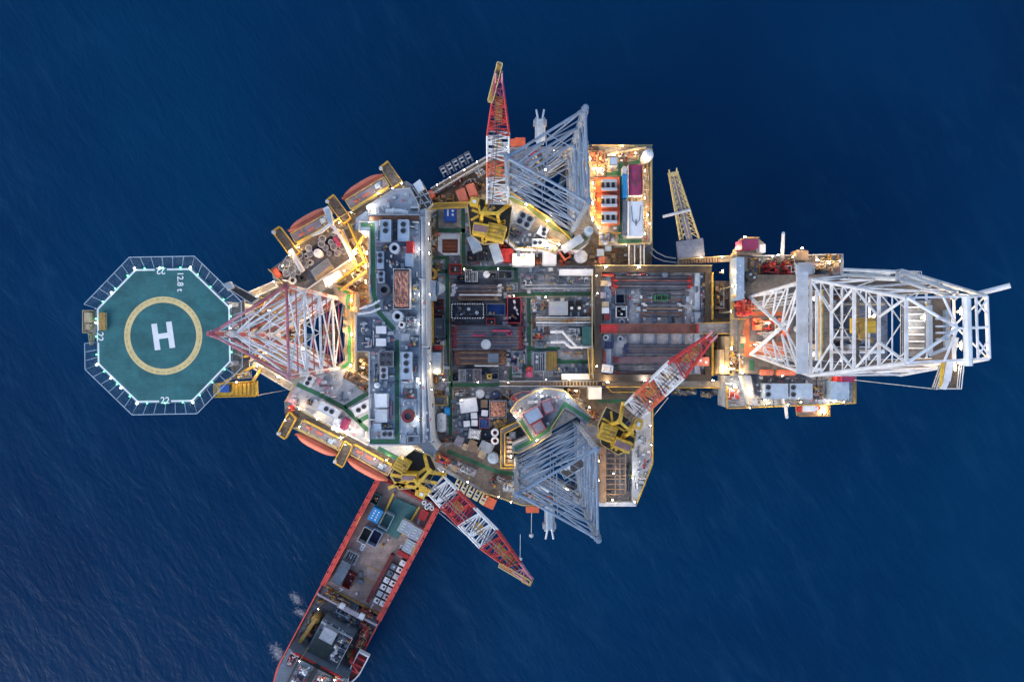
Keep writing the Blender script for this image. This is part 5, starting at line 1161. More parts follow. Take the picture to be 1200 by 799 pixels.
for lb, x, y, r_, m_ in [('grey ring shaped hose coil nearest the white beam in the drum store', 358.5,300,3.4,'pale'), ('grey ring shaped hose coil left of the pipe bundle', 363,307.5,3.6,'grey'), ('pale ring shaped hose coil nearest the red and white leg', 342.5,328.5,4.6,'pale'), ('black ring shaped hose coil near the lower edge of the drum store', 353.5,325.5,4.4,'rubber'), ('small grey coil beside the grey ring in the drum store', 357.5,311.5,3,'grey')]:
    tank(lb, x, y, r_, 1.6, 2.6, m_, hole='black', name='hose_coil', cat='hose coil')
tank('round white topped tank in the middle of the drum store', 372, 296.5, 4.8, 1.6, 3.6, 'paint_white', name='white_tank')
pipe_run('grey slanted beam pipe lying across the drum store', [(340,293),(355,318)], 4.6, .5, 'pale', 1.6, name='boom_rest')
for k in range(7): 
    lb = 'blue grey pipe bundled along the lower edge of the drum store'
    pipe_run(lb, [(364-k*.3+k*1.5,318+k*2.0),(384+k*1.4,303+k*2.0)], 2.1, .17, 'steel' if k < 4 else 'tan', 1.6, group='pipes bundled in the drum store', flange=False)
wd = wthing('white_davit', 'white forked davit crane arching over the drum store corner', 'davit', (*XY(388,256,6),DZ+2))
MB().bar(W(384,247,5),W(388,262,8),0.9,0.6).bar(W(388,262,8),W(376,272,6),0.55,0.5).bar(W(376,272,6),W(366,276,3.5),0.45,0.45).bar(W(388,262,8),W(402,282,7),0.6,0.5).bar(W(402,282,7),W(412,302,5),0.5,0.5).bar(W(388,266,7.5),W(398,270,5),0.3,0.3).bar(W(390,272,7.5),W(400,276,5),0.3,0.3).build('jib', 'pale', wd)
MB().box(*XY(384,247,4),DZ+1.7,DZ+5,1.1,1.1,.5).build('pedestal', 'white', wd)
container('magenta crate at the right edge of the drum store', 395, 283, 4.5, 12, 1.6, 3.6, 'magenta', rot=28, name='crate', cat='crate')
container('white flat topped box between drum store and leg', 390, 327, 21, 11, 1, 4, 'paint_white', rot=29, name='flat_box', cat='box', ribs=False)
container('red and white winch cover at the outer tip of the drum store', 324, 319, 7, 10, 0.2, 3, 'red', rot=30, name='winch_cover', cat='winch', roofm='orange')
for lb, x, y, w_, l_, ro in [('green deck hatch left of the white flat box',376,335,9,3.5,32), ('dark hatch strip right of the white flat box',406,315,14,3.5,30)]:
    container(lb, x, y, w_, l_, 0.2, 1.4, 'green', rot=ro, name='deck_hatch', cat='hatch', ribs=False)
gb_ = deck_house('lit_gangway', 'bright beige gangway along the lower side of the drum store', 'walkway', [(354,344),(412,304),(418,312),(362,350)], 0.02, 2.2, 'deck_beige', 'pale'); railing(gb_, [(354,344),(412,304)], 2.2, 'white')
for k, (a_, b_) in enumerate([((408,262),(430,310)),((400,270),(420,318)),((432,268),(414,296)),((396,330),(428,306)),((400,340),(430,318))]):
    s_ = deck_house('yellow_gantry', ['yellow railed walkway slanting from the side roof to the accommodation wall','yellow railed walkway along the drum store end','short yellow cross walkway by the side roof','yellow railed walkway below the drum store gangway','lowest yellow walkway left of the accommodation wall'][k], 'walkway',
        [(a_[0]-2,a_[1]),(a_[0]+2,a_[1]),(b_[0]+2,b_[1]),(b_[0]-2,b_[1])] if abs(a_[0]-b_[0]) < abs(a_[1]-b_[1]) else [(a_[0],a_[1]-2),(b_[0],b_[1]-2),(b_[0],b_[1]+2),(a_[0],a_[1]+2)], 4.6, 5.0, 'moss' if k in (0,3) else 'deck_beige', 'pale_yellow')
    railing(s_, [a_, b_], 5.0, 'yellow')
# ================================================================ main deck, upper half between accommodation and pipe deck
container('bright blue box on a beige pad inside the top green path loop', 527, 251, 14, 15, .35, 3.2, 'blue', name='blue_tank_box', cat='tank', marks=[(-.15,.1,.12,.5),(.25,.25,.16,.16),(.25,-.05,.16,.16)])
pd = deck_house('beige_pad', 'beige deck pad under the bright blue box', 'deck pad', [(514.5,246),(539.5,246),(539.5,266),(514.5,266)], 0.01, .34, 'deck_beige', 'pale')
fr_h = wthing('open_hatch', 'grey framed open hatch with an orange rust coloured floor inside the green paths', 'hatch', (*XY(527,287,1),DZ+.01))
MB().prism(P([(513,274),(539,274),(539,299),(520,299),(513,294)],1.2), DZ+.006, DZ+1.2, [P([(518,280),(536.5,280),(536.5,296.5),(518,296.5)],1.2)]).build('coaming', 'pale', fr_h)
MB().prism(P([(518,280),(536.5,280),(536.5,296.5),(518,296.5)],1.2), DZ+.006, DZ+.25).build('hatch_floor', 'orange_floor', fr_h)
for y in (284,288.5,293): MB().bar(W(519,y,.6),W(536,y,.6),.2,.2).build('floor_pipe', 'rust', fr_h)
basket('small red framed basket of dark gear below the orange hatch', 533.5, 315, 14, 11, 0, 2.2, 'red', fill=4, seed=9)
tank('tiny orange warning beacon at the corner of the green path loop', 514, 274.5, 2, 0, 1.6, 'orange', name='beacon', cat='beacon')
hood = wthing('hooded_housing', 'light blue hooded housing with a cone shaped right side beside the white walkway', 'housing', (*XY(506,340,3),DZ))
MB().prism(P([(496,329),(510,329),(510,352),(496,352)],5), DZ+.01, DZ+5).build('housing_body', 'light_blue', hood); MB().tube(W(510.1,338,3.4), W(519,338,2.4), 1.55, 14, .8).build('cone', 'light_blue', hood)
MB().bar(W(496,329.4,5.06),W(510,329.4,5.06),.12,.12).bar(W(509.6,330,5.06),W(509.6,352,5.06),.12,.12).build('seam', 'pale', hood)
yl = deck_house('lit_stair_well', 'yellow railed stair well glowing with lamplight beside the white walkway', 'stair well', [(500,353),(508,353),(508,402),(500,402)], 0.01, 2, 'ochre', 'pale_yellow'); railing(yl, [(508,353),(508,402),(500,402)], 2, 'yellow')
for i in range(9): MB().bar(W(501,355+i*5.4,2.1), W(507.5,355+i*5.4,2.1), .3, .15).build('step', 'pale_yellow', yl)
gr = deck_house('grey_roof_house', 'square light blue roofed house with yellow railing beside the white walkway', 'building', [(497.5,413),(516.5,413),(516.5,437),(497.5,437)], 0.01, 4.5, 'light_blue', 'grey'); railing(gr, [(508,404),(520,404),(520,438),(500,438.5)], 3.2, 'pale_yellow')
for a_, b_ in [((498,424),(516,420)),((509,414),(510,436))]: MB().bar(W(*a_,4.52),W(*b_,4.52),.1,.05).build('roof_seam', 'pale', gr)
container('small bright red box at the corner of the square light blue roof', 512.5, 407.5, 8, 4.5, .01, 3, 'red', name='locker_box', cat='box', ribs=False)
for lb, x, y, w_, l_, m_, sd_ in [('upper dark red gear crate right of the lit stair well', 514.5,355,10,9,'dark_red',1), ('lower dark red gear crate right of the lit stair well', 514.5,365,10,8,'dark_red',2)]:
    basket(lb, x, y, w_, l_, 0, 2, m_, fill=3, seed=sd_, name='gear_crate', cat='crate')
basket('blue grey rack of bars beside the dark red gear crates', 515.5, 384, 12, 22, 0, 2, 'slate', bars=7, fill=2, seed=3)
tank('yellow rimmed brown drum winch above the hooded housing', 505, 321, 7, 0, 2, 'ochre', hole='dark_steel', name='winch_drum', cat='winch')
container('tilted light blue panel leaning beside the yellow crane base', 556, 285, 12, 18, 1, 4.5, 'light_blue', rot=22, name='tilted_panel', cat='panel', ribs=False, frame='pale')
container('tilted light blue panel standing left of the red box', 581.5, 296.5, 11, 22, 1, 4.5, 'light_blue', rot=18, name='tilted_panel', cat='panel', ribs=False, frame='pale')
container('big red box between the tilted panel and the white cabin', 594, 299, 14, 15, 0, 3.2, 'red', name='red_box', cat='box')
container('longer white cabin right of the big red box', 613.5, 304, 26, 14, 0, 4, 'white', name='white_cabin', cat='cabin', ribs=False, roofm='paint_white')
container('square white cabin in the floodlight glare', 644, 302, 16, 15, 0, 4, 'white', name='white_cabin', cat='cabin', ribs=False, roofm='paint_white')
for lb, x, y, w_, l_, m_, sd_ in [('black machine basket below the left tilted panel', 553,300,11,11,'black',4), ('dark slatted machine basket beside the black one', 566,298,13,15,'dark_steel',5), ('navy basket at the start of the row under the green path', 540,326,9,6,'navy',6),
     ('grey slatted basket in the row under the green path', 549,323,8,14,'grey',7), ('pale slatted basket in the row under the green path', 556,324,7,12,'pale',8), ('dark basket with gear right of the white round cover', 577,323,9,7,'dark_steel',10), ('blue grey basket at the right end of the row', 592,322,16,9,'slate',12)]:
    basket(lb, x, y, w_, l_, 0, 2, m_, fill=5, seed=sd_, bars=4 if sd_ in (5,7,8) else 0)
tank('small white round cover in the row above the pipe rack', 570, 321.5, 3.8, 0, 2.2, 'paint_white')
sd2 = [('pipes and valves at the foot of the white walkway by the orange hatch',507,282,10,30,51,('pale','tan','white','ochre')), ('lamplit valves left of the blue box',506,256,8,20,52,('pale','tan','white')), ('dark machine under the right tilted panel',590,285,16,12,53,('rust','dark_steel','red')),
       ('green machine group left of the small red basket',512,312,10,10,54,('green','brown','ochre')), ('orange machine between the white cabins',631,305,8,10,55,('rust','orange','tan')), ('reddish machine right of the square white cabin',659,305,8,12,56,('rust','orange','dark_red')),
       ('pump set on the grey deck left of the white duct',646,328,30,14,57,('grey','pale','slate')), ('pump set on the grey deck below the white duct',676,329,34,14,58,('grey','pale','slate')), ('pump set right of the green path under the white cabin',618,328,16,18,59,('grey','slate','pale')),
       ('machine by the light blue house front',512,397,8,8,60,('dark_steel','grey')), ('brown gear in the yellow framed pit',513,462,14,8,61,('rust','brown')), ('rusty gear above the yellow framed pit',506,446,12,10,62,('ochre','rust','brown'))]
for lb, x, y, a_, b_, s_, pal in sd2: skid(lb, x, y, a_, b_, 0.01, 2.4, s_, pal=pal, n=12, base='grey' if 'grey' in pal else 'brown')
pt_ = deck_house('framed_pit', 'small dark pit in a yellow frame under the rusty gear', 'pit', [(511,465),(520,465),(520,473),(511,473)], 0.01, .4, 'deck_dark', 'yellow'); railing(pt_, [(505,464),(525,464),(525,474),(505,474)], .4, 'yellow', closed=True)

# port quarter: gear along the slanted hull edge
container('salmon coloured box pair at the upper port side, left half', 541, 228, 11, 13, 0, 3, 'salmon', rot=20, name='salmon_box', cat='box')
container('salmon coloured box pair at the upper port side, right half', 552.5, 222, 10, 13, 0, 3, 'salmon', rot=20, name='salmon_box', cat='box')
tank('red orange rounded winch at the corner next to the stair tower', 504.5, 228, 5, 0, 2.4, 'orange', dome=.9, name='winch_dome', cat='winch')
pe = deck_house('slanted_gangway', 'pale slanted gangway along the upper port hull edge', 'walkway', [(505,222),(512,218),(575,182),(577,186),(508,227)], 0.01, 2.2, 'grating', 'pale'); railing(pe, [(505,222),(512,218),(575,182)], 2.2, 'pale'); railing(pe, [(508,227),(577,186)], 2.2, 'pale')
for i in range(5):
    x, y = 521+i*7.2, 208-i*4.1
    f_ = wthing('pipe_finger', 'grey U shaped pipe rack finger sticking out over the sea beyond the slanted gangway', 'pipe rack', (*XY(x,y,1),DZ+.5), 'pipe fingers along the upper port hull edge')
    MB().path([W(x,y,1),W(x-5.5,y-11,1),W(x-1,y-13.5,1),W(x+4.5,y-2.5,1)], .2, 6).build('loop', 'dark_steel', f_)
    MB().bar(W(x-2.5,y-5,1.2),W(x+2,y-7.5,1.2),.2,.2).bar(W(x-4.5,y-9,1.2),W(x,y-11.5,1.2),.2,.2).build('rung', 'pale', f_)
for i in range(5):
    x, y = 537+i*7.6, 561+i*4.2
    f_ = wthing('pipe_finger', 'pale yellow U shaped rack finger over the sea beside the lower crane boom', 'pipe rack', (*XY(x,y,1),DZ+.5), 'pipe fingers along the lower hull edge')
    MB().path([W(x,y,1),W(x-5,y+10,1),W(x-1,y+12.5,1),W(x+4,y+2.5,1)], .2, 6).build('loop', 'pale_yellow', f_)
    MB().bar(W(x-2.5,y+5,1.2),W(x+2,y+7.5,1.2),.2,.2).bar(W(x-4,y+8.5,1.2),W(x,y+11,1.2),.2,.2).build('rung', 'pale', f_)
yb = deck_house('yellow_bridge', 'yellow edged bridge crossing above the bright blue box to the crane', 'bridge', [(497,240),(550,237.5),(550,243),(498,246)], 5.5, 6, 'ochre', 'ochre'); railing(yb, [(497,240),(550,237.5)], 6, 'yellow'); railing(yb, [(498,246),(550,243)], 6, 'yellow')
for lb, x, y, a_, b_, s_, ro, pal in [('dark gear under the slanted gangway end',536,210,24,7,70,30,('dark_red','rust','dark_steel','white')), ('orange valves along the slanted gangway',521,217,10,7,71,30,('orange','ochre','brown')), ('grey hose rack above the salmon boxes',548,212,22,6,72,30,('slate','grey','dark_steel')),
       ('black winch right of the salmon boxes',562,215,9,14,73,30,('black','dark_steel','pale')), ('white and blue gear near the vertical crane boom',563,200,14,10,74,30,('light_blue','white','grey')), ('brown winches at the stair tower foot',515,232,14,10,75,30,('brown','tan','rust')),
       ('red gear under the vertical crane boom',580,200,18,22,76,0,('red','orange','salmon')), ('tan gear below the vertical crane boom',582,222,18,14,77,0,('tan','salmon','white'))]:
    skid(lb, x, y, a_, b_, 0.01, 2.4, s_, rot=ro, pal=pal, n=10, base='brown')
for lb, x, y, w_, l_ in [('left of the two red orange boxes hung on the top hull edge',601.5,167,7,8), ('right of the two red orange boxes hung on the top hull edge',609.5,166,12,9)]:
    container(lb, x, y, w_, l_, -2.5, .6, 'orange', name='raft_box', cat='raft box', group='red orange raft boxes on the hull edge')
container('tilted red orange raft box hung beside the lower crane boom', 573, 588.5, 15, 12, -2.5, .6, 'orange', rot=-25, name='raft_box', cat='raft box', group='red orange raft boxes on the hull edge')
container('red orange raft box hung under the lower blue grey leg', 624, 597, 15, 7, -2.5, .6, 'orange', name='raft_box', cat='raft box', group='red orange raft boxes on the hull edge')
for lb, x0, y0, dy in [('grey water intake tower standing out above the upper blue grey leg', 633, 160, -1), ('grey water intake tower standing out below the lower blue grey leg', 644, 600, 1)]:
    it = wthing('intake_tower', lb, 'intake tower', (*XY(x0,y0,2),DZ-3))
    for s in (-4.5,4.5): MB().bar(W(x0+s,y0-dy*6,1),W(x0+s,y0+dy*22,3),.5,.6).build('side_frame', 'pale', it)
    for k in range(6): MB().bar(W(x0-4.5,y0+dy*k*4,2.2),W(x0+4.5,y0+dy*k*4,2.2),.4,.4).build('cross_frame', 'grey', it)
    for s in (-2,1.5): MB().tube(W(x0+s,y0-dy*10,3),W(x0+s*.8,y0+dy*20,4),.45,8).build('intake_pipe', 'light_blue', it)
    for s in (-1,1): MB().tube(W(x0+s*2,y0+dy*18,4),W(x0+s*4.5,y0+dy*31,3),.2,6).build('horn', 'pale', it)
    for s in (-5,5): MB().box(*XY(x0+s,y0+dy*17,3.5),DZ+1.5,DZ+3.5,.9,.9).build('pulley_box', 'grey', it)
# upper jack house gear
skid('black engine on the deck below the four black fans', 603, 272, 14, 9, 8, 10, 80, rot=-28, pal=('black','dark_steel','slate'), n=9)
skid('lamplit white valve group next to the two grey fans', 645, 285, 22, 18, 8, 10, 81, rot=-20, pal=('white','tan','pale'), n=14, base='tan')
container('long pale box with black fittings beside the orange rack', 671, 285, 26, 9, 8, 10.2, 'pale', rot=33, name='long_box', cat='box', ribs=False)
basket('orange rack lying at a slant right of the square white cabin', 659, 292, 8, 24, 3, 6, 'orange', rot=35, bars=0, fill=4, seed=20, name='orange_rack', cat='rack')
tank('round white lidded tank right of the orange rack', 681, 300, 7.4, 0, 3.4, 'pale', rim='white', name='white_tank')
tank('tall pale oval silo at the corner of the curved platform', 690, 270, 5.4, 5, 10, 'light_blue', dome=.9, name='silo', cat='silo')
tk = deck_house('glass_walkway', 'long narrow pale glazed strip left of the engines deck', 'walkway', [(683,165),(690,165),(690,232),(683,222)], 0.01, 3.5, 'slate', 'pale')
for i in range(9): MB().box(*XY(688,172+i*6.4,3.6),DZ+3.51,DZ+3.9,.6,.45).build('floor_light', 'pale_yellow', tk)
# area under the leg, towards the sea
for lb, x, y, a_, b_, s_, ro in [('dim gear under the upper blue grey leg near the raft boxes',622,188,34,18,82,28), ('dim gear under the upper leg tip',664,178,40,12,83,0), ('dim gear under the lower blue grey leg by the raft box',622,582,26,12,84,0), ('dim gear under the lower leg near the intake tower',655,585,34,10,85,0)]:
    skid(lb, x, y, a_, b_, 0.01, 2.6, s_, rot=ro, pal=('grey','tan','red','white','green'), n=16)
for lb, poly in [('grey footbridge with a white sign inside the lower blue grey leg', [(656,551),(681,536),(686,545),(661,560)]), ('grey footbridge inside the upper blue grey leg', [(628,196),(652,180),(656,186),(632,203)])]:
    g_ = deck_house('footbridge', lb, 'footbridge', poly, 13.4, 13.8, 'grating', 'steel'); railing(g_, poly, 13.8, 'pale', closed=True, toe=False)
MB().box(*XY(665,548,14.3),DZ+13.81,DZ+14.2,1.0,.8).build('sign_board', 'paint_white', g_)
cvr = deck_house('white_canopy', 'small white canopy under the braces of the lower blue grey leg', 'canopy', [(628,568),(643,575),(643,581),(630,573)], 2.5, 3, 'paint_white', 'white')
# ================================================================ power deck
for k, y in enumerate((217,236,255)):
    lb = ['topmost grey engine in an orange bay on the power deck','middle grey engine in an orange bay on the power deck','bottom grey engine in an orange bay on the power deck'][k]
    eb = wthing('engine', lb, 'engine', (*XY(713,y,6),DZ+5), 'engines in the orange bays')
    MB().prism(P([(698,y-9),(725,y-9),(725,y+9),(698,y+9)],5.3), DZ+5.01, DZ+5.3).build('orange_bay', 'orange', eb)
    MB().box(*XY(714,y,7),DZ+5.31,DZ+6.6,18*M(7),9*M(7)).build('engine_block', 'dark_steel', eb)
    for s in (-5,5): MB().bar(W(705,y+s,7.3),W(723,y+s,7.3),.5,.6).build('manifold', 'pale', eb)
    for i in range(6): MB().box(*XY(706.5+i*3.1,y,7.4),DZ+6.61,DZ+7.2,.3,1.2).build('cylinder_head', 'grey' if i%2 else 'black', eb)
    MB().tube(W(700,y-2,6.4),W(704.5,y-2,6.4),.45,10).build('generator', 'ochre', eb)
    railing(eb, [(725,y-9),(725,y+9)], 5.3, 'orange')
tr = [('magenta_roof', 'long magenta roof on the power deck above the white one', 'roof', [(736.5,193),(753,193),(753,229),(736.5,229)], 'magenta'), ('white_roof', 'long white roof with black sling marks on the power deck', 'roof', [(736.5,236),(754,236),(754,277),(736.5,277)], 'paint_white')]
for nm, lb, ct, poly, m_ in tr:
    o_ = deck_house(nm, lb, 'roof', poly, 5, 8, m_, 'white')
    x0, y0 = poly[0]; x1, y1 = poly[2]; cx_, cy_ = (x0+x1)/2, (y0+y1)/2
    MB().bar(W(x0+.8,y0+.5,8.1),W(x0+.8,y1-.5,8.1),.16,.2).bar(W(x1-.8,y0+.5,8.1),W(x1-.8,y1-.5,8.1),.16,.2).build('roof_edge', 'pale' if m_ != 'magenta' else 'dark_red', o_)
    sl = MB()
    for e in (-1,1): sl.path([W(cx_,cy_+6,8.08),W(cx_+e*4,cy_+2,8.08),W(cx_+e*5.5,y0+5,8.08)], .05, 5)
    sl.tube(W(cx_,cy_+1,8.08),W(cx_,cy_+8,8.1),.1,5); sl.build('sling', 'dark_steel', o_)
container('narrow sky blue box left of the magenta roof', 732.5, 218, 5, 27, 5, 7.2, 'sky_blue', name='sky_blue_box', cat='box')
container('narrow pale box above the sky blue one', 732, 200, 5, 8, 5, 7, 'pale', name='pale_box', cat='box', ribs=False)
container('narrow slate box left of the white roof', 732.5, 255, 5, 42, 5, 6.6, 'slate', name='slate_box', cat='box', ribs=False)
tank('bright white domed tank at the outer top corner of the power deck', 760, 181, 6.2, 5, 9, 'paint_white', dome=1.2, name='domed_tank')
container('pale lamplit box among orange gear on the power deck', 719, 189, 10, 10, 5, 8, 'tan', name='pale_box', cat='box', roofm='white')
for lb, x, y, a_, b_, s_, pal in [('orange lit piping at the top left corner of the power deck',701,184,18,20,90,('orange','rust','tan','ochre')), ('tan piping along the top edge of the power deck',735,180,30,10,91,('tan','salmon','pale')), ('lamplit white vessels below the orange piping',702,200,18,9,92,('white','tan','pale')),
       ('tan valves right of the coloured roofs',758,235,7,80,93,('tan','pale','ochre','grey')), ('dark gear below the engine bays',712,278,18,16,94,('pale','dark_steel','grey')), ('tan pump line left of the engine bays',696,232,7,40,95,('tan','ochre','white'))]:
    skid(lb, x, y, a_, b_, 5, 6.8, s_, pal=pal, n=14, base='tan')
pipe_run('tan pipe slanting along the top edge of the power deck', [(712,182),(738,176),(757,173)], 6.4, .25, 'tan', 5)
for lb, poly in [('grey footbridge from the power deck down to the pipe deck', [(736.5,287.5),(743,287.5),(743,312),(736.5,312)]), ('narrow grey footbridge beside the wider one at the power deck', [(750,287.5),(754,287.5),(754,311),(750,311)])]:
    b_ = deck_house('footbridge', lb, 'footbridge', poly, 4, 4.4, 'grating', 'pale'); railing(b_, [poly[0], poly[3]], 4.4, 'pale'); railing(b_, [poly[1], poly[2]], 4.4, 'pale')
for lb, x, y, w_, l_, m_ in [('small pale blue box between white tank and power deck',704,296,8,8,'light_blue'), ('smaller pale blue box right of the other one',713,291,7,6,'light_blue'), ('salmon topped box above the corner of the pipe deck',705.5,305,7.5,8,'salmon')]:
    container(lb, x, y, w_, l_, 0.01, 2.6, m_, name='locker_box', cat='box', ribs=False)
for lb, pts in [('upper pale hose looping from the power deck over the sea',[(763,290),(770,296),(780,301),(792,303)]), ('lower pale hose looping from the power deck over the sea',[(762,296),(768,302),(778,306),(793,308)])]:
    pipe_run(lb, pts, 1.5, .1, 'pale', 1.4, name='hose', flange=False)
# burner boom reaching out over the sea
bb = wthing('burner_boom', 'slim yellowish truss boom with a grey walkway reaching over the sea from a slate panel', 'boom', (*XY(809,291,5),DZ+2))
MB().prism(P([(793,283),(824,279),(826,300),(795,303)],5), DZ+4.2, DZ+5).build('base_panel', 'slate_blue', bb)
B0, B1 = [(797,281),(819,279)], [(784,204),(794,203)]
MB().bar(W(808,281,4.6),W(789,206,4.6),1.25,.12).build('boom_walkway', 'lilac_grey', bb)
for k in range(2): MB().tube(W(*B0[k],5),W(*B1[k],4.6),.2,7).tube(W(801+k*10,281,3.2),W(*B1[k],3.6),.16,6).build('boom_chord', 'pale_yellow', bb)
for i in range(12):
    t = i/12; t2 = (i+1)/12
    a0 = [W(lerp(B0[k][0],B1[k][0],t),lerp(B0[k][1],B1[k][1],t),4.8) for k in (0,1)]; a1 = [W(lerp(B0[k][0],B1[k][0],t2),lerp(B0[k][1],B1[k][1],t2),4.8) for k in (0,1)]
    mid0 = (a0[0]+a0[1])/2; mid1 = (a1[0]+a1[1])/2
    l_ = MB().tube(mid0, mid1, .08, 5)
    for k in (0,1): l_.tube(a0[k], mid1.lerp(a1[k],.35), .09, 5); l_.tube(a1[k], mid1.lerp(a1[k],.3), .08, 5)
    l_.build('boom_lacing', 'pale_yellow', bb)
MB().tube(W(777,254,5.2),W(809,246,5.2),.28,7).build('cross_spar', 'pale', bb)
MB().bar(W(783,205,5),W(795,203,5),.7,.5).tube(W(785,205,5),W(784,199,5.5),.14,6).tube(W(793,203,5),W(793,197,5.5),.14,6).build('burner_head', 'pale_yellow', bb)
sg = deck_house('sea_gangway', 'lamplit beige gangway along the outside of the pipe deck below the slate panel', 'walkway', [(795,304),(860,300),(862,306),(795,310)], 3.4, 4, 'deck_beige', 'pale'); railing(sg, [(795,304),(860,300)], 4, 'pale_yellow')
for i in range(14): MB().box(*XY(801+i*3.2,307-i*.2,4.6),DZ+4.01,DZ+4.6,.3,.8).build('cable_tray', 'brown', sg)
# ================================================================ drill pipes in the racks
def pipe_proto(name, L, r, m, endm):
    o = thing(name, None, 'drill pipe', (0,0,0), 0)
    MB().tube((-L/2,0,r),(L/2,0,r),r,8).build('tube', m, o)
    for s in (-1,1): MB().tube((s*L/2,0,r),(s*(L/2-.7),0,r),r*1.25,8).build('end_protector', endm, o)
    return o
def rack(x0, x1, ys, h, m, endm, label, group, r=.15, jitter=1.5, zb=None):
    s = M(h); L = (x1-x0)*s; first = {}
    if m == 'steel_pipe' and len(ys) < 6: m = ['steel_pipe','steel_pipe_light']
    ms = {'steel_pipe': ['steel_pipe','steel_pipe_light','steel_pipe','steel_pipe','steel_pipe_light','rust_pipe'], 'red_pipe': ['red_pipe','steel_pipe_light'], 'rust_pipe': ['rust_pipe','brown','rust_pipe','steel_pipe']}.get(m, [m]) if isinstance(m, str) else m
    for i_, y in enumerate(ys):
        m = ms[i_ % len(ms)]
        xm = (x0+x1)/2+rnd.uniform(-jitter,jitter); p = XY(xm, y, h); l_ = (p.x,p.y,DZ+h-2*r if zb is None else zb)
        if m not in first:
            first[m] = pipe_proto('drill_pipe', L, r, m, endm); first[m].location = l_; tag(first[m], label, 'drill pipe', group)
        else: dup(first[m], l_, rnd.uniform(-.002,.002))
def ys(a, b, n): return [a+(b-a)*i/(n-1) for i in range(n)]
PH = 5.3
rack(716,811,ys(324,338,14),PH,'steel_pipe','dark_red','dark drill pipe in the dense stack along the top of the pipe deck','dense stack at the top of the pipe deck',.11,2)
rack(718,808,[328.8,335.5],PH+.3,'red_pipe','red','reddish drill pipe lying on top of the dense upper stack','reddish pipes on the upper stack',.15,3)
rack(752,806,[340.5,343,346],PH,'steel_pipe','dark_steel','dark short pipe below the dense upper stack','dark short pipes below the upper stack',.14,4)
rack(752,801,[351.5,361.5,367,371],PH,'rust_pipe','rust','rust orange casing joint lying alone on the pale pipe deck plates','rust orange joints on the pipe deck',.16,1)
rack(752,798,[356,357.6,363.5],PH,'steel_pipe','pale','grey spiral tool joint near the green basket','grey tool joints near the green basket',.17,2)
rack(732,828,ys(404,415,11),PH,'steel_pipe','navy','dark drill pipe in the stack below the red catwalk','dark stack below the catwalk',.11,3)
rack(720,800,ys(418.5,424.5,7),PH,'red_pipe','dark_red','reddish brown drill pipe in the lower middle stack','reddish brown lower stack',.1,3)
rack(722,786,ys(428,434,5),PH,'steel_pipe','black','black drill pipe lying along the lower edge of the pipe deck','black pipes at the lower pipe deck edge',.11,2)
rack(720,775,[436.8],PH,'red_pipe','red','single red pipe along the lower beam of the pipe deck',None,.14,0)
rack(531,612,ys(383,408,24),1.6,'steel_pipe','dark_red','dark drill pipe in the big middle rack under the white lid','big dark rack in the middle of the main deck',.15,1.5)
rack(531,600,[381.5,409],1.9,'steel_pipe','dark_steel','loose dark pipe at the rim of the big middle rack','loose pipes at the rim of the middle rack',.15,1)
rack(534,592,ys(411.5,426,10),1.5,'rust_pipe','rust','rust brown pipe in the rack below the big dark one','rust brown rack in the middle of the main deck',.18,2)
rack(530,588,ys(334,346,8),1.4,'steel_pipe','pale','dark pipe in the narrow top rack beside the hooded housing','narrow top rack of the main deck',.17,2)
rack(538,585,[348.5,351],1.6,'rust_pipe','brown','brown pipe between the top rack and the dotted basket','brown pipes above the dotted basket',.17,2)
for lb, x0, x1, y in [('longer pink painted pipe on the big dark rack',577,598,387.5),('short pink painted pipe at the right of the dark rack',594,600,391.5),('pink painted pipe in the left part of the dark rack',553,568,393)]:
    rack(x0,x1,[y],2.0,'magenta','magenta',lb,None,.2,0)
rack(538,588,[345.5],2.1,'pale','pale','single pale pipe shining on the narrow top rack',None,.16,0)
rack(556,584,[428.5],2.1,'pale','pale','single pale pipe lying along the rust brown rack',None,.14,0)
for lb, x, y0, y1 in [('left post row of the big middle pipe rack',529.5,381,430),('right post row of the big middle pipe rack',613.5,376,410)]:
    b_ = wthing('rack_posts', lb, 'pipe rack', (*XY(x,(y0+y1)/2,1),DZ+.02)); MB().bar(W(x,y0,.3),W(x,y1,.3),.3,.4).build('sill', 'dark_steel', b_)
    for i in range(7): yy = y0+(y1-y0)*i/6; MB().bar(W(x,yy,.5),W(x,yy,2.4),.25,.25).build('post', 'dark_red' if i%2 else 'dark_steel', b_)
tank('round white lid lying on the big dark pipe rack', 569.5, 403.5, 5.6, 2.0, 2.6, 'pale', dome=.15, name='round_hatch', cat='hatch')
container('slate lattice box standing on the rust brown pipes', 578, 419.5, 12, 10.5, 2, 3.6, 'slate', name='lattice_box', cat='box')
wb = basket('long black basket with a white dotted rim full of machinery', 548, 364.5, 38, 17, 0, 2.4, 'black', fill=9, seed=31)
for i in range(13):
    for v in (-1,1): MB().box((-.5+(i+.5)/13)*38*M(2.4), v*8.3*M(2.4), 2.41, 2.5, .22, .18).build('rim_mark', 'white', wb)
for i in range(6):
    for v in (-1,1): MB().box(v*18.6*M(2.4), (-.5+(i+.5)/6)*17*M(2.4), 2.41, 2.5, .18, .22).build('rim_mark', 'white', wb)
basket('blue lined basket with dark pipes right of the dotted basket', 581, 362.5, 22, 13, 0, 2.2, 'slate', inside='blue', fill=5, seed=32)
basket('tall red framed basket with a blue load right of the blue lined basket', 602.5, 363.5, 16, 30, 0, 2.6, 'red', inside='navy', fill=8, seed=33)
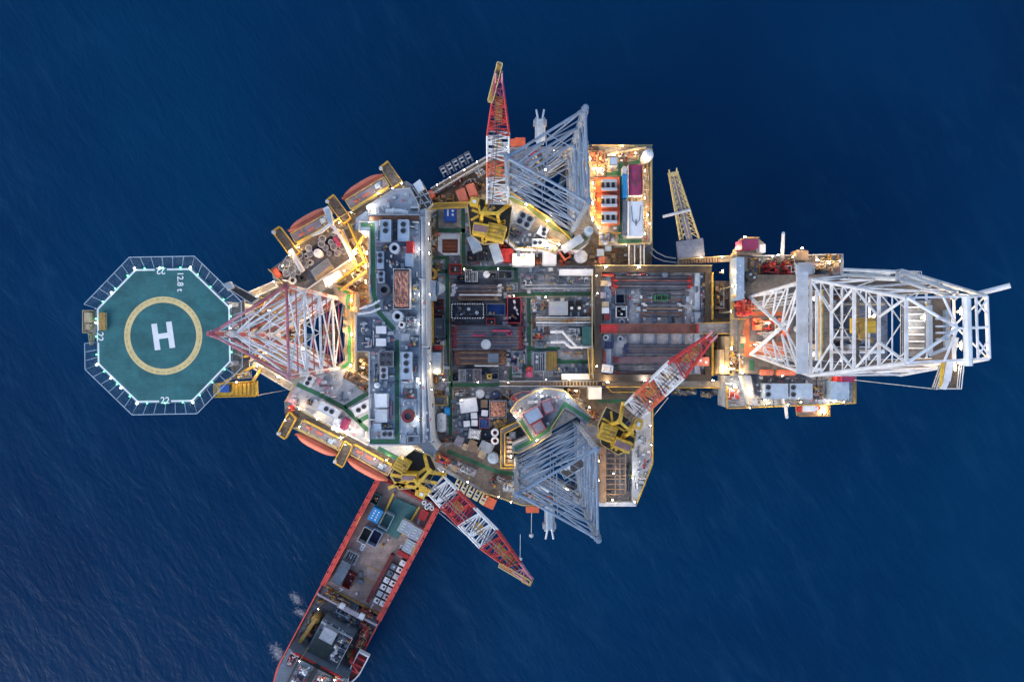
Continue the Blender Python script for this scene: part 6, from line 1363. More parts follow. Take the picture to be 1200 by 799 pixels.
for lb, x, y, w_, l_, m_ in [('dark red tool tray below the dotted basket',533.5,376,12,8,'dark_red'),('red tool tray below the blue lined basket',575,376.5,10,7,'red'),('brown lined pipe tray above the dotted basket',577,340,24,6,'brown')]:
    basket(lb, x, y, w_, l_, 0, 1.6, m_, fill=3, seed=int(x), name='tool_tray', cat='tray')
for lb, x, y, w_, l_, m_, sd_ in [('black bin at the left end of the bin row',533.5,441.5,7,9,'black',1),('first grey slatted bin in the bin row',541.5,440,8,14,'grey',2),('second slate slatted bin in the bin row',550,440,8.5,15,'slate',3),('third lilac slatted bin in the bin row',559.5,440,9,15,'lilac_grey',4),
     ('dark empty bin right of the yellow square',580,440.5,8,8,'slate',5),('navy bin left of the yellow square',567,437,6,4,'navy',6)]:
    basket(lb, x, y, w_, l_, 0, 2, m_, bars=5 if sd_ in (2,3,4) else 0, fill=2, seed=40+sd_, name='slatted_bin', cat='bin')
ysq = thing('yellow_mount', 'yellow square mount with a black hole in the bin row', 'mount', (*XY(573.5,441,1.4),DZ))
s_ = M(1.4); MB().box(0,0,0,1.2,5.6*s_,5.6*s_).box(0,0,1.2,1.35,6*s_,6*s_).build('body', 'yellow', ysq); MB().cyl(0,0,1.36,1.42,1.5*s_,12).build('hole', 'black', ysq)
# ================================================================ centre deck between racks and pipe deck
for lb, x, y, w_ in [('upper long white duct at the top left corner of the pipe deck',675.5,318.8,39),('lower long white duct at the bottom left corner of the pipe deck',677,441.3,37)]:
    container(lb, x, y, w_, 6.6, 1.5, 3.6, 'paint_white', axis='x', name='white_duct', cat='duct', ribs=False)
container('grey louvred generator block between the green paths', 654.5, 361, 22, 16, 0, 3, 'grey', name='generator_block', cat='generator', roofm='panel_lines')
for lb, x in [('left of two black pumps with white caps beside the generator block',670),('right of two black pumps with white caps beside the generator block',679)]:
    r_ = thing('black_pump', lb, 'pump', (*XY(x,361,2.6),DZ)); MB().cyl(0,0,0,2.2,.62,12).box(0,.9,0,1.2,.9,1.1).build('pump_body', 'black', r_); MB().cyl(0,0,2.2,2.6,.3,10).build('cap', 'white', r_); MB().tube((0,-.6,1.2),(0,-1.7,1.2),.25,8).build('pipe', 'slate', r_)
for k, y in enumerate((372,374.5,378,381,330,334,338,322)):
    pipe_run(['topmost pale pipe of the manifold below the generator block','second pale pipe of the manifold below the generator block','third pale pipe of the manifold below the generator block','lowest pale pipe of the manifold below the generator block','long thin pipe across the grey deck beside the white cabins','middle thin pipe across the grey deck','lower thin pipe next to the green cross path','thin pipe just under the upper white duct'][k],
       [(628 if k < 4 else 612, y),(692, y)], 1.2+.1*(k%3), .16 if k < 4 else .1, ['pale','tan','white','grey','slate','grey','pale','slate'][k], .01, group=None)
wp_ = pipe_run('forked white duct, upper branch, beside the dark green box', [(645,389),(659,388.5),(676,406.5)], 2.6, .28, 'white', .01, name='white_pipe'); pipe_run('forked white duct, lower branch, beside the dark green box', [(645,401),(661,400.5),(669,407),(695,406.3)], 2.5, .28, 'white', .01, name='white_pipe')
container('dark green box beside the left beam of the pipe deck', 688.5, 393.5, 11, 21, 0, 3, 'teal', name='green_box', cat='box')
ygm = thing('yellow_grating_panel', 'yellow chequered grating panel between the green paths', 'grating', (*XY(646.5,423,.9),DZ)); MB().box(0,0,.5,.8,13*M(.9),22*M(.9)).build('grating', 'yellow_grate', ygm); MB().box(-5*M(1),0,0,.5,.3,20*M(1)).build('foot', 'ochre', ygm); MB().box(5*M(1),0,0,.5,.3,20*M(1)).build('foot', 'ochre', ygm)
basket('pale blue slatted tray left of the yellow chequered panel', 632, 424, 15, 22, 0, 1.4, 'light_blue', bars=6, fill=5, seed=51, name='slatted_tray', cat='tray')
vt = tank('pink red upright tank left of the slatted tray', 620.5, 438.5, 4, 0, 4, 'magenta'); tank('pink red lower tank touching the upper one by the long gangway', 620.5, 433, 3.6, 0, 3, 'red')
for lb, x, y, w_, l_, s_, pal in [('orange and black pump left of the forked white duct',630,394,14,10,61,('black','orange','red','dark_steel')),('yellow valves on the pipe manifold',664,376,18,8,62,('ochre','yellow','tan')),('blue and white folded sheets left of the generator block',626,358,8,16,63,('white','light_blue','pale')),
      ('rusty plates at the left of the generator block',637,358,8,16,64,('rust','teal','brown')),('grey machine cluster inside the forked white duct',672,392,18,18,65,('grey','white','pale')),('teal low machine below the orange pump',634,404,14,8,66,('teal','slate')),
      ('slate machine row beside the lower white duct',655,436,26,12,67,('slate','grey','pale')),('tan machine row under the path right of the yellow panel',672,415,36,10,68,('tan','grey','lilac_grey')),('blue tank rack left of the pink red tank',606,436,12,14,69,('light_blue','grey','teal')),
      ('red frame machine right of the tall red basket',613,360,5,14,70,('red','orange','pale')),('dark gear in the corner under the rust brown pipes',606,420,14,18,71,('slate','navy','grey')),('pale blue plates at the right end of the pipe rack row',600,336,14,12,72,('slate','light_blue'))]:
    skid(lb, x, y, w_, l_, .01, 2, s_, pal=pal, n=12, base='grey')
lg = deck_house('long_gangway', 'long grey gangway from the bin row to the yellow lamp beam', 'walkway', [(585,446.5),(703,446.5),(703,452),(585,452)], 1.6, 2, 'grating', 'grey'); railing(lg, [(585,446.5),(703,446.5)], 2, 'pale'); railing(lg, [(585,452),(703,452)], 2, 'pale')
for i in range(18): MB().box(*XY(633+i*3.9,449.2,2.1),DZ+2.002,DZ+2.06,.26,.8).build('tread', 'tan' if i > 6 else 'brown', lg)
ylad = deck_house('yellow_stair', 'tall yellow framed stair at the lower left corner of the pipe deck', 'stair', [(688.5,409),(694.5,409),(697,444),(691,444)], 3, 3.6, 'brown', 'yellow'); railing(ylad, [(688.5,409),(694.5,409),(697,444),(691,444)], 3.6, 'yellow', closed=True)
lb_ = wthing('lamp_beam', 'yellow railed beam walkway with lamps along the bottom of the pipe deck', 'walkway', (*XY(736,452,4.5),DZ+.1))
MB().prism(P([(704,446.5),(772,446.5),(772,453),(710,453)],4.6), DZ+4.2, DZ+4.6).build('beam_deck', 'deck_brown', lb_); MB().prism(P([(712,454),(760,454),(748,459),(716,459)],3), DZ+2.6, DZ+3).build('lower_deck', 'deck_brown', lb_)
railing(lb_, [(704,446),(772,446)], 4.6, 'yellow'); railing(lb_, [(710,453),(772,453)], 4.6, 'yellow'); railing(lb_, [(712,454),(716,459),(750,459)], 3, 'yellow')
for x in (707,740,770): MB().bar(W(x,450,4.1),W(x,450,.1),.35,.35).build('beam_post', 'yellow', lb_)
sgw = deck_house('south_gangway', 'pale gangway along the lower outer edge of the pipe deck above the sea', 'walkway', [(772,446.5),(850,446.5),(850,454),(772,454)], 3.4, 4, 'deck_beige', 'pale'); railing(sgw, [(772,454),(850,454)], 4, 'yellow')
for lb, x, y, w_, l_, s_ in [('grey gear hanging under the gangway over the sea',806,459,30,10,75),('second grey gear cluster hanging under the gangway over the sea',832,463,12,8,76),('ochre gear at the right end of the gangway over the sea',843,459,8,10,77)]:
    skid(lb, x, y, w_, l_, -1, 2.6, s_, pal=('grey','brown','dark_steel','tan'), n=12)
# pipe deck furniture
for lb, x, y, w_, l_, m_, c_ in [('black open box on the left of the pipe deck, upper one',727,350,11,11,'navy',0),('black open box with reels on the left of the pipe deck, lower one',728.5,365.5,12.5,13,'black',5)]:
    basket(lb, x, y, w_, l_, CH-.3, CH+1.6, 'pale' if m_ == 'black' else 'slate', inside=m_, fill=c_, seed=int(y))
for lb, x, y, w_, l_, m_ in [('cream box over a white one at the left end of the pipe deck',709.5,357,8,7,'tan'),('white box below the cream one at the left end of the pipe deck',709.5,363.5,8,7,'white'),('dark red box below the white one on the pipe deck',711.5,371.5,7,7,'dark_red'),('tan box near the upper left corner of the pipe deck',708,332,8,6,'tan'),
      ('grey brown box under the tan one on the pipe deck',707,346,6,7,'lilac_grey'),('navy box below the left end of the red catwalk',714,404.5,8,8,'navy')]:
    container(lb, x, y, w_, l_, CH-.3, CH+1.3, m_, name='deck_box', cat='box', ribs=False)
basket('green basket lying on the rust orange joints', 775.5, 348.8, 15, 6, CH, CH+1.2, 'green_bright', fill=3, seed=61, bars=3)
for lb, x, y, m_ in [('grey hose coil left of the pipe stacks under the catwalk',727,397,'grey'),('pale hose coil at the left end under the catwalk',710,395.5,'pale'),('grey hose coil above the red catwalk',729,377,'grey')]: tank(lb, x, y, 3.6, CH-.3, CH+.5, m_, hole='slate', name='hose_coil', cat='hose coil')
wx = thing('white_frame_box', 'white hollow frame box in the lower left corner of the pipe deck', 'frame', (*XY(712,432,CH+1.8),DZ+CH-.3), R(-8)); s_ = M(CH+1.5); fb = MB()
for a_ in (-1,1):
    fb.bar((-5.5*s_,a_*3.6*s_,2),(5.5*s_,a_*3.6*s_,2),.3,.3); fb.bar((a_*5.5*s_,-3.6*s_,2),(a_*5.5*s_,3.6*s_,2),.3,.3)
    for b_ in (-1,1): fb.bar((a_*5.4*s_,b_*3.5*s_,0),(a_*5.4*s_,b_*3.5*s_,2),.28,.28)
fb.build('frame', 'paint_white', wx); MB().box(0,0,.05,.9,8*s_,5*s_).build('tray', 'pale', wx)
rx = container('pinkish red box beside the right beam of the pipe deck', 824, 423.5, 14, 10, CH-.3, CH+2, 'salmon', name='deck_box', cat='box', marks=[(-.2,.1,.2,.3),(.25,-.1,.2,.3)])
for lb, x, y, w_, l_, s_, pal in [('red protector caps along the upper left beam of the pipe deck',712,322,20,3,81,('red','orange')),('dark valves along the upper beam of the pipe deck',746,322,34,3,82,('dark_steel','red','pale')),('dark tool joints standing by the right beam of the pipe deck',825,345,6,40,83,('dark_steel','lilac_grey','red','pale')),
      ('dark blue pipes by the right beam next to the catwalk',827.5,370,4,18,84,('navy','slate')),('red collar tools at the lower left of the pipe deck',708,418,6,24,85,('dark_red','lilac_grey','red')),('white red post at the upper left of the pipe deck',720,338,6,16,86,('red','slate','pale'))]:
    skid(lb, x, y, w_, l_, CH-.38, CH+1, s_, pal=pal, n=14, base='slate')
# ================================================================ gear between pipe deck and drill floor, and on the drill floor
for lb, x, y, w_, l_, h0, h1, s_, pal in [('rusty brown riser gear between pipe deck and drill floor',848,350,22,44,2.1,5,91,('rust','brown','grey','dark_steel')),('brown pipes below the ramp between pipe deck and drill floor',846,405,20,26,2.1,4,92,('brown','rust','dark_steel')),
     ('red iron roughneck gear at the left tip of the white derrick',876,360,20,24,FH,FH+3,93,('red','orange','salmon')),('red manifold on the drill floor inside the derrick foot',905,385,44,30,FH,FH+2.4,94,('orange','red','rust','grey')),
     ('red blowout gear on the upper drill end deck, left',908,312,20,22,7.9,11,95,('red','dark_red','black')),('red blowout gear on the upper drill end deck, right',928,312,16,22,7.9,11,96,('red','dark_red','grey')),
     ('brown lamplit gear at the upper right corner of the drill end',965,310,30,14,7.9,11,97,('tan','brown','ochre','grey')),('grey tools around the rotary table',945,370,30,40,FH,FH+2,98,('grey','pale','dark_steel')),
     ('dark machinery seen through the lattice of the derrick',990,345,60,24,6,10,99,('dark_steel','slate','rust','pale')),('dark machinery low inside the derrick, lower part',1000,400,60,30,5,9,100,('dark_steel','slate','grey','pale')),
     ('tan lamplit machine at the lower left of the drill floor',866,425,16,26,FH-1,FH+1,101,('tan','pale','ochre')),('small red lamplit machine in the yellow railed corner',863,462,14,16,7.3,10,102,('red','orange','white')),
     ('brown pump between the blue modules and the square box',962,460,14,16,7.3,9.5,103,('grey','brown','dark_steel')),('grey control gear on the right half of the drill floor',955,415,24,30,FH,FH+2,104,('grey','pale','tan'))]:
    skid(lb, x, y, w_, l_, h0, h1, s_, pal=pal, n=18, base='dark_steel')
exd = deck_house('stern_skid_deck', 'dark lower deck seen through the derrick lattice, jutting over the sea', 'deck', [(973,322),(1035,322),(1040,345),(1040,425),(1030,438),(973,438)], 1.5, 5, 'deck_dark', 'deck_dark'); railing(exd, [(973,322),(1035,322),(1040,345)], 5, 'pale')
for lb, y in [('upper brown pipe on the dark deck inside the derrick',356),('lower brown pipe on the dark deck inside the derrick',412)]: pipe_run(lb, [(975,y),(1036,y)], 6, .35, 'tan' if y < 400 else 'white', 5)
container('long light blue control cabin at the left edge of the drill floor', 867.5, 326.5, 9, 50, FH-1, FH+2.5, 'light_blue', name='control_cabin', cat='cabin', ribs=False, marks=[(0,.3,.2,.03),(0,.05,.2,.03),(0,-.2,.2,.03)])
container('magenta roofed cabin on the upper outer corner of the drill end', 879, 286, 19, 11, 8, 12, 'magenta', rot=3, name='magenta_cabin', cat='cabin')
cb = deck_house('cabin_balcony', 'lamplit beige balcony under the magenta cabin', 'platform', [(860,298),(868,284),(870,279),(888,279),(897,286),(897,296),(890,300)], 5, 7.6, 'deck_beige', 'tan'); railing(cb, [(860,298),(868,284),(870,279),(888,279)], 7.6, 'pale_yellow')
container('small white plate box right of the magenta cabin', 893.5, 291, 7, 9, 7.7, 9.5, 'paint_white', name='plate_box', cat='box', ribs=False)
v_ = vessel('black slanted drum lying in front of the control cabin', 875,318, 888,328, 7, FH+2.5, 'black', base=FH)
tank('small orange lit dome by the left walkway of the drill floor', 862.5, 347, 2.6, FH, FH+2, 'tan', dome=.8, name='lamp_dome', cat='dome')
for lb, ax, ay, bx_, by_ in [('thin grey mast standing out over the upper side of the drill end',916.5,304,918,273),('short grey mast standing out over the lower side of the drill end',920.5,474,922,489)]:
    m_ = wthing('vent_mast', lb, 'mast', (*XY(ax,ay,8),DZ+7.5)); MB().tube(W(ax,ay,7.6),W(bx_,by_,14 if ay < 400 else 11),.33,8,.28).build('pole', 'pale', m_); MB().box(*XY(ax,ay,7.7),DZ+7.3,DZ+7.9,1.0,1.0).build('mast_foot', 'grey', m_)
container('pale roofed hut on the upper edge of the drill end', 940, 299, 14, 11, 7.9, 11, 'brown', name='hut', cat='hut', ribs=False)
container('light blue square box at the right end of the drill end side deck', 984.5, 457.5, 21, 21, 7.3, 10.4, 'light_blue', name='square_box', cat='box', ribs=False)
container('magenta box with a red end beside the right end module', 994, 444.5, 16, 6, 8, 10.6, 'magenta', name='magenta_box', cat='box')
container('bright red box glued to the left end of the magenta box', 983.5, 444.5, 6, 6, 8, 10.4, 'red', name='red_box', cat='box', ribs=False)
vessel('long red orange pressure vessel under the lower derrick leg, left', 891,436.5, 908,436.5, 3.4, FH+.6, 'orange', base=8); vessel('long red orange pressure vessel under the lower derrick leg, right', 910,436.8, 934,436.8, 3.4, FH+.6, 'orange', base=8)
rb_ = wthing('rescue_boat_cradle', 'lamplit beige cradle platform holding the small rescue boat', 'davit', (*XY(950,479,6),DZ+4)); MB().prism(P([(932,472.5),(970,472.5),(970,487),(934,487)],6), DZ+5.6, DZ+6).build('cradle_deck', 'deck_beige', rb_); railing(rb_, [(932,474),(934,487),(970,487),(970,474)], 6, 'ochre')
b_ = thing('rescue_boat', 'small orange rescue boat with a white canopy at the lower right of the rig', 'rescue boat', (*XY(950,479,8),DZ+6), R(1))
vs = [];  
for z, k in ((0,.6),(1.0,1.0)):
    for x, y in ((-2.3,-.55),(-1.9,-.7),(1.4,-.7),(2.4,0),(1.4,.7),(-1.9,.7),(-2.3,.55)): vs.append((x*(.9 if z == 0 else 1), y*k, z))
MB().add(vs, [tuple(range(6,-1,-1)), tuple(range(7,14))]+[(i,(i+1)%7,7+(i+1)%7,7+i) for i in range(7)]).build('hull', 'orange', b_); MB().box(-.1,0,1.0,1.7,2.2,1.1).box(1.3,0,1.0,1.4,.6,.7).build('canopy', 'white', b_); MB().box(-1.95,0,1.0,1.6,.5,1.0).build('engine_cover', 'red', b_)
for lb, x, y, w_, l_ in [('outer ochre lit cabinet at the left of the drill floor',846,424,5,28),('tall ochre lit cabinet at the left of the drill floor',853,416,7,44)]:
    container(lb, x, y, w_, l_, 3, 8, 'tan', name='lit_cabinet', cat='cabinet')
sd3 = deck_house('side_stair', 'slanted pale stair at the lower left corner of the drill end', 'stair', [(868,440),(880,440),(886,474),(878,474)], 7.31, 9, 'roof_pale', 'pale'); railing(sd3, [(868,440),(878,474)], 9, 'pale_yellow')

# ================================================================ lower half of the main deck
cn = [('white corrugated container among the lower deck cargo',549,475,20,16,3,'white',8),('small brown topped box right of the white corrugated container',567.5,473,8,9,2,'brown',0)]
for lb, x, y, w_, l_, h_, m_, ro in cn: container(lb, x, y, w_, l_, 0, h_, m_, rot=ro, name='cargo_container')
basket('large grey basket heaped with pink netted cargo', 583.5, 479.5, 20, 20, 0, 2.6, 'grey', cover='tarp_pink', seed=71, bars=0)
for lb, x, y, ro in [('white topped tote at the upper left of the tote group',555.5,487,3),('white topped tote at the upper right of the tote group',568,484,-4),('white topped tote at the lower left of the tote group',547,496.5,4),('white topped tote in the lower middle of the tote group',556,495.5,-2)]:
    container(lb, x, y, 9, 8.6, 0, 1.8, 'navy', rot=ro, name='tote', cat='tote', ribs=False, roofm='paint_white', group='white topped totes', marks=None)
bd = basket('pink framed crate holding blue drums next to the totes', 567.5, 496, 11.5, 12, 0, 1.6, 'pink', inside='navy')
dr0 = drum_thing('blue_drum', 'blue drum standing in the pink framed crate', 'blue drums in the pink framed crate', .45, 1.2, 'blue')
for i, (x, y) in enumerate([(565,493.5),(569,494),(565.5,498.5),(569.5,499)]):
    p = XY(x,y,1.4); l_ = (p.x,p.y,DZ+.15)
    if i == 0: dr0.location = l_
    else: dup(dr0, l_)
do0 = drum_thing('orange_drum', 'orange topped drum in the loose row beside the netted cargo', 'orange topped drums beside the netted cargo', .45, 1.1, 'ochre')
for i, (x, y) in enumerate([(580,496),(584,493.5),(588,495),(592,492.5),(586,498),(590.5,498),(582,499.5)]):
    p = XY(x,y,1.2); l_ = (p.x,p.y,DZ+.01)
    if i == 0: do0.location = l_
    else: dup(do0, l_)
basket('crate covered by a crumpled white tarpaulin', 556, 508.5, 14, 11, 0, 2, 'pale', cover='paint_white', seed=72, rot=-8); basket('black empty crate right of the white tarpaulin', 570.5, 509.5, 12, 12, 0, 2, 'black', seed=73, fill=1)
for lb, x, y, w_, l_, m_ in [('brown crate first in the slanted row below the tarpaulin',538,517,9,11,'lilac_grey'),('small tan crate second in the slanted row',545,523.5,6,7,'tan'),('brown slatted crate third in the slanted row',553,521.5,10,12,'brown'),('dark brown crate fourth in the slanted row',559,527,8,8,'brown'),('light tan crate at the end of the slanted row',565,533,8,8,'tan'),('grey slatted crate above the end of the slanted row',570,524,16,12,'grey')]:
    container(lb, x, y, w_, l_, 0, 2, m_, rot=-24, name='cargo_crate', cat='crate')
tank('round pale blue tank at the right end of the slanted crate row', 578, 537, 6.4, 0, 3, 'light_blue', name='round_tank'); tank('white oval topped tank above the white corrugated container', 562.5, 461.5, 5, 0, 2.6, 'pale', name='round_tank'); tank('navy round tank right of the white oval topped tank', 580.5, 463, 5, 0, 2, 'navy', name='round_tank')
tank('white cap of the upper pair of ventilators by the black crate', 580, 507, 4.5, 0, 2.6, 'paint_white', hole='dark_red', name='ventilator', cat='ventilator'); tank('white cap of the lower pair of ventilators by the black crate', 580, 516.5, 4.5, 0, 2.6, 'paint_white', hole='dark_red', name='ventilator', cat='ventilator')
vessel('grey upright curved silo beside the white walkway foot', 517, 484, 517, 507, 5.5, 3.5, 'pale', base=0)
container('sky blue box behind the curved grey silo', 524, 482, 6, 8, 0, 2, 'sky_blue', name='locker_box', cat='box', ribs=False)
yp2 = deck_house('yellow_pit', 'deep pit with broad yellow railings left of the lower blue grey leg', 'pit', [(586.5,503),(609,493),(611,497),(593,507),(593,543),(606,544),(606,548),(586.5,548)], 0.01, 3.4, 'deck_dark', 'ochre')
for r_ in ([(586.5,502.5),(609,492.5)],[(592,507),(611,497.5)],[(587,503),(587,547.5),(606,547.5)],[(591.5,507),(591.5,544),(606,544)]): railing(yp2, r_, 3.4, 'yellow', r=.08)
for lb, y in [('upper white winch in the yellow railed pit',516),('middle white winch in the yellow railed pit',527),('lower white winch in the yellow railed pit',538)]:
    wi = thing('white_winch', lb, 'winch', (*XY(597.5,y,3),DZ), R(90)); MB().box(0,0,0,.4,1.6,1.4).build('base', 'pale', wi); MB().tube((-.7,0,1.4),(.7,0,1.4),.75,14).build('drum', 'white', wi); MB().tube((-.12,0,1.4),(.12,0,1.4),.8,14).build('band', 'dark_red', wi)
container('slate box on the top of the yellow railed pit', 600.5, 510, 7, 8, 0, 4, 'slate', name='locker_box', cat='box', ribs=False)
for lb, x, y, w_, l_, ro, m_ in [('large pale blue roof box with a red frame on the jack house',625,487,20,15,30,'light_blue'),('smaller grey roof box with a dark red frame on the jack house',642,476.5,12,15,20,'lilac_grey')]:
    container(lb, x, y, w_, l_, 8.01, 10.4, m_, rot=ro, name='roof_box', cat='box', frame='red', ribs=False)
container('lower grey roof box with a red frame beside the green path', 631, 500.5, 14, 13, 8.01, 9.6, 'lilac_grey', rot=30, name='roof_box', cat='box', frame='red', ribs=False)
for lb, x, y, w_, l_, h1, s_, ro, pal in [('pink gear on the slate side platform',603,467,8,6,6.4,111,30,('magenta','pink')),('white valve blocks along the right slope of the jack house, upper',676,470,16,10,3,112,-35,('white','tan','pale','brown')),('white valve blocks along the right slope of the jack house, middle',682,478,20,10,3,113,-35,('white','tan','pale','brown')),
      ('white valve blocks along the right slope of the jack house, lower',692,486,16,10,3,114,-35,('white','pale','brown')),('brown gear next to the square white cover',672,461,18,12,2.6,115,0,('brown','tan','rust')),('brown gear between jack house and yellow crane',698,488,10,14,2.6,116,0,('brown','rust','grey')),
      ('rusty cable gear left of the brown grid bay',703,532,6,20,3,117,0,('rust','tan','lilac_grey')),('grey gear at the top of the brown grid bay',722,519,26,8,3,118,0,('grey','brown','slate')),('green and black gear right of the grid bay',738,560,6,40,2,119,0,('green','black','navy')),
      ('red rack at the outer corner of the starboard deck',758,545,9,16,4,120,0,('red','dark_red')),('blue grey tank gear on the starboard deck',752,515,14,16,4,121,0,('light_blue','slate','grey')),('red and blue valve wheels above the lower crane boom',518,540,18,12,2,122,-28,('red','blue','red','tan')),
      ('grey pump gear on the lower hull edge',545,551,26,9,2,123,-26,('grey','lilac_grey','pale')),('pale gear left of the lower pipe fingers',532,548,22,9,2,124,-26,('grey','tan','pale')),('dark pipe stack at the lower hull corner',577,566,10,16,2,125,-20,('dark_steel','slate')),('round grey gear beside the dark pipe stack',587,563,12,8,2,126,-20,('lilac_grey','grey')),
      ('white gear near the lower blue grey leg foot',596,572,14,14,3,127,0,('white','pale','light_blue')),('grey boxes at the foot of the white walkway',512,520,16,10,2,128,-20,('pale','grey','lilac_grey')),('dark gear next to the foot boxes of the white walkway',524,516,14,9,2,129,0,('brown','dark_steel','rust')),
      ('blue grey pumps beside the white oval topped tank',540,460,20,10,2,130,0,('slate','grey','pale')),('dark gear right of the navy round tank',594,463,10,12,2,131,0,('brown','dark_steel','grey'))]:
    skid(lb, x, y, w_, l_, 8.01-3 if 'slate side' in lb else .01, h1, s_, rot=ro, pal=pal, n=13, base='grey' if pal[0] in ('white','grey','light_blue') else 'brown')
container('square white cover with rounded glare beside the yellow lamp beam', 697.5, 460.5, 15, 14, 0, 4, 'white', name='white_cover', cat='cover', ribs=False, roofm='paint_white')
for i, (a_, b_) in enumerate([((512,548),(522,556)),((510,543),(500,556))]):
    pipe_run(['pale pipe by the valve wheels above the lower crane boom','second pale pipe by the valve wheels above the lower crane boom'][i],[a_,b_],1,.15,'pale',0)
# ================================================================ cargo on the supply ship
def ship_u(px, py): # inverse of SP: image point -> (u, v)
    dx, dy = px-OX, py-OY; return -0.4666*dx+0.884*dy, 0.884*dx+0.4666*dy
ROT_S = math.degrees(SANG)+90
SB = SH
def sc(label, px, py, w_, l_, t, m, **k):
    return container(label, px, py, w_, l_, SB+.01, SB+t, m, rot=ROT_S, **k)
sc('bright blue box with white tank tops on the ship deck', 440, 603.5, 13, 16, 2.2, 'sky_blue', name='blue_tote_rack', cat='tank', marks=[(-.2,.3,.14,.1),(-.2,.1,.14,.1),(-.2,-.1,.14,.1),(-.2,-.3,.14,.1),(.15,.3,.14,.1),(.15,.1,.14,.1),(.15,-.1,.14,.1),(.15,-.3,.14,.1)])
for lb, x, y in [('navy open cargo basket beside the bright blue box',452.5,610.5),('navy open cargo basket in the second row, right one',439,630.5)]: basket(lb, x, y, 11.5, 19, SB, SB+2.4, 'light_blue', rot=ROT_S, inside='navy', fill=0, seed=int(x))
basket('black open cargo basket in the second row, left one', 427.5, 627.5, 11, 19, SB, SB+2.4, 'pale', rot=ROT_S, inside='black', fill=0, seed=5)
basket('dim teal basket in the stern corner of the ship deck', 440, 585, 9, 12, SB, SB+2, 'teal', rot=ROT_S, fill=4, seed=6)
for lb, x, y in [('white box container at the top of the three on the ship deck',475,618),('white box container touching the red crash rail',487.5,625.5),('white box container lowest of the three on the ship deck',480.5,641)]:
    sc(lb, x, y, 14.5, 14.5, 2.6, 'white', roofm='panel_lines', frame='pale', marks=[(-.2,.25,.3,.05),(-.2,0,.3,.05),(-.2,-.25,.3,.05),(.25,.25,.25,.05),(.25,-.25,.25,.05)])
sc('red flat box near the stern right corner of the ship', 496, 603.5, 9, 12, 1.4, 'red', name='red_box', cat='box'); sc('red flat box under the lowest white container', 472, 649.5, 14, 5, 1.2, 'red', name='red_box', cat='box')
for lb, x, y in [('white tank at the stern of the ship, first of four',497,589),('white tank at the stern of the ship, second of four',503,592),('white tank at the stern of the ship, third of four',500,594.5),('white tank at the stern of the ship, last of four',506,595.5)]: tank(lb, x, y, 2.6, SB, SB+1.6, 'paint_white', hole='slate', name='white_tank')
lc = sc('long thin dark red pipe container on the ship deck', 445, 677.5, 4.2, 62, 1.6, 'dark_red', name='pipe_container')
for c_, (x0, y0, n_) in enumerate(((471.6,660,7),(460.6,664.2,6))):
    for i in range(n_):
        px = x0-3.95*i; py = y0+7.9*i
        m_ = 'slate' if (c_, i) in ((1,0),(1,1)) else ('paint_white','white','pale')[(i+c_) % 3]
        w_ = thing('tote_crate', 'small white tote crate in the double row beside the thin dark red container' if m_ != 'slate' else 'small dark tote crate in the double row beside the thin dark red container', 'crate', (*XY(px,py,SB+1.4),DZ+SB), SANG+pi/2, 'white tote crates in a double row' if m_ != 'slate' else 'dark tote crates in a double row')
        s_ = M(SB+1.4); MB().box(0,0,0,1.2,6.3*s_,6.4*s_).build('tote_body', m_, w_); MB().cyl(.15,.1,1.2,1.3,.26,10).build('lid', 'black' if i % 2 else 'light_blue', w_)
        for e_ in (-3.5,3.5): MB().box(0,e_*s_,.2,1.22,7.2*s_,.06).build('cage', 'dark_steel', w_)
sc('long dark grey flat container on the left of the ship deck', 400, 671, 12, 28, 2.4, 'slate', name='grey_container'); basket('dark red basket right of the long grey container', 408.5, 680.5, 10, 18, SB, SB+2, 'dark_red', rot=ROT_S, inside='dark_red', fill=2, seed=8)
basket('grey slatted rack above the long grey container', 411.5, 653, 15, 13, SB, SB+1.8, 'grey', rot=ROT_S, bars=5, fill=2, seed=9, name='slatted_rack', cat='rack')
tank('tiny orange bollard in the middle of the ship deck', 448.5, 639, 1.6, SB, SB+.8, 'ochre', name='bollard', cat='bollard'); tank('tiny white bollard above the orange one on the ship deck', 455, 632, 1.2, SB, SB+.6, 'white', name='bollard', cat='bollard')
# forward working deck
for lb, x, y, w_, l_, h_, s_, pal in [('dark winches just ahead of the cargo barrier, left',396,706,30,14,2,140,('dark_red','dark_steel','grey','ochre')),('dark winches just ahead of the cargo barrier, right',424,722,30,14,2,141,('dark_red','dark_steel','white','orange')),
      ('blue grey machinery in front of the deckhouse',398,737,30,12,4,142,('slate','light_blue','grey')),('red and brown gear right of the deckhouse',424,752,14,26,3,143,('red','brown','tan','dark_steel')),('green and brown gear left of the deckhouse',366,740,12,30,3,144,('green','brown','teal','orange')),
      ('red gear behind the orange deck crane',372,754,10,22,3,145,('red','brown','ochre')),('navy funnel gear on the deckhouse roof',400,756,16,20,8.4,146,('navy','slate','white')),('lamplit gear on the bridge roof, left',350,778,16,8,11,147,('white','pale','slate')),
      ('lamplit gear on the bridge roof, right',388,797,16,8,11,148,('white','pale','red')),('white fairlead gear at the left bulwark',334,775,8,12,3,149,('white','pale'))]:
    base_ = SB+5.9 if 'roof' in lb and 'deckhouse' in lb else SB+9.02 if 'bridge' in lb else SB+.01
    skid(lb, x, y, w_, l_, base_, max(SB+h_, base_+1.2), s_, rot=ROT_S, pal=pal, n=14, base='slate')
container('grey square box on the dark green deckhouse roof', 384.5, 744.5, 17, 15, SB+6.21, SB+8, 'grey', rot=ROT_S, name='roof_box', cat='box', ribs=False)
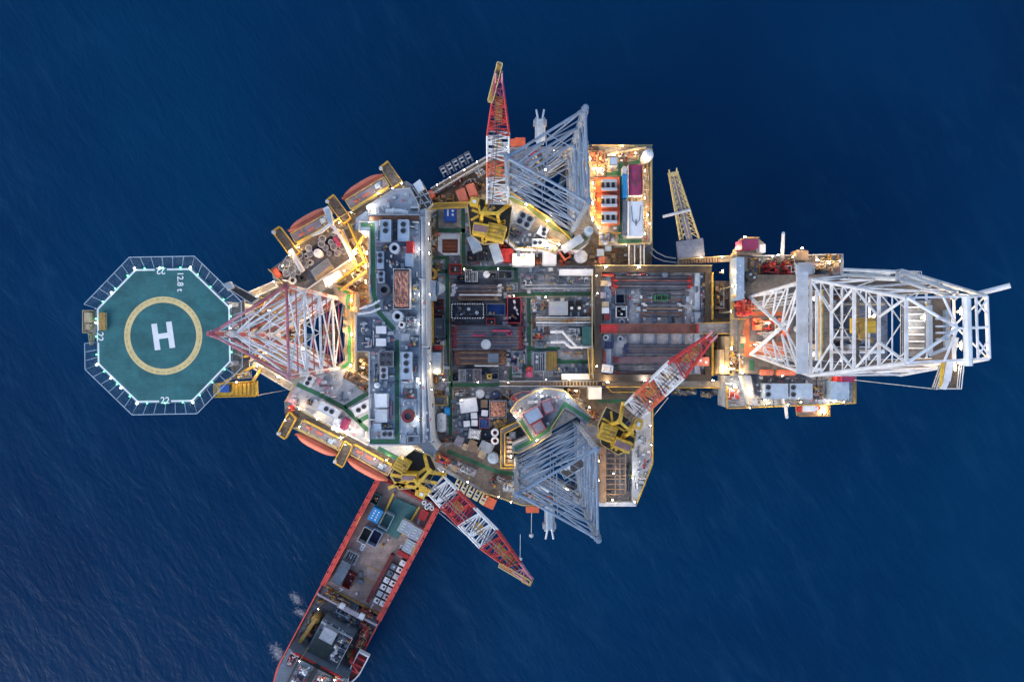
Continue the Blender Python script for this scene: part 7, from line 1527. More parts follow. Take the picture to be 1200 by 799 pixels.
dc = wthing('deck_crane', 'orange deck crane boom lying along the left side of the ship', 'crane', (*XY(370,726,SB+3),DZ+SB)); MB().cyl(*XY(370,725,SB+3),DZ+SB,DZ+SB+3.4,.9,12).build('pedestal', 'ochre', dc); MB().bar(W(371,723,SB+4.2),W(342,766,SB+4),.8,.8).build('boom', 'ochre', dc); MB().box(*XY(341,767,SB+4),DZ+SB+.02,DZ+SB+3.6,.9,.9).build('boom_rest', 'pale', dc)
mb_ = thing('rescue_boat', 'white rimmed workboat with red thwarts on the right side of the ship', 'boat', (*XY(418,782,SB+4),DZ+SB+1.5), SANG)
prof = []
for i in range(13):
    t = i/12; x = -3.6+7.6*t; prof.append((x, 1.3*(1-max(0,(t-.45)/.55)**2.2)))
out = [(x,y) for x,y in prof]+[(x,-y) for x,y in prof[::-1][1:]]; inn = [(x*.9,y*.8) for x,y in out]
MB().prism(out[::-1], 0, 1.4, [inn[::-1]]).build('boat_rim', 'white', mb_); MB().prism(inn[::-1], .1, .5).build('boat_floor', 'dark_red', mb_)
for x in (-2,-.5,1): MB().box(x,0,.5,1.0,.4,1.8).build('thwart', 'red', mb_)
mb_.location.z = DZ+SB+3
dv = wthing('boat_davit', 'red davit frame between the deckhouse and the white rimmed workboat', 'davit', (*XY(412,768,SB+4),DZ+SB)); MB().bar(W(416,758,SB+.2),W(410,774,SB+6),.35,.35).bar(W(422,762,SB+.2),W(412,776,SB+6),.35,.35).bar(W(410,774,SB+6),W(420,788,SB+5.4),.3,.3).bar(W(417,764,SB+3),W(420,768,SB+3),.3,.3).build('davit_frame', 'red', dv)
for lb, u_, v_, w_, l_, h_, s_, pal in [('dim red and grey winch gear in front of the ship gantry, left end',134,-24,20,8,2,160,('dark_red','grey','dark_steel','ochre')),('dim winch gear in front of the ship gantry, right end',134,22,24,8,2,161,('dark_red','white','dark_steel','orange')),
     ('dark hydraulic gear behind the ship gantry',152,0,34,14,3,162,('slate','dark_steel','light_blue','navy')),('gear between gantry and workboat on the ship',156,28,14,20,3,163,('brown','red','tan','dark_steel')),('pipework on the front roof edge of the ship deckhouse',170,0,38,10,7,170,('slate','grey','light_blue','dark_steel')),('lockers on the right roof half of the ship deckhouse',193,14,13,26,7.4,171,('slate','grey','navy','white')),('gear along the left bulwark of the ship',172,-30,14,26,3,164,('green','dark_steel','brown','grey')),
     ('aerials and lockers on the ship wheelhouse, left half',236,-12,18,30,12.4,165,('grey','white','dark_red','slate')),('aerials and lockers on the ship wheelhouse, right half',236,12,18,30,12.4,166,('grey','white','red','slate')),
     ('red edged gear on the ship bridge roof, left wing',225,-31,8,20,10.5,167,('red','pale','dark_red')),('red edged gear on the ship bridge roof, right wing',225,30,8,20,10.5,168,('red','pale','dark_red'))]:
    b_ = SB+5.82 if 'roof' in lb and 'deckhouse' in lb else SB+11.02 if 'wheelhouse' in lb else SB+9.02 if 'bridge' in lb else SB+.01
    hh = SB+h_; q6 = SP(u_,v_,hh); px = q6.x*F/(155-hh)+600; py = 399.5-q6.y*F/(155-hh)
    skid(lb, px, py, w_, l_, b_, hh, s_, rot=ROT_S, pal=pal, n=16, base='slate')
# ================================================================ hooks, ropes and surf
p = W(609.5,652.5,-16); hook('white hook block dangling over the sea below the raft boxes', p, p.z); p = W(622.5,625,-6); 
hr = wthing('hanging_rope', 'thin grey rope from the lower hull edge down to the hook block', 'rope', (*XY(609.5,652.5,-16),DZ-14)); MB().tube(W(609.5,652.5,-14.2),W(609.8,626,3),.05,5).build('rope', 'pale', hr)
hk2 = hook('small grey hook block beside the head of the lower crane boom', p, p.z); 
def rope(label, pts, r=.06, m='pale'):
    q = [W(*a) for a in pts]; o = wthing('mooring_rope', label, 'rope', q[0]); MB().path(q, r, 5).build('rope', m, o)
rope('short rope from the raft box edge down to the small grey hook block', [(623,600,.6),(622.6,624,-4.2)]); rope('thin mooring rope from the yellow platform to the hull nose', [(302,463,10),(335,457,-2)]); rope('upper thin rope from the ship stern under the crane boom', [(516,598,-17),(545,618,-19),(575,634,-22)]); rope('lower thin rope from the ship stern under the crane boom', [(514,600,-17),(540,622,-20),(566,640,-22)])
rope('thin tag line from the yellow crane boom down to the sea', [(783,466,12),(762,492,-2)]); rope('thin rope from the derrick deck out to the jib arm', [(1000,445,10),(1098,456,50)])
def foam_material():
    m = bpy.data.materials.new('foam'); m.use_nodes = True; nt = m.node_tree; N = nt.nodes; L = nt.links; b = N['Principled BSDF']
    b.inputs['Base Color'].default_value = (.62,.68,.74,1); b.inputs['Roughness'].default_value = .9
    tc = N.new('ShaderNodeTexCoord'); n = N.new('ShaderNodeTexNoise'); n.inputs['Scale'].default_value = 1.1; n.inputs['Detail'].default_value = 9; n.inputs['Roughness'].default_value = .75; L.new(tc.outputs['Object'], n.inputs['Vector'])
    ln = N.new('ShaderNodeVectorMath'); ln.operation = 'LENGTH'; mp = N.new('ShaderNodeMapping'); mp.inputs['Scale'].default_value = (.19,.30,1); L.new(tc.outputs['Object'], mp.inputs['Vector']); L.new(mp.outputs[0], ln.inputs[0])
    s_ = N.new('ShaderNodeMath'); s_.operation = 'MULTIPLY_ADD'; s_.inputs[1].default_value = -.42; s_.inputs[2].default_value = .25; L.new(ln.outputs['Value'], s_.inputs[0])
    a_ = N.new('ShaderNodeMath'); a_.operation = 'ADD'; L.new(n.outputs['Fac'], a_.inputs[0]); L.new(s_.outputs[0], a_.inputs[1])
    r = N.new('ShaderNodeValToRGB'); r.color_ramp.elements[0].position = .50; r.color_ramp.elements[0].color = (0,0,0,1); r.color_ramp.elements[1].position = .80; r.color_ramp.elements[1].color = (.5,.5,.5,1)
    L.new(a_.outputs[0], r.inputs['Fac']); L.new(r.outputs['Color'], b.inputs['Alpha']); MATS['foam'] = m
foam_material()
for x, y, a_, k in [(347,701,-40,.62),(352,717,-10,.55),(325,764,-50,.85)]:
    p = XY(x,y,-24); g_ = MB(); n = 10; vs = []; fs = []
    for i in range(n+1):
        for j in range(n+1): vs.append((-5+10*i/n, -4+8*j/n, .06+.12*rnd.random()))
    for i in range(n):
        for j in range(n): fs.append((i*(n+1)+j,(i+1)*(n+1)+j,(i+1)*(n+1)+j+1,i*(n+1)+j+1))
    o = g_.add(vs, fs).build('foam', 'foam'); o.location = (p.x,p.y,.03); o.rotation_euler = (0,0,R(a_)); o.scale = (k,k,1); o['kind'] = 'stuff'; o['label'] = 'white churned water beside the ship'
# ================================================================ lamps that are lit in the photograph
LG = 'lamps lit along the accommodation wall'
WL = [ # x, y, h, power, colour, rotation, label
 (430,276,9,700,'lamp_orange',90,'topmost orange lit lamp on the left accommodation wall'),(431,296,8,900,'lamp_orange',90,'second orange lit lamp on the left accommodation wall'),(430,312,8,1000,'lamp_orange',90,'third orange lit lamp on the left accommodation wall'),(430,330,8,800,'lamp_orange',90,'lowest orange lit lamp on the left accommodation wall'),
 (411,306,6,900,'lamp_orange',30,'orange lit lamp at the end of the drum store'),(417,298,6,700,'lamp_warm',30,'warm lamp beside the drum store gangway'),(404,318,5,300,'lamp_warm',30,'warm lamp on the lower drum store gangway'),(383,336,5,110,'lamp_warm',30,'warm lamp at the white flat box'),
 (399.5,514,8,650,'lamp_white',0,'glaring white lamp on the forecastle edge by the lifeboats'),(433,517,10,700,'lamp_warm',0,'warm lamp at the lower left corner of the accommodation'),(350,480,7,130,'lamp_warm',-28,'first warm lamp along the forecastle boat gratings'),(371,492,7,130,'lamp_warm',-28,'second warm lamp along the forecastle boat gratings'),(393,505,7,180,'lamp_white',-28,'white lamp by the magenta forecastle box'),
 (339,479,7,120,'lamp_red',0,'red lamp at the outer forecastle corner'),
 (330,340,5,350,'lamp_warm',30,'warm lamp on the upper hull nose'),(302,348,5,300,'lamp_warm',30,'warm lamp at the tip of the upper hull nose'),(325,443,5,350,'lamp_warm',-28,'warm lamp on the lower hull nose'),(300,430,5,250,'lamp_warm',-28,'warm lamp at the tip of the lower hull nose'),(315,365,4,300,'lamp_warm',0,'warm lamp under the upper part of the lattice leg'),(312,415,4,300,'lamp_orange',0,'orange lamp under the lower part of the lattice leg'),(355,372,4,400,'lamp_warm',0,'warm lamp inside the lattice leg, upper'),(355,410,4,400,'lamp_warm',0,'warm lamp inside the lattice leg, lower'),(288,392,9,200,'lamp_warm',90,'warm lamp on the mezzanine behind the helideck'),
 (413,392,7,700,'lamp_warm',90,'warm lamp at the right side of the jacking platform'),(413,352,7,600,'lamp_orange',90,'orange lamp at the top of the jacking platform'),(412,428,7,500,'lamp_warm',90,'warm lamp at the bottom of the jacking platform'),(425,432,6,300,'lamp_warm',0,'warm lamp over the brown machinery by the jacking platform'),
 (432,247,12,220,'lamp_white',0,'white lamp at the terrace roof corner'),(433,262,13.5,160,'lamp_white',0,'white lamp at the top end of the green roof path'),(350,291,5,220,'lamp_warm',29,'warm lamp by the far left upper cradle'),(398,262,5,180,'lamp_warm',29,'warm lamp by the arm between the upper lifeboats'),(444,228,5,200,'lamp_warm',29,'warm lamp by the upper right cradle'),(470,216,6,250,'lamp_white',-28,'white lamp at the tip near the stair tower'),
 (504,262,6,250,'lamp_warm',90,'warm lamp beside the blue box path'),(503,280,7,420,'lamp_warm',90,'warm lamp beside the orange hatch'),(504,297,6,320,'lamp_warm',90,'warm lamp at the lower left of the orange hatch'),(500,238,7,350,'lamp_warm',60,'warm lamp at the stair tower foot'),(492.5,292,13.5,100,'lamp_white',90,'white lamp at the upper right accommodation edge'),(492.5,345,13.5,100,'lamp_white',90,'white lamp beside the pink tarpaulin'),(492.5,380,13.5,90,'lamp_white',90,'white lamp beside the lower exhaust stack'),(491.5,450,13.5,120,'lamp_white',0,'white lamp beside the rusty pump group'),(491.5,492,13.5,100,'lamp_white',90,'white lamp beside the dark red winch drum'),
 (503,362,5,500,'lamp_warm',90,'upper warm lamp in the lit stair well'),(503,388,5,500,'lamp_warm',90,'lower warm lamp in the lit stair well'),(512,439,5,110,'lamp_warm',0,'warm lamp under the square light blue house'),(507,475,6,260,'lamp_warm',90,'upper warm lamp along the walkway foot'),(507,500,6,220,'lamp_warm',90,'lower warm lamp along the walkway foot'),(498,530,8,400,'lamp_warm',45,'warm lamp at the lower end of the white walkway'),(478,527,7,250,'lamp_warm',-28,'warm lamp below the accommodation roof'),(452,540,6,250,'lamp_warm',-28,'warm lamp near the lower right cradle'),
 (612,300,7,500,'lamp_warm',0,'warm lamp above the longer white cabin'),(640,290,11,420,'lamp_white',0,'white lamp glaring over the square white cabin'),(655,288,11,350,'lamp_warm',0,'warm lamp right of the square white cabin'),(616,241,10,450,'lamp_warm',-28,'first warm lamp along the curved green platform'),(641,260,10,450,'lamp_warm',-28,'second warm lamp along the curved green platform'),(668,286,10,500,'lamp_white',-28,'white lamp at the inner end of the curved platform'),(594,246,10,450,'lamp_white',0,'white lamp at the outer end of the curved platform'),(585,237,6,350,'lamp_warm',0,'warm lamp beside the vertical boom foot'),
 (693,186,8,500,'lamp_orange',90,'orange lamp at the top left corner of the power deck'),(704,199,8,700,'lamp_warm',0,'warm lamp over the white vessels on the power deck'),(719,183,8,500,'lamp_warm',0,'warm lamp at the pale power deck box'),(696,215,8,600,'lamp_orange',90,'orange lamp left of the top engine bay'),(696,238,8,700,'lamp_orange',90,'orange lamp left of the middle engine bay'),(696,257,8,700,'lamp_warm',90,'warm lamp left of the bottom engine bay'),(703,268,7,400,'lamp_warm',30,'warm lamp below the engine bays'),
 (757,232,8,300,'lamp_warm',90,'warm lamp between the coloured roofs and the sea'),(760,252,8,300,'lamp_warm',90,'second warm lamp between the coloured roofs and the sea'),(757,274,8,350,'lamp_warm',90,'warm lamp at the lower corner of the power deck'),(757,200,8,250,'lamp_warm',90,'warm lamp right of the magenta roof'),(745,181,8,200,'lamp_warm',0,'warm lamp near the white domed tank'),
 (710,314,8,450,'lamp_warm',0,'left warm lamp on the upper pipe deck beam'),(749,314,8,450,'lamp_warm',0,'right warm lamp on the upper pipe deck beam'),(712,449,7,350,'lamp_warm',0,'left warm lamp on the lower pipe deck beam'),(756,447,7,400,'lamp_white',0,'middle warm lamp on the lower pipe deck beam'),(836,447,6,300,'lamp_warm',0,'right warm lamp on the lower gangway'),(822,303,6,110,'lamp_warm',0,'left warm lamp on the outer gangway above the pipe deck'),(846,302,6,300,'lamp_warm',0,'right warm lamp on the outer gangway above the pipe deck'),
 (848,318,8,400,'lamp_warm',90,'warm lamp beside the left walkway of the drill floor'),(860,335,13,350,'lamp_warm',90,'upper warm lamp on the left walkway of the drill floor'),(859,408,13,500,'lamp_warm',90,'lower warm lamp on the left walkway of the drill floor'),(853,432,9,450,'lamp_warm',90,'warm lamp beside the ochre cabinets'),(870,438,12,350,'lamp_warm',0,'warm lamp at the lower left corner of the drill floor'),(882,460,10,250,'lamp_warm',90,'warm lamp left of the blue modules'),(862,455,10,400,'lamp_white',0,'white lamp over the small red machine'),(900,474,9,300,'lamp_warm',0,'warm lamp below the left blue module'),(975,440,11,500,'lamp_warm',0,'warm lamp left of the red and magenta boxes'),(917,441.5,11,250,'lamp_warm',0,'warm lamp under the red pressure vessels'),(978,471,9,450,'lamp_white',0,'white lamp below the square light blue box'),(966,485,7,350,'lamp_warm',0,'warm lamp at the rescue boat cradle'),
 (873,279,10,400,'lamp_warm',0,'warm lamp above the magenta cabin'),(864,292,9,350,'lamp_warm',60,'warm lamp on the beige balcony'),(912,300,11,300,'lamp_warm',0,'warm lamp on the upper edge of the drill end'),(940,292,12,300,'lamp_warm',0,'warm lamp at the pale roofed hut'),(958,306,12,450,'lamp_warm',0,'left warm lamp at the upper right of the drill end'),(972,310,11,350,'lamp_warm',0,'right warm lamp at the upper right of the drill end'),
 (900,380,16,700,'lamp_warm',0,'warm lamp over the orange drill floor paint'),(955,350,17,500,'lamp_white',90,'white lamp inside the derrick foot, upper'),(955,415,17,500,'lamp_white',90,'white lamp inside the derrick foot, lower'),(885,405,14,400,'lamp_warm',0,'warm lamp over the green drill floor path'),
 (703,540,5,160,'lamp_orange',90,'upper orange lamp left of the grid bay'),(703,563,5,110,'lamp_orange',90,'lower orange lamp left of the grid bay'),(718,587,4,180,'lamp_warm',0,'warm lamp at the outer edge of the grid bay'),(743,560,4.5,250,'lamp_white',90,'white lamp on the starboard deck'),(719,556,4,50,'lamp_warm',0,'warm lamp in the middle of the grid bay'),
 (603,489,10,450,'lamp_warm',-40,'warm lamp at the left corner of the jack house'),(634,460,10,350,'lamp_white',30,'white lamp on the upper edge of the jack house'),(664,466,10,350,'lamp_white',-40,'white lamp on the right slope of the jack house'),(630,517,10,300,'lamp_warm',30,'warm lamp on the lower edge of the jack house'),(600,535,6,350,'lamp_warm',90,'warm lamp in the yellow railed pit'),(675,459,6,350,'lamp_warm',0,'warm lamp over the brown gear by the square white cover'),(690,478,5,200,'lamp_warm',-40,'warm lamp by the white valve blocks'),
 (640,200,6,250,'lamp_warm',30,'warm lamp under the upper blue grey leg'),(650,178,6,250,'lamp_warm',0,'warm lamp under the upper leg tip'),(625,570,6,180,'lamp_warm',0,'warm lamp under the lower blue grey leg'),(665,575,6,200,'lamp_warm',0,'warm lamp under the lower leg tip'),(541,470,6,120,'lamp_white',0,'white lamp over the white corrugated container'),(520,446,5,120,'lamp_warm',0,'warm lamp over the rusty gear by the framed pit'),
 (277,449,15,170,'lamp_warm',0,'warm lamp over the yellow platform below the helideck'),(350,775,SH+13,60,'lamp_white',-62,'left white lamp on the bridge of the ship'),(376,797,SH+13,60,'lamp_warm',-62,'right white lamp on the bridge of the ship'),(391,797,SH+12,60,'lamp_warm',-62,'warm lamp at the bottom picture edge on the ship'),(372,714,SH+7,40,'lamp_warm',-62,'warm lamp on the ship gantry beam')]
EX = [(512,218),(528,209),(545,200),(560,190),(596,172),(660,172),(676,172),(730,172),(762,186),(763,262),(735,286),(520,552),(548,566),(585,583),(600,589),(745,588),(763,470),(764,520),(762,500),(340,300),(332,312),(322,330),(380,268),(412,248),(460,222),(405,522),(440,538),(352,500),(335,492),(700,322),(700,345),(700,430),(832,330),(833,360),(833,405),(833,432),(790,447),(990,472),(940,472),(925,474),(880,477),(985,305),(905,302),(930,302),(858,318),(858,365),(858,425),(596,447),(640,446),(668,446),(545,316),(585,315),(603,346),(640,347),(560,449),(500,262),(502,310),(505,345),(505,425),(506,455)]
for k, (x, y) in enumerate(EX):
    hh_ = 6 if x < 690 or x > 705 else 8
    if x > 855: hh_ = 13 if y < 430 and y > 310 else 10.5
    WL.append((x, y, hh_, 60+40*(k % 3), 'lamp_warm' if k % 3 else 'lamp_white', 30*(k % 6), 'small lamp on a post along the edges and paths of the rig'))
bpy.context.view_layer.update(); DG = bpy.context.evaluated_depsgraph_get()
for x, y, h, pw, m_, ro, lb in WL:
    base = h-2.4; p_ = XY(x,y,h); hit_, loc_, _n, _i, _o, _m = S.ray_cast(DG, Vector((p_.x,p_.y,DZ+h-.25)), Vector((0,0,-1)))
    if hit_ and loc_.z > 1.5: base = loc_.z-DZ
    elif lb.startswith('small lamp'): continue
    lamp(x, y, h, pw*.32, lb, m_, base, ro, .8 if pw < 300 else 1.1, group='small edge lamps' if lb.startswith('small lamp') else 'floodlights on short posts around the rig')
# floodlights fixed to the derrick crown
DL = [(1085,372,HT-9,300,'lamp_white','left white floodlight inside the derrick crown'),(1092,385,HT-9,300,'lamp_white','second white floodlight inside the derrick crown'),(1128,365,HT-3,500,'lamp_warm','upper warm floodlight on the derrick crown'),(1128,405,HT-3,500,'lamp_warm','lower warm floodlight on the derrick crown'),(1121,430,HT-4,600,'lamp_warm','warm floodlight on the jib platform of the derrick'),(1026,371,30,400,'lamp_white','white floodlight halfway up inside the derrick'),(988,430,20,250,'lamp_white','white floodlight low inside the derrick')]
for x, y, h, pw, m_, lb in DL: lamp(x, y, h, pw*.5, lb, m_, h-1.0, 90, 1.6, 'floodlights fixed inside the derrick')
# ================================================================ small fittings spread over the decks
bpy.context.view_layer.update()
OCC = []
for o in list(COL.objects):
    if o.parent is None and o.get('kind') != 'structure' and o.type in ('EMPTY','MESH'):
        pts = []
        for ch in ([o] if o.type == 'MESH' else [])+list(o.children):
            if ch.type == 'MESH': pts += [ch.matrix_world @ Vector(v) for v in ch.bound_box]
        if not pts: continue
        x0, x1 = min(p.x for p in pts), max(p.x for p in pts); y0, y1 = min(p.y for p in pts), max(p.y for p in pts); z0, z1 = min(p.z for p in pts), max(p.z for p in pts)
        OCC.append((o, x0, x1, y0, y1, z0, z1))
def inside(p, poly):
    r = False; n = len(poly)
    for i in range(n):
        a, b = poly[i], poly[(i+1)%n]
        if (a.y > p.y) != (b.y > p.y) and p.x < (b.x-a.x)*(p.y-a.y)/(b.y-a.y)+a.x: r = not r
    return r
def free(x, y, z, m, own=()):
    for a, b, hw_, zz in PATHS:
        if abs(zz-z) > .6: continue
        ab = b-a; t_ = max(0, min(1, ((x-a.x)*ab.x+(y-a.y)*ab.y)/max(1e-6, ab.length_squared)))
        if (Vector((x,y))-a-ab*t_).length < hw_+m: return False
    for o, x0, x1, y0, y1, z0, z1 in OCC:
        if max(x1-x0, y1-y0) > 26 or o.name in own: continue
        if z1 < z+.05 or z0 > z+2.5: continue
        if x0-m < x < x1+m and y0-m < y < y1+m: return False
    return True
q_ = random.Random(23)
def protos():
    P_ = {}
    def mk(nm, cat, fn): P_[nm] = (cat, fn)
    def jb(r, m): MB().box(0,0,0,.7,.55,.4).build('box_body', m, r); MB().box(0,0,.7,.76,.6,.45).build('lid', 'pale', r)
    def vs(r, m): MB().cyl(0,0,0,.9,.07,6).tube((-.5,0,.25),(.5,0,.25),.1,8).build('stem', m, r); MB().ring(0,0,.9,.95,.2,.27,12).box(0,0,.9,.94,.45,.06).build('hand_wheel', 'red', r)
    def sp(r, m): MB().tube((-1.0,0,.25),(1.0,0,.25),.15,8).tube((0,0,.25),(0,.7,.25),.12,8).build('pipe', m, r); MB().tube((-1.05,0,.25),(-.95,0,.25),.26,10).tube((.95,0,.25),(1.05,0,.25),.26,10).build('flange', 'dark_steel', r)
    def vp(r, m): MB().path([(0,0,0),(0,0,1.2),(.25,0,1.4),(.5,0,1.2)],.12,7).build('pipe', m, r); MB().cyl(0,0,0,.1,.25,10).build('base', 'grey', r)
    def cb(r, m): MB().cyl(0,0,.1,.16,.6,14).cyl(0,0,.8,.86,.6,14).build('flange', m, r); MB().cyl(0,0,.16,.8,.34,12).build('cable', 'black', r)
    def tb(r, m): MB().box(0,0,0,.5,1.1,.6).build('box_body', m, r); MB().box(0,0,.5,.58,1.14,.64).box(0,.25,.58,.62,.4,.06).build('lid', m, r)
    def bt(r, m):
        for i in range(4): MB().cyl(-.45+i*.3,0,.05,1.3,.13,8).cyl(-.45+i*.3,0,1.3,1.45,.05,6).build('bottle', m, r)
        MB().box(0,.17,0,.05,1.4,.5).box(0,.2,.7,.78,1.4,.06).build('rack_frame', 'dark_steel', r)
    def pl(r, m): 
        MB().box(0,-.4,0,.12,1.2,.1).box(0,0,0,.12,1.2,.1).box(0,.4,0,.12,1.2,.1).build('bearer', 'brown', r)
        MB().box(0,0,.12,.16,1.2,1.0).build('boards', 'tan', r); MB().box(-.1,.05,.16,.6,.8,.7,.1).build('wrapped_load', m, r)
    for nm, cat, fn in (('junction_box','junction box',jb),('valve_stand','valve',vs),('pipe_spool','pipe spool',sp),('vent_pipe','vent pipe',vp),('cable_drum','cable drum',cb),('tool_box','tool box',tb),('gas_bottle_rack','gas bottles',bt),('pallet','pallet',pl)): mk(nm, cat, fn)
    return P_
PR = protos()
def scatter(zone_name, poly, h, n, kinds, own=()):
    n = int(n*1.8)
    W_ = [XY(x,y,h) for x,y in poly]; x0, x1 = min(p.x for p in W_), max(p.x for p in W_); y0, y1 = min(p.y for p in W_), max(p.y for p in W_)
    first = {}; done = 0; tries = 0
    while done < n and tries < n*60:
        tries += 1; p = Vector((q_.uniform(x0,x1), q_.uniform(y0,y1)))
        if not inside(p, W_) or not free(p.x, p.y, DZ+h, .2, own): continue
        nm, m, adj = q_.choice(kinds); key = (nm, m); l_ = (p.x,p.y,DZ+h+.02); rot = q_.choice((0,pi/2,pi/2,pi))+q_.uniform(-.1,.1)
        if key not in first:
            cat, fn = PR[nm]; r = thing(nm, '%s %s among the fittings %s' % (adj, nm.replace('_',' '), zone_name), cat, l_, rot, '%s %ss %s' % (adj, nm.replace('_',' '), zone_name)); fn(r, m); first[key] = r
        else:
            r = dup(first[key], l_, rot); k_ = q_.uniform(.55,1.0); r.scale = (k_,k_,k_)
        OCC.append((r, p.x-.5, p.x+.5, p.y-.5, p.y+.5, DZ+h, DZ+h+1)); done += 1
K1 = [('junction_box','grey','small grey'),('junction_box','white','small white'),('valve_stand','slate','red wheeled'),('pipe_spool','pale','pale'),('pipe_spool','rust','rusty'),('vent_pipe','pale','pale'),('cable_drum','slate','slate'),('tool_box','grey','grey'),('tool_box','light_blue','pale blue'),('tool_box','slate','slate'),('gas_bottle_rack','dark_steel','dark'),('pallet','white','white wrapped'),('pallet','light_blue','pale blue wrapped')]
K2 = [('junction_box','white','small white'),('junction_box','slate','small slate'),('vent_pipe','pale','pale'),('vent_pipe','grey','grey'),('pipe_spool','slate','slate'),('valve_stand','pale','red wheeled'),('tool_box','grey','grey'),('gas_bottle_rack','white','white')]
K3 = [('pipe_spool','rust','rusty'),('pipe_spool','ochre','ochre'),('valve_stand','brown','red wheeled'),('tool_box','brown','brown'),('gas_bottle_rack','ochre','ochre'),('junction_box','tan','small tan'),('vent_pipe','ochre','ochre'),('pallet','tan','tan wrapped')]
scatter('on the upper port side deck', [(505,245),(545,245),(600,238),(600,290),(604,312),(545,312),(505,325)], 0, 26, K1)
scatter('around the middle pipe racks', [(502,328),(528,328),(528,448),(502,448)], 0, 16, K1)
scatter('right of the middle pipe racks', [(592,316),(694,316),(694,442),(592,442)], 0, 40, K1)
scatter('on the lower cargo deck', [(508,455),(596,455),(600,505),(584,548),(508,512)], 0, 30, K1)
scatter('along the lower hull edge', [(512,530),(600,560),(604,588),(560,570),(520,546)], 0, 22, K3)
scatter('along the port hull edge', [(508,228),(560,196),(600,180),(600,236),(508,238)], 0, 24, K3)
scatter('between white cabins and power deck', [(655,296),(700,284),(735,290),(735,310),(655,311)], 0, 14, K3)
scatter('by the yellow crane right of the jack house', [(662,458),(700,456),(700,500),(690,500)], 0, 14, K3)
scatter('on the accommodation roof', [(438,258),(490,258),(490,518),(438,518)], AH, 46, K2, (acc.name,))
scatter('on the forecastle deck', [(340,470),(350,450),(405,436),(430,448),(430,515),(404,505)], 5.5, 16, K2, (bs.name,))
scatter('on the terrace roof', [(436,248),(462,226),(480,224),(489,248)], 10.5, 5, K2, (nr.name,))
scatter('on the curved jack house deck', [(598,250),(640,268),(670,298),(606,298),(592,276)], 8, 22, K2, (pj.name,))
scatter('on the jack house roof', [(604,482),(630,464),(656,462),(640,500),(618,508)], 8, 12, K2, (sj.name,))
scatter('on the power deck', [(694,174),(760,178),(760,284),(728,284),(696,252)], 5, 40, K3, (ur.name,))
scatter('on the pale pipe deck plates', [(705,322),(826,322),(826,437),(705,437)], CH-.4, 22, K1, (cant.name,))
scatter('on the drill floor', [(870,326),(968,326),(968,436),(870,436)], FH, 30, K3, (df.name,))
scatter('on the drill end side deck', [(852,442),(996,441),(996,470),(856,474)], FH-3.7, 22, K2, (df.name,))
scatter('on the upper drill end deck', [(880,302),(982,300),(982,320),(880,321)], FH-3.2, 16, K3, (df.name,))
scatter('under the lattice leg on the hull nose', [(288,354),(330,335),(398,340),(398,440),(340,450),(288,420)], 0, 40, K3)
scatter('between the drum store and the accommodation', [(398,318),(430,262),(432,360),(418,368),(404,340)], 0, 22, K3)
scatter('on the starboard deck', [(744,510),(762,478),(762,540),(746,584)], 2.4, 8, K2, (lr.name,))
scatter('along the white walkway', [(493,252),(499,252),(501,440),(506,520),(494,520)], 11, 12, K2, (wwk.name,))
scatter('on the side roof and gratings by the upper lifeboats', [(345,300),(352,297),(470,232),(478,224),(474,216),(396,260)], 3.0, 12, K3)
scatter('on the gratings by the lower lifeboats', [(336,484),(344,476),(404,509),(470,544),(466,552),(336,494)], 3.0, 12, K3)
scatter('on the jacking platform', [(394,334),(415,343),(415,438),(400,438),(404,420),(405,360)], 4.5, 4, K3, (jb.name,))
scatter('on the drum store', [(320,318),(345,298),(400,264),(414,300),(352,340)], 1.6, 20, K2, (ds.name,))
def SC(lst, h): return [((W_.x)*F/(155-h)+600, 399.5-(W_.y)*F/(155-h)) for W_ in (SP(u,v,h) for u,v in lst)]
scatter('on the ship cargo deck', SC([(60,-8),(60,8),(120,8),(120,-4)], SH), SH, 2, K1, (ship.name,))
scatter('on the ship fore deck', SC([(130,-34),(130,34),(208,34),(208,-34)], SH), SH, 34, K3, (ship.name,))
scatter('on the ship bridge roof', SC([(213,-32),(213,32),(217,32),(217,-32)], SH+9), SH+9, 8, K2, (ship.name,))
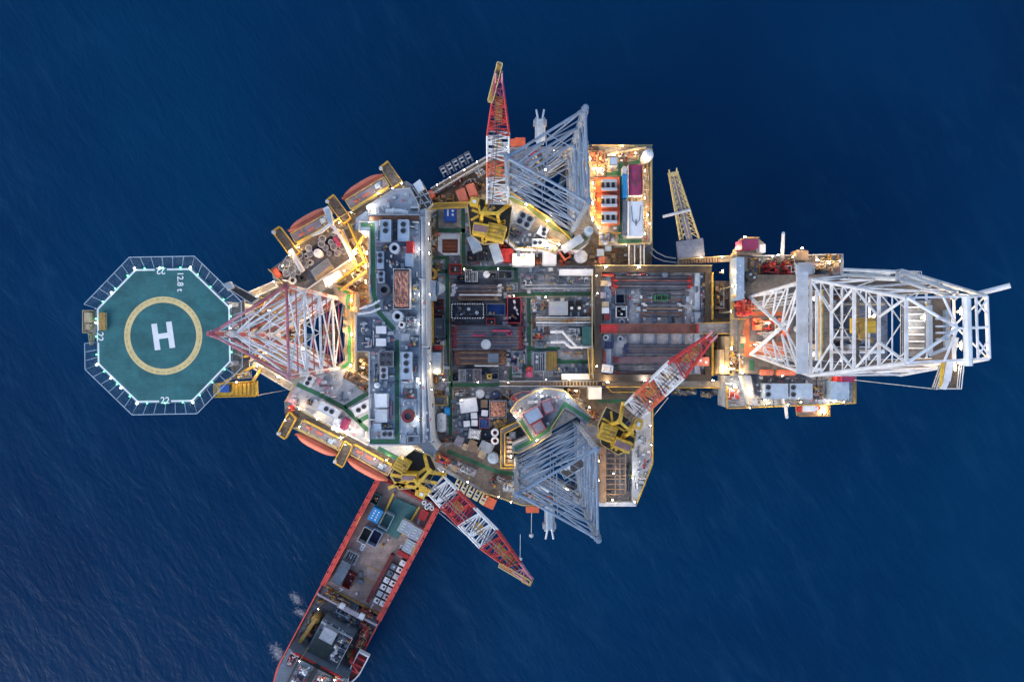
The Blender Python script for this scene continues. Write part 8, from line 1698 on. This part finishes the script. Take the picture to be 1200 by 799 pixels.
# small bore piping over the decks
def spaghetti(zone_name, poly, h, n, mats, rr=(.04,.085), own=()):
    n = int(n*2.6)
    W_ = [XY(x,y,h) for x,y in poly]; x0, x1 = min(p.x for p in W_), max(p.x for p in W_); y0, y1 = min(p.y for p in W_), max(p.y for p in W_)
    done = 0; tries = 0
    while done < n and tries < n*50:
        tries += 1; p = Vector((q_.uniform(x0,x1), q_.uniform(y0,y1))); pts = [p]; ax_ = q_.random() < .5
        for k in range(q_.choice((1,2,2,3))):
            d = q_.uniform(1.2,5.5)*q_.choice((-1,1)); pts.append(pts[-1]+(Vector((d,0)) if ax_ else Vector((0,d)))); ax_ = not ax_
        ok = all(inside(a.lerp(b,t), W_) and free(a.lerp(b,t).x, a.lerp(b,t).y, DZ+h, .05, own) for a, b in zip(pts, pts[1:]) for t in (0,.25,.5,.75,1))
        if not ok: continue
        r = q_.uniform(*rr); z = DZ+h+q_.uniform(.15,.4); m = q_.choice(mats)
        o = wthing('small_pipe', 'thin %s pipe winding over the deck %s' % (m.replace('_',' ').replace('roof','pale'), zone_name), 'pipe', (pts[0].x,pts[0].y,DZ+h), 'thin %s pipes %s' % (m.replace('_',' '), zone_name))
        MB().path([Vector((a.x,a.y,z)) for a in pts], r, 6).build('pipe', m, o)
        for a in pts: MB().box(a.x,a.y,DZ+h+.01,z,r*3,r*3).build('pipe_clamp', 'dark_steel', o)
        done += 1
spaghetti('on the accommodation roof', [(434,256),(491,256),(491,518),(434,518)], AH, 34, ['slate','pale','white','grey'], own=(acc.name,))
spaghetti('right of the middle pipe racks', [(592,316),(694,316),(694,442),(592,442)], 0, 34, ['slate','pale','grey','rust'])
spaghetti('on the upper port side deck', [(505,245),(600,240),(604,312),(505,325)], 0, 20, ['tan','pale','rust','grey'])
spaghetti('on the lower cargo deck', [(508,455),(596,455),(600,505),(584,548),(508,512)], 0, 14, ['grey','pale','rust'])
spaghetti('on the power deck', [(694,174),(760,178),(760,284),(728,284),(696,252)], 5, 18, ['tan','ochre','pale'], own=(ur.name,))
spaghetti('on the curved jack house deck', [(598,250),(640,268),(670,298),(606,298),(592,276)], 8, 10, ['pale','tan'], own=(pj.name,))
spaghetti('on the drill floor', [(870,326),(968,326),(968,436),(870,436)], FH, 22, ['rust','dark_steel','ochre','pale'], own=(df.name,))
spaghetti('on the hull nose', [(288,354),(330,335),(398,340),(398,440),(340,450),(288,420)], 0, 20, ['tan','brown','pale'])
spaghetti('on the ship fore deck', SC([(130,-34),(130,34),(208,34),(208,-34)], SH), SH, 18, ['brown','dark_red','grey'], own=(ship.name,))
for k, x in enumerate((494.2,495.6,497.2)):
    pipe_run(['left pale pipe along the white walkway','middle pale pipe along the white walkway','right pale pipe along the white walkway'][k], [(x,254),(x+.6,330),(x+.8,430),(x+2,516)], 11.5, .12+.04*k, ['paint_white','pale','grey'][k], 11, flange=False)
